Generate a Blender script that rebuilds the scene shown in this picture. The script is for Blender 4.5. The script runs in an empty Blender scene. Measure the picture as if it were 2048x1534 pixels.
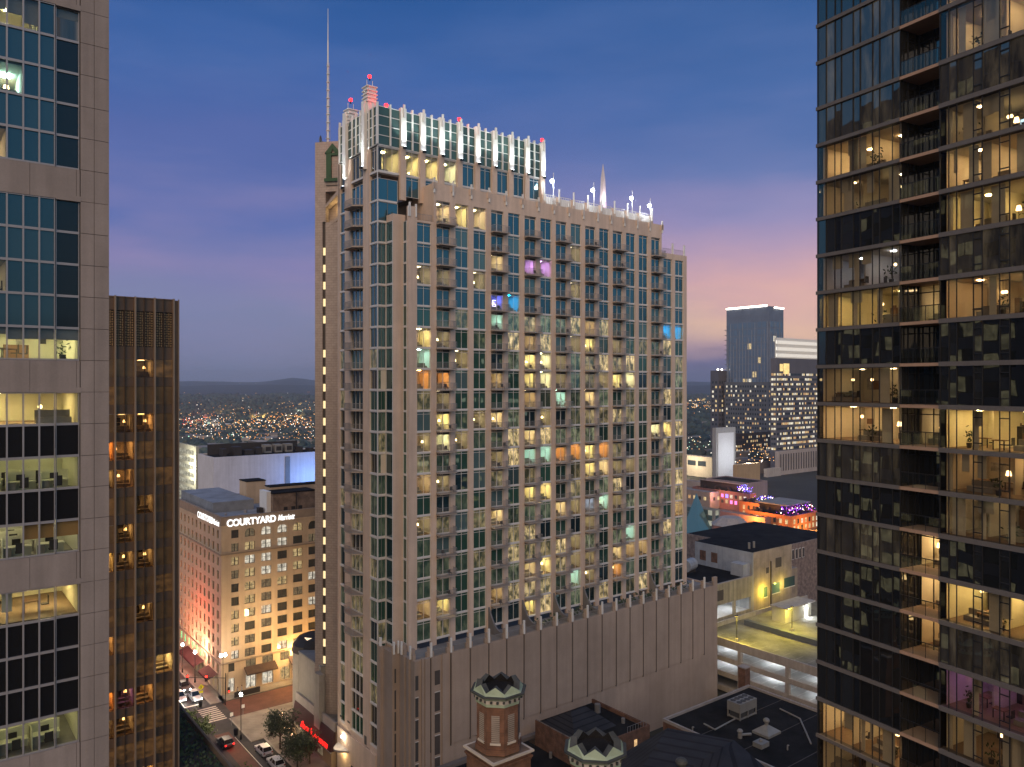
import bpy, math, random
from mathutils import Vector, Matrix
R = random.Random(7)
S = bpy.context.scene
COL = S.collection
# ------------------------------------------------------------------ camera
F, CX, CY, CZ = 1550.0, 1024.0, 767.0, 75.0      # focal length in pixels of a 2048 wide frame, eye 75 m up
cam = bpy.data.cameras.new('camera')
cam.sensor_width = 36.0
cam.lens = 36.0 * F / 2048.0
cam.clip_start, cam.clip_end = 0.5, 60000
camo = bpy.data.objects.new('camera', cam)
COL.objects.link(camo)
camo.location = (0, 0, CZ)
camo.rotation_euler = (math.radians(90), 0, 0)
S.camera = camo
# ------------------------------------------------------------------ view, sky, twilight
S.view_settings.view_transform = 'Standard'
S.view_settings.look = 'None'
S.view_settings.exposure = 0.0
S.view_settings.gamma = 1.0
try:
    S.cycles.max_bounces = 7
    S.cycles.diffuse_bounces = 2
    S.cycles.glossy_bounces = 3
    S.cycles.transmission_bounces = 4
    S.cycles.transparent_max_bounces = 10
    S.cycles.volume_bounces = 0
    S.cycles.sample_clamp_indirect = 4.0
    S.cycles.caustics_reflective = False
    S.cycles.caustics_refractive = False
    S.cycles.use_light_tree = True
except Exception:
    pass

def lin(*c):
    o = []
    for v in c:
        v = v / 255.0
        o.append(v / 12.92 if v <= 0.04045 else ((v + 0.055) / 1.055) ** 2.4)
    return tuple(o) + (1.0,)

W = bpy.data.worlds.new('World')
S.world = W
W.use_nodes = True
nt = W.node_tree
nt.nodes.clear()
def N(t, **k):
    n = nt.nodes.new(t)
    for a, b in k.items():
        setattr(n, a, b)
    return n
def math_node(op, a, b=None, clamp=False):
    n = N('ShaderNodeMath', operation=op, use_clamp=clamp)
    for i, v in enumerate((a, b)):
        if v is None:
            continue
        if isinstance(v, (int, float)):
            n.inputs[i].default_value = v
        else:
            nt.links.new(v, n.inputs[i])
    return n.outputs[0]
def ramp_node(fac, stops):
    n = N('ShaderNodeValToRGB')
    e = n.color_ramp.elements
    e[0].position, e[0].color = stops[0]
    e[1].position, e[1].color = stops[-1]
    for p, c in stops[1:-1]:
        q = e.new(p)
        q.color = c
    nt.links.new(fac, n.inputs[0])
    return n.outputs[0]
tc = N('ShaderNodeTexCoord')
sp = N('ShaderNodeSeparateXYZ')
nt.links.new(tc.outputs['Generated'], sp.inputs[0])
dx, dy, dz = sp.outputs
# thin cloud streaks lift and lower the colour bands a little
mp = N('ShaderNodeMapping')
mp.inputs['Scale'].default_value = (2.2, 2.2, 9.0)
mp.inputs['Rotation'].default_value = (0.0, math.radians(6), 0)
nt.links.new(tc.outputs['Generated'], mp.inputs[0])
nz = N('ShaderNodeTexNoise')
nz.inputs['Scale'].default_value = 1.3
nz.inputs['Detail'].default_value = 5
nt.links.new(mp.outputs[0], nz.inputs['Vector'])
wob = math_node('MULTIPLY', math_node('SUBTRACT', nz.outputs['Fac'], 0.5), 0.14)
hgt = math_node('ADD', dz, wob)
t = math_node('MULTIPLY', hgt, 2.0, True)
blue = ramp_node(t, [(0.0, lin(100, 112, 142)), (0.09, lin(116, 128, 162)), (0.2, lin(128, 134, 174)), (0.29, lin(126, 128, 178)),
                     (0.40, lin(96, 114, 176)), (0.55, lin(86, 106, 169)), (0.7, lin(62, 100, 166)), (0.9, lin(38, 86, 150)), (1.0, lin(30, 74, 136))])
pink = ramp_node(t, [(0.0, lin(98, 96, 130)), (0.03, lin(120, 110, 146)), (0.075, lin(200, 164, 166)), (0.135, lin(242, 198, 170)), (0.22, lin(226, 178, 176)),
                     (0.31, lin(188, 160, 186)), (0.41, lin(156, 148, 190)), (0.53, lin(106, 126, 180)), (0.68, lin(74, 108, 168)), (1.0, lin(42, 88, 148))])
# a veil of high cloud, thin and drawn out along the horizon
mp2 = N('ShaderNodeMapping')
mp2.inputs['Scale'].default_value = (3.0, 3.0, 15.0)
mp2.inputs['Rotation'].default_value = (math.radians(3), math.radians(-8), 0)
nt.links.new(tc.outputs['Generated'], mp2.inputs[0])
nz2 = N('ShaderNodeTexNoise')
nz2.inputs['Scale'].default_value = 1.1
nz2.inputs['Detail'].default_value = 6
nz2.inputs['Roughness'].default_value = 0.55
nt.links.new(mp2.outputs[0], nz2.inputs['Vector'])
veil = math_node('MULTIPLY', math_node('SUBTRACT', nz2.outputs['Fac'], 0.44, True), 1.5, True)
az = math_node('ARCTAN2', dx, dy)
da = math_node('SUBTRACT', az, math.radians(21))
g = math_node('POWER', math.e, math_node('MULTIPLY', math_node('MULTIPLY', da, da), -1.0 / (2 * math.radians(13.5) ** 2)))
mixs = N('ShaderNodeMixRGB')
nt.links.new(g, mixs.inputs[0]); nt.links.new(blue, mixs.inputs[1]); nt.links.new(pink, mixs.inputs[2])
mixv = N('ShaderNodeMixRGB')
veilc = ramp_node(math_node('MULTIPLY', dz, 2.0, True), [(0.0, lin(140, 128, 156)), (0.3, lin(168, 144, 184)), (0.6, lin(108, 124, 178)), (1.0, lin(64, 104, 164))])
nt.links.new(veil, mixv.inputs[0]); nt.links.new(mixs.outputs[0], mixv.inputs[1]); nt.links.new(veilc, mixv.inputs[2])
# the western half of the sky, behind the camera, still holds the afterglow
back = ramp_node(math_node('MULTIPLY', hgt, 1.0, True), [(0.0, (0.05, 0.11, 0.17, 1)), (0.06, (0.16, 0.33, 0.46, 1)), (0.2, (0.12, 0.40, 0.68, 1)), (0.5, (0.07, 0.32, 0.68, 1)), (1.0, (0.05, 0.20, 0.46, 1))])
bf = N('ShaderNodeMapRange')
bf.inputs[1].default_value, bf.inputs[2].default_value = 0.62, 0.2
nt.links.new(dy, bf.inputs[0])
mixb = N('ShaderNodeMixRGB')
nt.links.new(bf.outputs[0], mixb.inputs[0]); nt.links.new(mixv.outputs[0], mixb.inputs[1]); nt.links.new(back, mixb.inputs[2])
bg = N('ShaderNodeBackground')
bg.inputs['Strength'].default_value = 1.0
nt.links.new(mixb.outputs[0], bg.inputs[0])
wo = N('ShaderNodeOutputWorld')
nt.links.new(bg.outputs[0], wo.inputs[0])

sun = bpy.data.lights.new('afterglow_sun', 'SUN')
sun.energy = 2.6
sun.angle = math.radians(70)
sun.color = (1.0, 0.64, 0.33)
suno = bpy.data.objects.new('afterglow_sun', sun)
COL.objects.link(suno)
suno.rotation_euler = Vector((0.12, 0.84, -0.5)).to_track_quat('-Z', 'Y').to_euler()

# ------------------------------------------------------------------ frames and placing
class Frame:
    def __init__(s, deg):
        s.a = math.radians(deg)
        s.c, s.s = math.cos(s.a), math.sin(s.a)
    def w(s, n, v):
        return (n * s.c - v * s.s, n * s.s + v * s.c)
    def nv(s, x, y):
        return (x * s.c + y * s.s, -x * s.s + y * s.c)
    def n_at(s, px, v):             # where the sight line of column px meets the plane v
        r = (px - CX) / F
        return v * (s.s + s.c * r) / (s.c - s.s * r)
    def v_at(s, px, n):
        r = (px - CX) / F
        return n * (s.c - s.s * r) / (s.s + s.c * r)
    def z_at(s, py, n, v):
        return CZ + (CY - py) / F * s.w(n, v)[1]
G = Frame(37.8)       # the street grid
GR = Frame(29.0)      # the glass tower by the eye
GL = Frame(-12.0)     # the stone tower
E0 = Frame(0.0)
GZ = 9.0              # street level

def at(px, py, Y):
    return ((px - CX) / F * Y, Y, CZ + (CY - py) / F * Y)
def on_ground(px, py, z=GZ):
    Y = (CZ - z) * F / (py - CY)
    return ((px - CX) / F * Y, Y)

# ------------------------------------------------------------------ meshes
class MB:
    def __init__(s, *mats):
        s.v, s.f, s.m = [], [], []
        s.mats = list(mats)
        s.smooth = False
    def mi(s, m):
        if m is None:
            return 0
        if m not in s.mats:
            s.mats.append(m)
        return s.mats.index(m)
    def add(s, vs, fs, m=None):
        o = len(s.v)
        k = s.mi(m)
        s.v += [tuple(p) for p in vs]
        for q in fs:
            s.f.append(tuple(i + o for i in q))
            s.m.append(k)
        return s
    def box(s, x0, x1, y0, y1, z0, z1, m=None):
        if x1 < x0: x0, x1 = x1, x0
        if y1 < y0: y0, y1 = y1, y0
        if z1 < z0: z0, z1 = z1, z0
        return s.add([(x0, y0, z0), (x1, y0, z0), (x1, y1, z0), (x0, y1, z0), (x0, y0, z1), (x1, y0, z1), (x1, y1, z1), (x0, y1, z1)],
                     [(0, 3, 2, 1), (4, 5, 6, 7), (0, 1, 5, 4), (1, 2, 6, 5), (2, 3, 7, 6), (3, 0, 4, 7)], m)
    def quad(s, a, b, c, d, m=None):
        return s.add([a, b, c, d], [(0, 1, 2, 3)], m)
    def prism(s, pts, z0, z1, m=None, mtop=None):
        n = len(pts)
        vs = [(p[0], p[1], z0) for p in pts] + [(p[0], p[1], z1) for p in pts]
        s.add(vs, [tuple(reversed(range(n)))] + [(i, (i + 1) % n, (i + 1) % n + n, i + n) for i in range(n)], m)
        return s.add([(p[0], p[1], z1) for p in pts], [tuple(range(n))], mtop or m)
    def loft(s, rings, m=None, cap=True):
        n = len(rings[0])
        vs = [p for r in rings for p in r]
        fs = []
        for k in range(len(rings) - 1):
            for i in range(n):
                fs.append((k * n + i, k * n + (i + 1) % n, (k + 1) * n + (i + 1) % n, (k + 1) * n + i))
        if cap:
            fs.append(tuple(reversed(range(n))))
            fs.append(tuple(range((len(rings) - 1) * n, len(rings) * n)))
        return s.add(vs, fs, m)
    def cyl(s, x, y, z0, z1, r0, r1=None, n=10, m=None, rot=0.0):
        r1 = r0 if r1 is None else r1
        return s.loft([[(x + r * math.cos(rot + 2 * math.pi * i / n), y + r * math.sin(rot + 2 * math.pi * i / n), z) for i in range(n)] for r, z in ((r0, z0), (r1, z1))], m)
    def tube(s, a, b, r, m=None, n=6, r2=None):
        a, b = Vector(a), Vector(b)
        d = (b - a)
        if d.length < 1e-6:
            return s
        d.normalize()
        x = d.orthogonal().normalized()
        y = d.cross(x)
        r2 = r if r2 is None else r2
        return s.loft([[tuple(p + x * q * math.cos(2 * math.pi * i / n) + y * q * math.sin(2 * math.pi * i / n)) for i in range(n)] for p, q in ((a, r), (b, r2))], m)
    def ball(s, c, r, m=None, n=8, sz=1.0):
        rings = []
        for k in range(n // 2 + 1):
            t = -math.pi / 2 + math.pi * k / (n // 2)
            rr = max(r * math.cos(t), r * 0.02)
            rings.append([(c[0] + rr * math.cos(2 * math.pi * i / n), c[1] + rr * math.sin(2 * math.pi * i / n), c[2] + r * sz * math.sin(t)) for i in range(n)])
        return s.loft(rings, m)
    def mesh(s, name, o=(0, 0, 0)):
        me = bpy.data.meshes.new(name)
        me.from_pydata([(p[0] - o[0], p[1] - o[1], p[2] - o[2]) for p in s.v], [], s.f)
        for m in s.mats:
            me.materials.append(m)
        me.polygons.foreach_set('material_index', s.m)
        if s.smooth:
            me.polygons.foreach_set('use_smooth', [True] * len(s.f))
        me.update()
        return me

def tag(o, label, cat, group=None, kind=None):
    o['label'] = label
    o['category'] = cat
    if group: o['group'] = group
    if kind: o['kind'] = kind
    return o

class Thing:
    """An Empty at the base of a thing; its parts are given in the frame's own coordinates."""
    def __init__(s, name, label, cat, fr, org, group=None):
        s.fr, s.o = fr, org
        s.e = bpy.data.objects.new(name, None)
        COL.objects.link(s.e)
        x, y = fr.w(org[0], org[1])
        s.e.location = (x, y, org[2])
        s.e.rotation_euler = (0, 0, fr.a)
        s.e.empty_display_size = 1
        tag(s.e, label, cat, group)
    def part(s, name, mb, parent=None, label=None, kind=None):
        ob = bpy.data.objects.new(name, mb.mesh(name, s.o))
        COL.objects.link(ob)
        ob.parent = parent or s.e
        if label: ob['label'] = label
        if kind: ob['kind'] = kind
        return ob
    def inst(s, name, me, p, rz=0.0, parent=None, label=None):
        ob = bpy.data.objects.new(name, me)
        COL.objects.link(ob)
        ob.parent = parent or s.e
        ob.location = (p[0] - s.o[0], p[1] - s.o[1], p[2] - s.o[2])
        ob.rotation_euler = (0, 0, rz)
        if label: ob['label'] = label
        return ob
    def lamp(s, name, p, col, w, r=0.15, typ='POINT', aim=None, spot=60, blend=0.6):
        l = bpy.data.lights.new(name, typ)
        l.color, l.energy = col[:3], w
        if typ in ('POINT', 'SPOT'):
            l.shadow_soft_size = r
        if typ == 'SPOT':
            l.spot_size, l.spot_blend = math.radians(spot), blend
        if typ == 'AREA':
            l.shape, l.size = 'SQUARE', r
        ob = bpy.data.objects.new(name, l)
        COL.objects.link(ob)
        ob.parent = s.e
        ob.location = (p[0] - s.o[0], p[1] - s.o[1], p[2] - s.o[2])
        if aim:
            ob.rotation_euler = Vector(aim).to_track_quat('-Z', 'Y').to_euler()
        return ob

def single(name, mb, label, cat, fr=E0, org=(0, 0, 0), group=None, kind=None):
    ob = bpy.data.objects.new(name, mb.mesh(name, org))
    COL.objects.link(ob)
    x, y = fr.w(org[0], org[1])
    ob.location = (x, y, org[2])
    ob.rotation_euler = (0, 0, fr.a)
    return tag(ob, label, cat, group, kind)
def copy_tree(o, parent=None):
    c = o.copy()
    COL.objects.link(c)
    if parent: c.parent = parent
    for ch in list(o.children):
        copy_tree(ch, c)
    return c
def structure(name, mb, fr=E0):
    ob = bpy.data.objects.new(name, mb.mesh(name))
    COL.objects.link(ob)
    ob.rotation_euler = (0, 0, fr.a)
    ob['kind'] = 'structure'
    return ob

# ------------------------------------------------------------------ materials
def newmat(name):
    m = bpy.data.materials.new(name)
    m.use_nodes = True
    t = m.node_tree
    t.nodes.clear()
    out = t.nodes.new('ShaderNodeOutputMaterial')
    return m, t, out
def plain(name, c, rough=0.85, metal=0.0, var=0.18, scale=0.6, streak=0.0, fine=0.0, bump=0.0, spec=0.3, isl=0.0):
    """base colour broken by soft blotches, fine grain and rain streaks"""
    m, t, out = newmat(name)
    p = t.nodes.new('ShaderNodeBsdfPrincipled')
    p.inputs['Roughness'].default_value = rough
    p.inputs['Metallic'].default_value = metal
    p.inputs['Specular IOR Level'].default_value = spec
    tcn = t.nodes.new('ShaderNodeTexCoord')
    nz = t.nodes.new('ShaderNodeTexNoise')
    nz.inputs['Scale'].default_value = scale
    nz.inputs['Detail'].default_value = 6
    nz.inputs['Roughness'].default_value = 0.65
    t.links.new(tcn.outputs['Object'], nz.inputs['Vector'])
    mr = t.nodes.new('ShaderNodeMapRange')
    mr.inputs[1].default_value, mr.inputs[2].default_value = 0.3, 0.7
    mr.inputs[3].default_value, mr.inputs[4].default_value = 1 - var, 1 + var
    t.links.new(nz.outputs['Fac'], mr.inputs[0])
    fac = mr.outputs[0]
    for amt, sc in ((streak, (1.2, 1.2, 0.06)), (fine, (9, 9, 9))):
        if amt <= 0: continue
        mpn = t.nodes.new('ShaderNodeMapping')
        mpn.inputs['Scale'].default_value = sc
        t.links.new(tcn.outputs['Object'], mpn.inputs[0])
        n2 = t.nodes.new('ShaderNodeTexNoise')
        n2.inputs['Scale'].default_value = 1.0
        n2.inputs['Detail'].default_value = 3
        t.links.new(mpn.outputs[0], n2.inputs['Vector'])
        m2 = t.nodes.new('ShaderNodeMapRange')
        m2.inputs[1].default_value, m2.inputs[2].default_value = 0.35, 0.65
        m2.inputs[3].default_value, m2.inputs[4].default_value = 1 - amt, 1 + amt * 0.5
        t.links.new(n2.outputs['Fac'], m2.inputs[0])
        mu = t.nodes.new('ShaderNodeMath')
        mu.operation = 'MULTIPLY'
        t.links.new(fac, mu.inputs[0]); t.links.new(m2.outputs[0], mu.inputs[1])
        fac = mu.outputs[0]
    if isl > 0:       # panel to panel
        gi = t.nodes.new('ShaderNodeNewGeometry')
        m3 = t.nodes.new('ShaderNodeMapRange')
        m3.inputs[3].default_value, m3.inputs[4].default_value = 1 - isl, 1 + isl
        t.links.new(gi.outputs['Random Per Island'], m3.inputs[0])
        mu = t.nodes.new('ShaderNodeMath'); mu.operation = 'MULTIPLY'
        t.links.new(fac, mu.inputs[0]); t.links.new(m3.outputs[0], mu.inputs[1])
        fac = mu.outputs[0]
    vm = t.nodes.new('ShaderNodeVectorMath')
    vm.operation = 'SCALE'
    vm.inputs[0].default_value = c[:3]
    t.links.new(fac, vm.inputs['Scale'])
    t.links.new(vm.outputs[0], p.inputs['Base Color'])
    if bump > 0:
        b = t.nodes.new('ShaderNodeBump')
        b.inputs['Strength'].default_value = bump
        t.links.new(nz.outputs['Fac'], b.inputs['Height'])
        t.links.new(b.outputs[0], p.inputs['Normal'])
    t.links.new(p.outputs[0], out.inputs[0])
    return m
def pane(name, c, ior=1.9, tint=(0.75, 1.0, 0.95), wav=0.014, rough=0.015, em=None, es=0.0, esc=(1.1, 1.1, 0.6)):
    """glass with a dark room or a drawn curtain behind it: mirrors what stands opposite, slightly wavy"""
    m, t, out = newmat(name)
    p = t.nodes.new('ShaderNodeBsdfPrincipled')
    p.inputs['Roughness'].default_value = rough
    p.inputs['IOR'].default_value = ior
    p.inputs['Specular Tint'].default_value = tint + (1,)
    oi = t.nodes.new('ShaderNodeNewGeometry')
    mr = t.nodes.new('ShaderNodeMapRange')
    mr.inputs[3].default_value, mr.inputs[4].default_value = 0.55, 1.5
    t.links.new(oi.outputs['Random Per Island'], mr.inputs[0])
    vm = t.nodes.new('ShaderNodeVectorMath')
    vm.operation = 'SCALE'
    vm.inputs[0].default_value = c[:3]
    t.links.new(mr.outputs[0], vm.inputs['Scale'])
    t.links.new(vm.outputs[0], p.inputs['Base Color'])
    g2 = t.nodes.new('ShaderNodeNewGeometry')
    nz = t.nodes.new('ShaderNodeTexNoise')
    nz.inputs['Scale'].default_value = 0.55
    nz.inputs['Detail'].default_value = 1.0
    mq = t.nodes.new('ShaderNodeMapping')
    mq.inputs['Scale'].default_value = (1, 1, 0.35)
    t.links.new(g2.outputs['Position'], mq.inputs[0])
    t.links.new(mq.outputs[0], nz.inputs['Vector'])
    b = t.nodes.new('ShaderNodeBump')
    b.inputs['Strength'].default_value = wav
    b.inputs['Distance'].default_value = 1.0
    t.links.new(nz.outputs['Fac'], b.inputs['Height'])
    # every sheet sits a hair out of true
    wn = t.nodes.new('ShaderNodeTexWhiteNoise')
    wn.noise_dimensions = '1D'
    t.links.new(oi.outputs['Random Per Island'], wn.inputs['W'])
    v1 = t.nodes.new('ShaderNodeVectorMath'); v1.operation = 'MULTIPLY_ADD'
    t.links.new(wn.outputs['Color'], v1.inputs[0])
    v1.inputs[1].default_value = (0.022,) * 3
    t.links.new(oi.outputs['Normal'], v1.inputs[2])
    v2 = t.nodes.new('ShaderNodeVectorMath'); v2.operation = 'SUBTRACT'
    t.links.new(v1.outputs[0], v2.inputs[0])
    v2.inputs[1].default_value = (0.011,) * 3
    v3 = t.nodes.new('ShaderNodeVectorMath'); v3.operation = 'NORMALIZE'
    t.links.new(v2.outputs[0], v3.inputs[0])
    t.links.new(v3.outputs[0], b.inputs['Normal'])
    t.links.new(b.outputs[0], p.inputs['Normal'])
    if em:      # glow put into the pane, for dim rooms and mirrored light
        n2 = t.nodes.new('ShaderNodeTexNoise')
        n2.inputs['Scale'].default_value = 1.0
        n2.inputs['Detail'].default_value = 4
        n2.inputs['Roughness'].default_value = 0.7
        m2 = t.nodes.new('ShaderNodeMapping')
        m2.inputs['Scale'].default_value = esc
        t.links.new(oi.outputs['Position'], m2.inputs[0]); t.links.new(m2.outputs[0], n2.inputs['Vector'])
        r2 = t.nodes.new('ShaderNodeMapRange')
        r2.inputs[1].default_value, r2.inputs[2].default_value = 0.42, 0.72
        r2.inputs[3].default_value, r2.inputs[4].default_value = 0.06 * es, es
        t.links.new(n2.outputs['Fac'], r2.inputs[0])
        mu = t.nodes.new('ShaderNodeMath'); mu.operation = 'MULTIPLY'
        t.links.new(r2.outputs[0], mu.inputs[0]); t.links.new(wn.outputs['Value'], mu.inputs[1])
        p.inputs['Emission Color'].default_value = em + (1,)
        t.links.new(mu.outputs[0], p.inputs['Emission Strength'])
        try: m.cycles.emission_sampling = 'NONE'
        except Exception: pass
    t.links.new(p.outputs[0], out.inputs[0])
    return m
def clear(name, tint=(0.9, 0.93, 0.9), refl=1.6):
    m, t, out = newmat(name)
    a = t.nodes.new('ShaderNodeBsdfTransparent')
    a.inputs[0].default_value = tint + (1,)
    b = t.nodes.new('ShaderNodeBsdfGlossy')
    b.inputs['Roughness'].default_value = 0.01
    f = t.nodes.new('ShaderNodeFresnel')
    f.inputs[0].default_value = refl
    x = t.nodes.new('ShaderNodeMixShader')
    g2 = t.nodes.new('ShaderNodeNewGeometry')      # only the outer face of the sheet mirrors
    mu = t.nodes.new('ShaderNodeMath'); mu.operation = 'SUBTRACT'; mu.use_clamp = True
    t.links.new(f.outputs[0], mu.inputs[0]); t.links.new(g2.outputs['Backfacing'], mu.inputs[1])
    t.links.new(mu.outputs[0], x.inputs[0]); t.links.new(a.outputs[0], x.inputs[1]); t.links.new(b.outputs[0], x.inputs[2])
    t.links.new(x.outputs[0], out.inputs[0])
    return m
def glow(name, c, s, sample=True):
    m, t, out = newmat(name)
    e = t.nodes.new('ShaderNodeEmission')
    e.inputs[0].default_value = tuple(c[:3]) + (1,)
    e.inputs[1].default_value = s
    t.links.new(e.outputs[0], out.inputs[0])
    if not sample:
        try: m.cycles.emission_sampling = 'NONE'
        except Exception: pass
    return m
def lit_pane(name, c, s, scale=(1.1, 1.1, 1.6), lo=0.25):
    """a lit window too far off to see into: lamp light broken up by curtains and furniture, behind glass"""
    m, t, out = newmat(name)
    g2 = t.nodes.new('ShaderNodeNewGeometry')
    mpn = t.nodes.new('ShaderNodeMapping')
    mpn.inputs['Scale'].default_value = scale
    t.links.new(g2.outputs['Position'], mpn.inputs[0])
    nz = t.nodes.new('ShaderNodeTexNoise')
    nz.inputs['Scale'].default_value = 1.0
    nz.inputs['Detail'].default_value = 4
    nz.inputs['Roughness'].default_value = 0.7
    t.links.new(mpn.outputs[0], nz.inputs['Vector'])
    mr = t.nodes.new('ShaderNodeMapRange')
    mr.inputs[1].default_value, mr.inputs[2].default_value = 0.36, 0.66
    mr.inputs[3].default_value, mr.inputs[4].default_value = s * lo, s
    t.links.new(nz.outputs['Fac'], mr.inputs[0])
    p = t.nodes.new('ShaderNodeBsdfPrincipled')
    p.inputs['Base Color'].default_value = (0.05, 0.05, 0.045, 1)
    p.inputs['Roughness'].default_value = 0.05
    p.inputs['Emission Color'].default_value = tuple(c[:3]) + (1,)
    t.links.new(mr.outputs[0], p.inputs['Emission Strength'])
    t.links.new(p.outputs[0], out.inputs[0])
    try: m.cycles.emission_sampling = 'NONE'
    except Exception: pass
    return m
def brickmat(name, c1, c2, mortar, scale=4.0, lo=0.55, hi=1.35):
    m, t, out = newmat(name)
    p = t.nodes.new('ShaderNodeBsdfPrincipled')
    p.inputs['Roughness'].default_value = 0.9
    tcn = t.nodes.new('ShaderNodeTexCoord')
    # wrap the courses round vertical faces of any heading: (n+v, z)
    s3 = t.nodes.new('ShaderNodeSeparateXYZ')
    t.links.new(tcn.outputs['Object'], s3.inputs[0])
    ad = t.nodes.new('ShaderNodeMath')
    t.links.new(s3.outputs[0], ad.inputs[0]); t.links.new(s3.outputs[1], ad.inputs[1])
    cb = t.nodes.new('ShaderNodeCombineXYZ')
    t.links.new(ad.outputs[0], cb.inputs[0]); t.links.new(s3.outputs[2], cb.inputs[1])
    br = t.nodes.new('ShaderNodeTexBrick')
    br.inputs['Scale'].default_value = scale
    br.inputs['Color1'].default_value = c1 + (1,)
    br.inputs['Color2'].default_value = c2 + (1,)
    br.inputs['Mortar'].default_value = mortar + (1,)
    br.inputs['Mortar Size'].default_value = 0.025
    t.links.new(cb.outputs[0], br.inputs['Vector'])
    nz = t.nodes.new('ShaderNodeTexNoise')
    nz.inputs['Scale'].default_value = 0.9
    nz.inputs['Detail'].default_value = 5
    t.links.new(tcn.outputs['Object'], nz.inputs['Vector'])
    mr = t.nodes.new('ShaderNodeMapRange')
    mr.inputs[1].default_value, mr.inputs[2].default_value = 0.3, 0.7
    mr.inputs[3].default_value, mr.inputs[4].default_value = lo, hi
    t.links.new(nz.outputs['Fac'], mr.inputs[0])
    vm = t.nodes.new('ShaderNodeVectorMath')
    vm.operation = 'SCALE'
    t.links.new(br.outputs[0], vm.inputs[0]); t.links.new(mr.outputs[0], vm.inputs['Scale'])
    t.links.new(vm.outputs[0], p.inputs['Base Color'])
    t.links.new(p.outputs[0], out.inputs[0])
    return m
def stripes(name, c1, c2, step, axis=2, w=0.1, rough=0.8):
    """narrow courses: panel joints, ribbed sheet, shingle rows"""
    m, t, out = newmat(name)
    p = t.nodes.new('ShaderNodeBsdfPrincipled')
    p.inputs['Roughness'].default_value = rough
    p.inputs['Specular IOR Level'].default_value = 0.12
    tcn = t.nodes.new('ShaderNodeTexCoord')
    s3 = t.nodes.new('ShaderNodeSeparateXYZ')
    t.links.new(tcn.outputs['Object'], s3.inputs[0])
    src = s3.outputs[axis] if axis < 3 else None
    if src is None:
        ad = t.nodes.new('ShaderNodeMath')
        t.links.new(s3.outputs[0], ad.inputs[0]); t.links.new(s3.outputs[1], ad.inputs[1])
        src = ad.outputs[0]
    dv = t.nodes.new('ShaderNodeMath'); dv.operation = 'DIVIDE'; dv.inputs[1].default_value = step
    t.links.new(src, dv.inputs[0])
    fr = t.nodes.new('ShaderNodeMath'); fr.operation = 'FRACT'
    t.links.new(dv.outputs[0], fr.inputs[0])
    lt = t.nodes.new('ShaderNodeMath'); lt.operation = 'LESS_THAN'; lt.inputs[1].default_value = w
    t.links.new(fr.outputs[0], lt.inputs[0])
    mx = t.nodes.new('ShaderNodeMixRGB')
    mx.inputs[1].default_value = c1 + (1,)
    mx.inputs[2].default_value = c2 + (1,)
    t.links.new(lt.outputs[0], mx.inputs[0])
    nz = t.nodes.new('ShaderNodeTexNoise')
    nz.inputs['Scale'].default_value = 0.35
    nz.inputs['Detail'].default_value = 6
    t.links.new(tcn.outputs['Object'], nz.inputs['Vector'])
    mr = t.nodes.new('ShaderNodeMapRange')
    mr.inputs[1].default_value, mr.inputs[2].default_value = 0.3, 0.7
    mr.inputs[3].default_value, mr.inputs[4].default_value = 0.75, 1.25
    t.links.new(nz.outputs['Fac'], mr.inputs[0])
    vm = t.nodes.new('ShaderNodeVectorMath'); vm.operation = 'SCALE'
    t.links.new(mx.outputs[0], vm.inputs[0]); t.links.new(mr.outputs[0], vm.inputs['Scale'])
    t.links.new(vm.outputs[0], p.inputs['Base Color'])
    t.links.new(p.outputs[0], out.inputs[0])
    return m
def leafmat(name, c):
    m, t, out = newmat(name)
    p = t.nodes.new('ShaderNodeBsdfPrincipled')
    p.inputs['Roughness'].default_value = 0.7
    g2 = t.nodes.new('ShaderNodeNewGeometry')
    mr = t.nodes.new('ShaderNodeMapRange')
    mr.inputs[3].default_value, mr.inputs[4].default_value = 0.45, 1.6
    t.links.new(g2.outputs['Random Per Island'], mr.inputs[0])
    vm = t.nodes.new('ShaderNodeVectorMath'); vm.operation = 'SCALE'
    vm.inputs[0].default_value = c
    t.links.new(mr.outputs[0], vm.inputs['Scale'])
    t.links.new(vm.outputs[0], p.inputs['Base Color'])
    t.links.new(p.outputs[0], out.inputs[0])
    return m

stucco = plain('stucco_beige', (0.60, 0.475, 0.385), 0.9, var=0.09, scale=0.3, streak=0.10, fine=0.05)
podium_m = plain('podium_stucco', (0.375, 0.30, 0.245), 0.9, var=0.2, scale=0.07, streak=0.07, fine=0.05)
white_frame = plain('white_frame', (0.62, 0.60, 0.58), 0.6, var=0.05)
fin_m = plain('white_fin', (0.7, 0.7, 0.68), 0.7, var=0.04)
soffit_m = plain('balcony_slab', (0.34, 0.29, 0.25), 0.9, var=0.08)
rail_m = plain('rail_grey', (0.28, 0.27, 0.27), 0.5, metal=0.3, var=0.05)
grille_m = plain('grille_dark', (0.06, 0.06, 0.06), 0.7)
roof_grey = plain('roof_grey', (0.2, 0.2, 0.2), 0.95, var=0.25, scale=0.3)
roof_black = plain('roof_black', (0.016, 0.0155, 0.016), 0.95, var=0.6, scale=0.22, fine=0.25, spec=0.08)
conc_l = plain('concrete_office', (0.262, 0.228, 0.212), 0.9, var=0.10, scale=0.35, streak=0.14, fine=0.04, isl=0.03)
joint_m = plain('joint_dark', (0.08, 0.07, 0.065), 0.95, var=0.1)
alu = plain('aluminium', (0.30, 0.29, 0.30), 0.45, metal=0.3, var=0.06)
black_metal = plain('black_metal', (0.02, 0.02, 0.022), 0.5, metal=0.2, var=0.1)
slab_r = plain('slab_edge', (0.115, 0.105, 0.10), 0.8, var=0.1, scale=1.2, fine=0.06)
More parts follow.
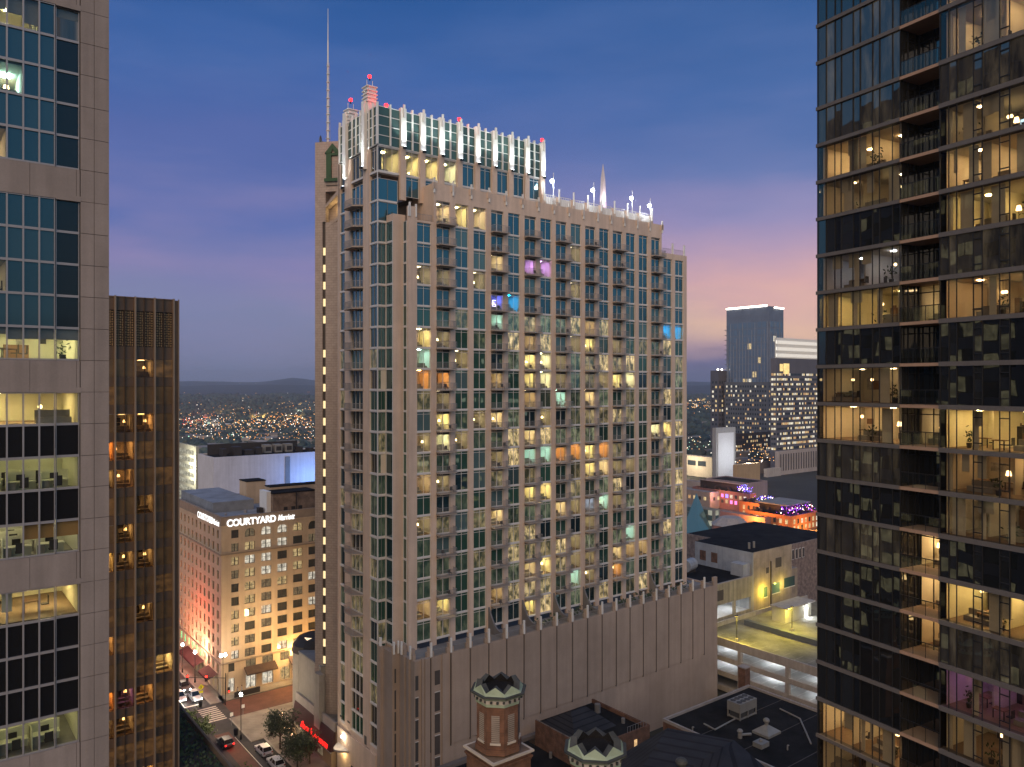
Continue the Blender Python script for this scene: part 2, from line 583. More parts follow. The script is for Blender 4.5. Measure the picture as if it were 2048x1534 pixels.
soffit_r = plain('soffit_warm', (0.34, 0.22, 0.15), 0.8, var=0.1)
P_DARK = pane('glass_dark', (0.012, 0.030, 0.036), 2.1, (0.66, 0.94, 1.0))
P_TEAL = pane('glass_teal', (0.020, 0.056, 0.078), 2.15, (0.62, 0.92, 1.0))
P_GREY = pane('glass_blind', (0.075, 0.125, 0.13), 1.95)
P_GREEN = pane('glass_green', (0.026, 0.070, 0.050), 2.1)
P_CROWN = pane('glass_crown', (0.050, 0.092, 0.084), 1.5, wav=0.008, rough=0.12)
P_LEFT = pane('glass_office', (0.014, 0.024, 0.030), 1.85, (0.7, 0.95, 1.0), wav=0.008)
P_SPAN = pane('glass_spandrel', (0.02, 0.035, 0.042), 1.85, (0.7, 0.95, 1.0), wav=0.008)
P_BLACK = pane('glass_black', (0.008, 0.008, 0.009), 1.5, (1, 1, 1), wav=0.01)
P_RIGHT = pane('glass_tower', (0.012, 0.0125, 0.013), 1.85, (0.9, 0.95, 1.0), wav=0.014)
P_RIGHT2 = pane('glass_tower_dim', (0.026, 0.024, 0.022), 1.8, (0.9, 0.95, 1.0), wav=0.014, em=(1.0, 0.74, 0.42), es=0.08, esc=(1.2, 1.2, 0.25))
P_BROWN = pane('glass_bronze', (0.13, 0.082, 0.044), 1.7, (1.0, 0.85, 0.65), wav=0.014, em=(1.0, 0.55, 0.2), es=0.16, esc=(0.6, 0.6, 0.9))
P_BROWN2 = pane('glass_bronze_glow', (0.13, 0.082, 0.044), 1.7, (1.0, 0.85, 0.65), wav=0.014, em=(1.0, 0.45, 0.12), es=0.55, esc=(0.5, 0.5, 0.8))  # amber glow stands in for reflections and lit rooms
P_GOLD = pane('glass_glow_gold', (0.030, 0.060, 0.046), 2.05, em=(1.0, 0.72, 0.34), es=1.5)  # warm emission stands in for lit surroundings the glass would reflect
P_GOLD2 = pane('glass_glow_low', (0.022, 0.058, 0.046), 2.05, em=(0.85, 0.86, 0.5), es=0.42)  # weaker, greener version of the same stand-in glow
CLEAR = clear('glass_clear')
CLEAR_T = clear('glass_smoke', (0.82, 0.78, 0.70), 1.65)
CLEAR_B = clear('glass_bronze_clear', (0.74, 0.62, 0.46), 1.6)
HAZE = 0.00009
# ------------------------------------------------------------------ lamp-lit rooms
STY = {  # lamp colour, lamp power, wall colour
    'yellow': ((1.0, 0.76, 0.36), 5.0, (0.72, 0.66, 0.46)),
    'pale':   ((1.0, 0.86, 0.52), 4.6, (0.74, 0.72, 0.60)),
    'warm':   ((1.0, 0.72, 0.40), 3.6, (0.72, 0.65, 0.52)),
    'amber':  ((1.0, 0.68, 0.36), 1.7, (0.64, 0.56, 0.44)),
    'dim':    ((1.0, 0.74, 0.46), 0.75, (0.62, 0.58, 0.48)),
    'orange': ((1.0, 0.52, 0.18), 3.6, (0.62, 0.44, 0.28)),
    'purple': ((0.80, 0.36, 1.0), 3.6, (0.72, 0.66, 0.72)),
    'violet': ((0.62, 0.30, 1.0), 0.9, (0.5, 0.42, 0.5)),
    'blue':   ((0.16, 0.20, 1.0), 3.6, (0.45, 0.45, 0.75)),
    'cyan':   ((0.00, 0.42, 0.85), 3.4, (0.35, 0.6, 0.75)),
    'teal':   ((0.62, 1.0, 0.86), 3.0, (0.66, 0.72, 0.68)),
    'steel':  ((0.66, 0.74, 1.0), 1.6, (0.55, 0.56, 0.6)),
    'white':  ((1.0, 0.90, 0.72), 6.0, (0.76, 0.74, 0.68)),
    'office': ((1.0, 0.88, 0.48), 3.6, (0.70, 0.68, 0.50)),
}
LAMP = {k: glow('lamp_' + k, v[0], v[1] * 2.2) for k, v in STY.items()}
LAMPS = {k: glow('downlight_' + k, v[0], v[1] * 48) for k, v in STY.items()}
LAMP2 = {k: glow('ceiling_lamp_' + k, v[0], v[1] * 20.0) for k, v in STY.items()}
WALLM = {k: plain('room_wall_' + k, v[2], 0.9, var=0.05) for k, v in STY.items()}
floor_m = plain('room_floor', (0.24, 0.17, 0.11), 0.7)
dark_m = plain('furniture_dark', (0.035, 0.03, 0.028), 0.6)
wood_m = plain('furniture_wood', (0.20, 0.11, 0.055), 0.6)
cloth_m = plain('furniture_cloth', (0.26, 0.24, 0.22), 0.9)
paper_m = plain('picture', (0.45, 0.42, 0.38), 0.8, var=0.5, scale=3)
curtain_m = plain('curtain', (0.55, 0.52, 0.45), 0.9, var=0.1, streak=0.0)
screen_m = glow('screen', (0.45, 0.7, 1.0), 2.6, False)
shade_m = glow('lamp_shade', (1.0, 0.72, 0.36), 9.0, False)
red_m = glow('red_shade', (1.0, 0.12, 0.03), 5.0, False)
neon_w = glow('neon_white', (0.8, 0.7, 1.0), 7.0, False)
leaf_dark = leafmat('leaf_dark', (0.03, 0.055, 0.02))

ROOMS = {}
def room_mesh(w, h, d, sty, var, office=False, open_end=False):
    key = (round(w, 2), round(h, 2), round(d, 2), sty, var, office, open_end)
    if key in ROOMS:
        return ROOMS[key]
    r = random.Random(hash((round(w, 1), sty, var)) % 9973)
    r = random.Random(var * 31 + len(sty) * 7 + int(w * 10))
    b = MB()
    wm = WALLM[sty]
    q = 0.02
    b.quad((q, d, q), (w - q, d, q), (w - q, d, h), (q, d, h), wm)
    if not open_end: b.quad((q, 0.1, q), (q, d, q), (q, d, h), (q, 0.1, h), wm)
    b.quad((w - q, d, q), (w - q, 0.1, q), (w - q, 0.1, h), (w - q, d, h), wm)
    b.quad((q, 0.1, h - q), (q, d, h - q), (w - q, d, h - q), (w - q, 0.1, h - q), wm)
    b.quad((q, 0.1, q), (w - q, 0.1, q), (w - q, d, q), (q, d, q), floor_m if not office else cloth_m)
    # lamps under the ceiling
    nl = max(1, int(w / 2.6))
    for i in range(nl):
        cx = w * (i + 0.5) / nl
        if office:
            for yy in (0.25, 0.55, 0.85):
                b.box(cx - 0.6, cx + 0.6, d * yy - 0.3, d * yy, h - 0.08, h - 0.05, LAMP[sty])
        elif w > 5:
            for yy in ((0.3, 0.7) if r.random() < 0.5 else (0.5,)):
                b.box(cx - 0.16, cx + 0.16, d * yy - 0.16, d * yy + 0.16, h - 0.08, h - 0.05, LAMPS[sty])
        else:
            b.box(cx - 0.42, cx + 0.42, d * 0.3, d * 0.3 + 0.7, h - 0.10, h - 0.06, LAMP2[sty])
    if office:
        for yy in (0.9, 2.9, 4.6):
            if yy > d - 1: break
            x = 0.3
            while x < w - 1.6:
                b.box(x, x + 1.5, yy, yy + 0.7, 0.70, 0.74, wm)
                b.box(x + 0.05, x + 0.45, yy + 0.05, yy + 0.6, 0.02, 0.68, cloth_m)
                b.box(x + 0.5, x + 0.95, yy + 0.4, yy + 0.44, 0.8, 1.15, dark_m)
                b.box(x + 0.6, x + 1.05, yy - 0.55, yy - 0.1, 0.42, 0.5, dark_m)
                b.box(x + 0.6, x + 1.05, yy - 0.6, yy - 0.53, 0.5, 1.05, dark_m)
                b.box(x - 0.04, x, yy - 0.3, yy + 0.75, 0.02, 1.25, wm)
                b.box(x, x + 1.55, yy + 0.75, yy + 0.8, 0.02, 1.3, wm)
                x += 1.62 + r.random() * 0.2
        for i in range(3):
            x = r.random() * (w - 1.2)
            b.box(x, x + 0.8, d - 0.5, d - 0.05, 0.02, r.uniform(1.2, 2.1), r.choice((wood_m, cloth_m, dark_m)))
    else:
        if d > 2.6:
            x = r.uniform(0.05, max(0.1, w - 2.1))
            b.box(x, x + min(1.9, w - 0.2), 0.9, 1.7, 0.05, 0.42, cloth_m)
            b.box(x, x + min(1.9, w - 0.2), 1.55, 1.75, 0.42, 0.85, cloth_m)
        x = r.uniform(0.1, w * 0.6)
        b.box(x, x + w * 0.3, d - 0.45, d - 0.03, 0.02, r.uniform(0.5, 2.1), r.choice((dark_m, wood_m, dark_m)))
        x = r.uniform(0.1, w * 0.6)
        b.box(x, x + min(1.1, w * 0.35), d - 0.08, d - 0.03, 1.2, 1.85, r.choice((dark_m, paper_m)))
        x = r.uniform(0.2, w - 0.5)
        b.cyl(x, d * 0.5, 0.02, 1.25, 0.02, n=5, m=dark_m)
        b.cyl(x, d * 0.5, 1.25, 1.6, 0.2, 0.13, n=8, m=shade_m)
        if w > 5:
            for k in range(int(w / 2)):
                x = r.uniform(0.3, w - 1.2)
                y = r.uniform(0.8, d * 0.7)
                b.box(x, x + 0.9, y, y + 0.6, 0.68, 0.74, wood_m)
                for ax in (0.05, 0.8):
                    b.box(x + ax, x + ax + 0.06, y + 0.05, y + 0.11, 0.02, 0.68, dark_m)
                b.box(x + 1.0, x + 1.4, y, y + 0.4, 0.4, 0.46, dark_m)
                b.box(x + 1.36, x + 1.4, y, y + 0.4, 0.46, 0.95, dark_m)
            for k in range(2):
                x = r.uniform(0.5, w - 0.5)
                b.tube((x, d * 0.55, h - 0.1), (x, d * 0.55, h - 0.85), 0.01, dark_m, 4)
                b.ball((x, d * 0.55, h - 0.95), 0.13, shade_m, 8)
            x = w * r.uniform(0.3, 0.65)
            b.box(x, x + 0.12, r.uniform(0.5, 2.2), d, 0, h - 0.03, wm)
            for k in range(r.randint(1, 4)):       # curtains and half drawn shades at the glass
                x = r.uniform(0, w - 1)
                ww = r.uniform(0.25, 1.1)
                if r.random() < 0.6: b.box(x, x + ww, 0.14, 0.17, 0.03, h - 0.08, curtain_m)
                else: b.box(x, x + ww, 0.14, 0.17, h * r.uniform(.35, .7), h - 0.04, curtain_m)
            for k in range(4):
                x = r.uniform(0.3, w - 1)
                b.box(x, x + r.uniform(.3, .9), d - 0.08, d - 0.03, r.uniform(1.0, 1.4), r.uniform(1.6, 2.1), r.choice((dark_m, paper_m, wood_m)))
            x = r.uniform(0.3, w - 1.6)
            b.box(x, x + 1.4, d - 0.5, d - 0.1, 0.02, r.uniform(.8, 2.2), r.choice((wood_m, dark_m)))
            x, y = r.uniform(0.4, w - .4), r.uniform(.5, 1.2)
            b.cyl(x, y, 0.02, 0.4, 0.16, 0.2, 8, dark_m)
            for k in range(26):
                c = Vector((x + r.gauss(0, .22), y + r.gauss(0, .2), 0.9 + r.gauss(0, .28)))
                q_ = Vector((r.uniform(-1, 1), r.uniform(-1, 1), r.uniform(-1, 1))).normalized() * 0.16
                e_ = q_.orthogonal().normalized() * 0.06
                b.quad(c - q_, c - e_, c + q_, c + e_, leaf_dark)
            if var % 3 == 0:
                x = r.uniform(0.4, w - 1.4)
                b.box(x, x + 0.9, d * 0.5, d * 0.5 + 0.05, 0.8, 1.35, screen_m)
        if var % 2 == 0:
            x0 = 0.05 if r.random() < 0.5 else w - 0.45
            for k in range(4):
                b.box(x0 + k * 0.1, x0 + k * 0.1 + 0.07, 0.16 + 0.03 * (k % 2), 0.22 + 0.03 * (k % 2), 0.05, h - 0.1, curtain_m)
    me = b.mesh('lit_room')
    ROOMS[key] = me
    return me

WINS = {}
def win_mesh(kind, w, h, g):
    """a tower window, x along the wall, y into the wall, front at y=0"""
    key = (kind, round(w, 2), round(h, 2), g.name)
    if key in WINS:
        return WINS[key]
    b = MB()
    win_into(b, kind, w, h, g, (0, 0, 0))
    me = b.mesh('window')
    WINS[key] = me
    return me
def win_into(b, kind, w, h, g, p, flip=False):
    """flip: the wall faces -x of the frame, so along-the-wall runs to -y"""
    X, Y, Z = p
    def bx(x0, x1, y0, y1, z0, z1, m):
        if flip:
            b.box(X + y0, X + y1, Y - x1, Y - x0, Z + z0, Z + z1, m)
        else:
            b.box(X + x0, X + x1, Y + y0, Y + y1, Z + z0, Z + z1, m)
    fm = white_frame
    bx(0.03, w - 0.03, 0.10, 0.12, 0.02, h - 0.02, g)
    if kind == 'corner':
        for x in (0.0, w / 2 - 0.02, w - 0.04):
            bx(x, x + 0.04, 0.0, 0.098, 0.0, h, rail_m if 0 < x < w - 0.1 else fm)
        for z in (0.0, h - 0.07):
            bx(0.041, w - 0.041, 0.012, 0.096, z, z + 0.06, fm)
    elif kind == 'plain':
        for x in (0.0, w / 2 - 0.025, w - 0.06):
            bx(x, x + (0.05 if 0 < x < w - 0.1 else 0.06), 0.0, 0.098, 0.0, h, fm)
        for z in (0.0, h * 0.86, h - 0.07):
            bx(0.061, w - 0.061, 0.012, 0.096, z, z + 0.06, fm)
    elif kind == 'one':
        for x in (0.0, w - 0.06):
            bx(x, x + 0.06, 0.0, 0.098, 0.0, h, fm)
        for z in (0.0, h - 0.07):
            bx(0.061, w - 0.061, 0.012, 0.096, z, z + 0.06, fm)
    elif kind == 'three':
        for x in (0.0, w / 3 - 0.03, 2 * w / 3 - 0.03, w - 0.06):
            bx(x, x + 0.06, 0.0, 0.098, 0.0, h, fm)
        for z in (0.0, h - 0.07):
            bx(0.061, w - 0.061, 0.012, 0.096, z, z + 0.06, fm)
    elif kind == 'door':
        for x in (0.0, w / 2 - 0.06, w - 0.08):
            bx(x, x + (0.12 if 0 < x < w - 0.1 else 0.08), 0.0, 0.098, 0.0, h - 0.42, fm)
        for z in (0.0, h - 0.50, h - 0.07):
            bx(0.0, w, -0.012, 0.094, z, z + 0.07, fm)
        # transom: stucco plate with three vents, and a dark grille
        bx(0.02, w * 0.5, 0.0, 0.09, h - 0.42, h - 0.08, soffit_m)
        bx(w * 0.52, w - 0.03, 0.02, 0.09, h - 0.42, h - 0.08, grille_m)
        for k in range(3):
            x = 0.18 + k * w * 0.15
            bx(x, x + w * 0.08, -0.006, 0.02, h - 0.32, h - 0.16, grille_m)
    return b

# ------------------------------------------------------------------ the apartment tower
N0, V0, VF = 57.5, 108.4, 104.8           # glass corner; plane of the main block
NB = [63.8 + 3.59 * i for i in range(18)] # bay centres
BAL = (1, 4, 6, 8, 10, 12, 15)
ZB, FH = 74.0, 3.3
BW = 2.56
VP = 100.0
ZP = 33.4                                  # terrace on the podium
T = Thing('apartment_tower', 'tall beige apartment tower with rows of balconies and a floodlit stepped crown', 'tower', G, (N0, VP, GZ))
wall = MB(stucco)
# main block: piers, spandrels, parapet
NE, NE2 = NB[17] + BW / 2 + 1.05, NB[15] + BW / 2 + 1.05
ZT, ZT2, ZT1 = 106.9, 101.4, 100.6
def ztop(i):
    return ZT1 if i == 0 else (ZT2 if i >= 16 else ZT)
edges = [60.95] + [(NB[i] + NB[i + 1]) / 2 for i in range(17)] + [NE]
for i in range(18):
    a, c = NB[i] - BW / 2, NB[i] + BW / 2
    za = 102.6 if i == 0 else ztop(i)
    wall.box(edges[i], a, VF, VF + 0.5, ZP, za, stucco)
    wall.box(c, edges[i + 1] - 0.002, VF, VF + 0.5, ZP, ztop(i), stucco)
    kt = 7 if i in (0, 16, 17) else 8
    for k in range(-12, kt + 1):
        z = ZB + FH * k
        wall.box(a, c, VF + 0.06, VF + 0.4, z - 0.14, z + 0.12, white_frame)
    zt = ZB + FH * (kt + 1) - (0.14 if kt == 7 else -0.45)
    wall.box(a, c, VF + 0.002, VF + 0.5, zt, ztop(i), stucco)
# body behind the face, ends and roofs
wall.box(61.2, 66.9, VF + 4.3, V0 + 13, ZP, 100.3, stucco)
wall.box(66.95, NE2, V0 + 0.5, V0 + 14, 99, 106.2, stucco)
wall.box(NE2 - 0.3, NE2, VF + 0.51, V0 + 0.49, 99, 106.9, stucco)
wall.box(65.6, 65.9, VF + 0.51, V0 + 3, 100.4, 106.9, stucco)
wall.box(NE - 0.3, NE, VF + 0.51, V0 + 14, ZP, 101.4, stucco)
wall.box(66.9, NE - 0.31, VF + 4.5, VF + 5, ZP, 99, stucco)
wall.box(NE2 + 0.1, NE - 0.35, VF + 0.51, V0 + 14, 100.2, 100.5, roof_grey)
wall.box(61.0, 65.59, VF + 0.51, VF + 4.29, 100.1, 100.4, roof_grey)
wall.box(65.91, NE2 - 0.31, VF + 0.51, V0 + 14, 105.6, 105.9, roof_grey)
# slim pier, slot window wall, corner piers
wall.box(59.1, 61.3, VF + 1.5, V0 + 0.0, ZP, 101.4, stucco)
for nn, zz in ((61.05, 102.6), (62.3, 103.0), (61.2, 103.2)):
    wall.box(nn - 0.13, nn + 0.13, VF - 0.12, VF + 0.14, 101.0, zz, fin_m)
T.part('wall', wall)
# stub posts over the parapet
for k in range(0, 16):
    pp = MB(fin_m)
    n = 65.6 + 3.59 * k
    pp.box(n - 0.14, n + 0.14, VF - 0.22, VF - 0.003, 105.3, 107.7, fin_m)
    pp.box(n - 0.34, n + 0.34, VF - 0.22, VF - 0.002, 105.9, 106.95, stucco)
    T.part('parapet_post', pp)
for k in (16, 17):
    n = 65.6 + 3.59 * k
    T.part('parapet_post', MB(fin_m).box(n - 0.16, n + 0.16, VF + 0.1, VF + 0.4, 101.41, 103.6, fin_m))
# roof screen wall behind the parapet: pale panels between posts
sc = MB(fin_m)
n0 = 93.2
for k in range(7, 16):
    n = 65.6 + 3.59 * k
    a, c = n + 0.45, n + 3.59 - 0.45
    if k < 15:
        sc.box(a, c, VF + 3.0, VF + 3.15, 105.9, 109.1, fin_m)
        for j in range(7):
            sc.box(a + j * (c - a) / 6 - 0.03, a + j * (c - a) / 6 + 0.03, VF + 2.93, VF + 2.99, 107.2, 109.4, white_frame)
        sc.box(a, c, VF + 2.92, VF + 2.99, 109.41, 109.5, white_frame)
    sc.box(n - 0.44, n + 0.44, VF + 2.7, VF + 3.3, 105.9, 109.3, stucco)
    sc.box(n - 0.13, n + 0.13, VF + 2.5, VF + 2.69, 108.2, 110.7, fin_m)
T.part('roof_screen', sc)
for (a, c, v, z) in ((62.3, 65.5, VF + 0.35, 100.6), (NE2 + 0.3, NE - 0.4, VF + 0.5, 101.4), (91.8, 93.6, VF + 1.6, 106.9)):
    rl = MB(rail_m)
    rl.box(a, c, v, v + 0.05, z + 1.05, z + 1.1, rail_m)
    x = a
    while x < c:
        rl.box(x, x + 0.035, v, v + 0.04, z, z + 1.05, rail_m)
        x += 0.28
    T.part('railing', rl)

# windows of the main block
LIT = {(1, 8): 'warm', (2, 8): 'yellow', (3, 8): 'warm', (4, 6): 'warm', (6, 6): 'purple', (7, 6): 'purple', (4, 4): 'blue', (5, 4): 'cyan',
       (9, 5): 'dim', (0, 5): 'dim', (3, 5): 'dim', (1, 5): 'dim', (16, 3): 'cyan', (17, 3): 'cyan', (0, 2): 'yellow', (1, 2): 'dim', (6, 2): 'amber',
       (10, 2): 'yellow', (9, 2): 'dim', (0, 1): 'teal', (6, 1): 'yellow', (7, 1): 'pale', (0, 0): 'orange', (1, 0): 'orange', (6, 0): 'yellow',
       (7, 0): 'pale', (12, 0): 'yellow', (13, 0): 'pale', (11, 0): 'dim', (1, -2): 'yellow', (4, -2): 'warm', (3, -2): 'dim', (1, -3): 'pale', (0, -3): 'dim',
       (15, -3): 'pale', (16, -3): 'yellow', (6, -4): 'teal', (7, -4): 'teal', (8, -4): 'orange', (9, -4): 'orange', (10, -4): 'yellow', (11, -4): 'orange',
       (10, -5): 'yellow', (11, -5): 'warm', (0, -5): 'amber', (6, -6): 'yellow', (7, -6): 'yellow', (11, -7): 'teal', (6, -10): 'warm', (7, -10): 'yellow',
       (1, -11): 'yellow', (0, -11): 'amber', (9, -11): 'teal', (12, -11): 'orange', (6, -12): 'yellow', (13, -10): 'amber', (14, -10): 'amber',
       (15, -8): 'dim', (0, -7): 'dim', (10, -8): 'dim', (17, -8): 'amber', (4, 3): 'teal', (9, 7): 'dim', (8, 1): 'dim', (10, -7): 'steel', (2, -3): 'dim'}
rest = MB(white_frame)
nwin = 0
rw = random.Random(11)
for i in range(18):
    kt = 7 if i in (0, 16, 17) else 8
    for k in range(-12, kt + 1):
        z = ZB + FH * k + 0.12
        h = FH - 0.26 + (0.59 if k == 8 else 0)
        kind = 'door' if i in BAL else 'plain'
        up = rw.random()
        if (i, k) not in LIT and k < 4 and len(LIT) < 92 and rw.random() < 0.16:
            LIT[(i, k)] = rw.choice(('dim', 'dim', 'amber', 'warm', 'dim', 'teal'))  # extra lit rooms, added for the warm light these panes should mirror
        if (i, k) in LIT:
            g = CLEAR
        elif k >= 4:
            g = P_TEAL if up < 0.5 else (P_GREY if up < 0.68 else P_DARK)
        else:
            g = P_GREEN if up < 0.26 else (P_DARK if up < 0.40 else (P_GOLD2 if up < 0.62 else (P_GOLD if up < 0.94 else P_GREY)))
        p = (NB[i] - BW / 2, VF + 0.16, z)
        if i < 5:
            T.inst('window', win_mesh(kind, BW, h, g), p)
        else:
            win_into(rest, kind, BW, h, g, p)
        if (i, k) in LIT:
            T.inst('lit_room', room_mesh(BW + 0.9, h, 3.9, LIT[(i, k)], (i * 5 + k) % 6), (p[0] - 0.45, VF + 0.55, z))
T.part('windows', rest, kind='stuff')
nf = MB(neon_w)   # neon picture on a wall of the blue room
a = NB[4]
for (x0, x1, z0, z1) in ((-.1, .55, .6, .66), (-.1, .55, 1.6, 1.66), (-.1, -.04, .66, 1.6), (.5, .55, .66, 1.1)):
    nf.box(a + x0, a + x1, VF + 1.2, VF + 1.24, ZB + 4 * FH + z0 + 0.3, ZB + 4 * FH + z1 + 0.3, neon_w)
T.part('neon_light', nf)

# slot windows beside the slim pier
sl = MB(white_frame)
for k in range(-12, 8):
    g = CLEAR if k == 99 else (P_GREEN if k < 4 else P_TEAL)
    win_into(sl, 'one', 1.1, FH - 0.2, g, (60.83, VF + 1.45, ZB + FH * k + 0.1), True)
    sl.box(60.86, 60.94, VF + 0.35, VF + 1.45, ZB + FH * k - 0.1, ZB + FH * k + 0.098, white_frame)
    win_into(sl, 'one', 2.1, FH - 0.2, P_DARK, (58.97, V0 - 0.02, ZB + FH * k + 0.1), True)
    sl.box(58.99, 59.09, VF + 1.51, V0 - 0.02, ZB + FH * k - 0.1, ZB + FH * k + 0.098, white_frame)
T.part('slot_windows', sl, kind='stuff')

# balconies: thin slab, barred rail
def balcony_into(b, X, Z):
    x0, x1, d = X - BW / 2 - 0.12, X + BW / 2 + 0.55, 1.25
    b.box(x0, x1, VF - d, VF - 0.003, Z - 0.16, Z, soffit_m)
    for z in (0.12, 1.05):
        b.box(x0 + 0.03, x1 - 0.03, VF - d + 0.03, VF - d + 0.07, Z + z, Z + z + 0.05, rail_m)
        for x in (x0 + 0.02, x1 - 0.06):
            b.box(x, x + 0.04, VF - d + 0.071, VF - 0.01, Z + z, Z + z + 0.05, rail_m)
    nb = 15
    for j in range(nb + 1):
        x = x0 + 0.03 + (x1 - x0 - 0.1) * j / nb
        b.box(x, x + (0.05 if j % 5 == 0 else 0.028), VF - d + 0.035, VF - d + 0.065, Z + 0.005, Z + 1.05, rail_m)
    for j in range(1, 6):
        for x in (x0 + 0.025, x1 - 0.055):
            b.box(x, x + 0.028, VF - d + 0.07 + 0.19 * j, VF - d + 0.1 + 0.19 * j, Z + 0.005, Z + 1.05, rail_m)
    return b
bal = balcony_into(MB(soffit_m, rail_m), 0, 0).mesh('balcony', (0, VF, 0))
brest = MB(soffit_m, rail_m)
for i in BAL:
    kt = 7 if i >= 16 else 8
    for k in range(-11, kt + 1):
        if i in (1, 4, 6, 8, 10):
            T.inst('balcony', bal, (NB[i], VF, ZB + FH * k + 0.02))
        else:
            balcony_into(brest, NB[i], ZB + FH * k + 0.02)
T.part('balconies', brest, kind='stuff')
# things left out on the balconies
bf = MB(dark_m)
for i in BAL:
    for k in range(-11, 9):
        if rw.random() < 0.35:
            x = NB[i] + rw.uniform(-0.9, 1.0)
            z = ZB + FH * k + 0.03
            bf.box(x, x + 0.5, VF - 0.9, VF - 0.45, z + 0.38, z + 0.44, dark_m)
            bf.box(x, x + 0.5, VF - 0.5, VF - 0.45, z + 0.44, z + 0.9, dark_m)
            for q in (0, 0.46):
                bf.box(x + q, x + q + 0.04, VF - 0.9, VF - 0.86, z, z + 0.38, dark_m)
T.part('balcony_chairs', bf, kind='stuff')

# glass corner and street face (left): floors from the lobby to the crown
LW = ((119.9, 121.8), (113.3, 117.6), (108.5, 111.0))   # column spans along v, far to near
lw = MB(stucco)
KB, KT = -17, 9
for (a, c) in ((121.8, 122.4), (117.6, 119.9), (111.0, 113.3)):
    lw.box(N0, N0 + 0.5, a + 0.002, c - 0.002, GZ + 8, 112.2, stucco)
lw.box(N0 + 0.55, N0 + 1, V0 + 0.6, 122.3, GZ, 112, joint_m)
for (a, c) in LW:
    lw.box(N0 + 0.04, N0 + 0.5, a, c, GZ, ZB + FH * KB - 0.12, stucco)
    for k in range(KB, KT + 2):
        z = ZB + FH * k
        if k == KT + 1: z = 108.2
        lw.box(N0 + 0.05, N0 + 0.4, a, c, z - 0.16, z + 0.12, white_frame)
lw.box(N0 - 0.02, N0 + 0.09, V0 - 0.02, V0 + 0.1, ZB + FH * KB, 112.2, white_frame)
for k in range(KB, KT + 2):
    z = ZB + FH * k
    if k == KT + 1: z = 108.2
    lw.box(N0 + 0.1, 61.0, V0 + 0.05, V0 + 0.4, z - 0.16, z + 0.12, white_frame)
lw.box(N0, N0 + 4, V0 + 13.9, V0 + 14.2, GZ, 112.2, stucco)
T.part('street_wall', lw)
LITL = {(0, 2): 'yellow', (1, 2): 'yellow', (2, 0): 'dim', (1, 0): 'warm', (0, 0): 'dim', (0, -2): 'white', (1, -2): 'dim', (1, -3): 'warm', (0, -3): 'amber',
        (0, -4): 'amber', (1, -4): 'amber', (2, -4): 'amber', (0, -10): 'amber', (1, -8): 'dim', (1, -15): 'teal', (2, -16): 'teal', (1, -16): 'dim', (2, -17): 'dim'}
for c in range(3):
    a, e = LW[c]
    w = e - a
    for k in range(KB, KT + 1):
        z = ZB + FH * k + 0.12
        h = (FH if k < KT else 3.7) - 0.3
        up = rw.random()
        if (c, k) in LITL: g = CLEAR
        elif k >= 3: g = P_TEAL if up < 0.6 else P_DARK
        else: g = P_GREEN if up < 0.35 else (P_DARK if up < 0.5 else (P_GOLD2 if up < 0.75 else P_GOLD))
        T.inst('window', win_mesh('three' if c == 1 else 'one' if c == 0 else 'corner', w, h, g), (N0 + 0.14, e, z), -math.pi / 2)
        if (c, k) in LITL:
            T.inst('lit_room', room_mesh(w, h, 0.41 if False else 3.2, LITL[(c, k)], (k + 20) % 6), (N0 + 0.56, e, z), -math.pi / 2)
cg = MB(white_frame)
for k in range(KB, KT + 1):
    z = ZB + FH * k + 0.12
    h = (FH if k < KT else 3.7) - 0.3
    g = P_TEAL if k > 0 else rw.choice((P_GREEN, P_GOLD, P_GOLD2, P_GOLD2))
    T.inst('corner_window', win_mesh('corner', 3.6 if k >= 8 else 1.42, h, g), (N0 + 0.1, V0 + 0.14, z))
# angled balconies up the street face
ob = MB(soffit_m, rail_m)
def angled_balcony():
    b = MB(soffit_m, rail_m)
    a, c, d = -2.35, 2.5, 1.5
    pts = [(0.02, a), (0.02, c), (-d * 0.75, c), (-d, c - 0.9), (-d, a + 1.2)]
    b.prism(pts, -0.2, 0.0, soffit_m)
    outer = [(0.0, c - 0.04), (-d * 0.75, c - 0.04), (-d + 0.02, c - 0.9), (-d + 0.02, a + 1.2), (0.0, a + 0.04)]
    for q in range(4):
        p0, p1 = outer[q], outer[q + 1]
        for z in (0.1, 1.05):
            b.tube((p0[0], p0[1], z), (p1[0], p1[1], z), 0.03, rail_m, 4)
        L = math.dist(p0, p1)
        m = max(2, int(L / 0.17))
        for j in range(m):
            x, y = p0[0] + (p1[0] - p0[0]) * j / m, p0[1] + (p1[1] - p0[1]) * j / m
            b.box(x - 0.016, x + 0.016, y - 0.016, y + 0.016, 0, 1.05, rail_m)
    return b.mesh('balcony')
abm = angled_balcony()
for k in range(-12, 10):
    T.inst('balcony', abm, (N0, 115.4, ZB + FH * k + 0.02))

# crown
cr = MB(fin_m)
CW = 91.4
ZC0, ZC1 = 112.4, 118.5
cr.box(N0 + 0.2, CW - 0.1, V0 + 0.3, V0 + 14, 112.2, ZC1 - 0.4, joint_m)
cr.box(CW - 0.35, CW, V0 + 0.01, V0 + 14.3, 105, ZC1, stucco)
cr.box(N0 + 0.4, CW - 0.4, V0 + 0.35, V0 + 13.8, 107.9, 108.2, stucco)
fins = [61.95 + 3.63 * j for j in range(9)]
for j, n in enumerate(fins):
    cr.box(n - 0.5, n + 0.5, V0 - 0.45, V0 + 0.29, ZC0 + 0.35, ZC1 + 0.3, fin_m)
    cr.box(n - 0.16, n + 0.16, V0 - 0.72, V0 - 0.452, ZC1 - 1.2, ZC1 + 0.8, fin_m)
    cr.box(n - 0.52, n + 0.52, V0 - 0.3, V0 + 0.29, 104.2, ZC0 + 0.345, stucco)
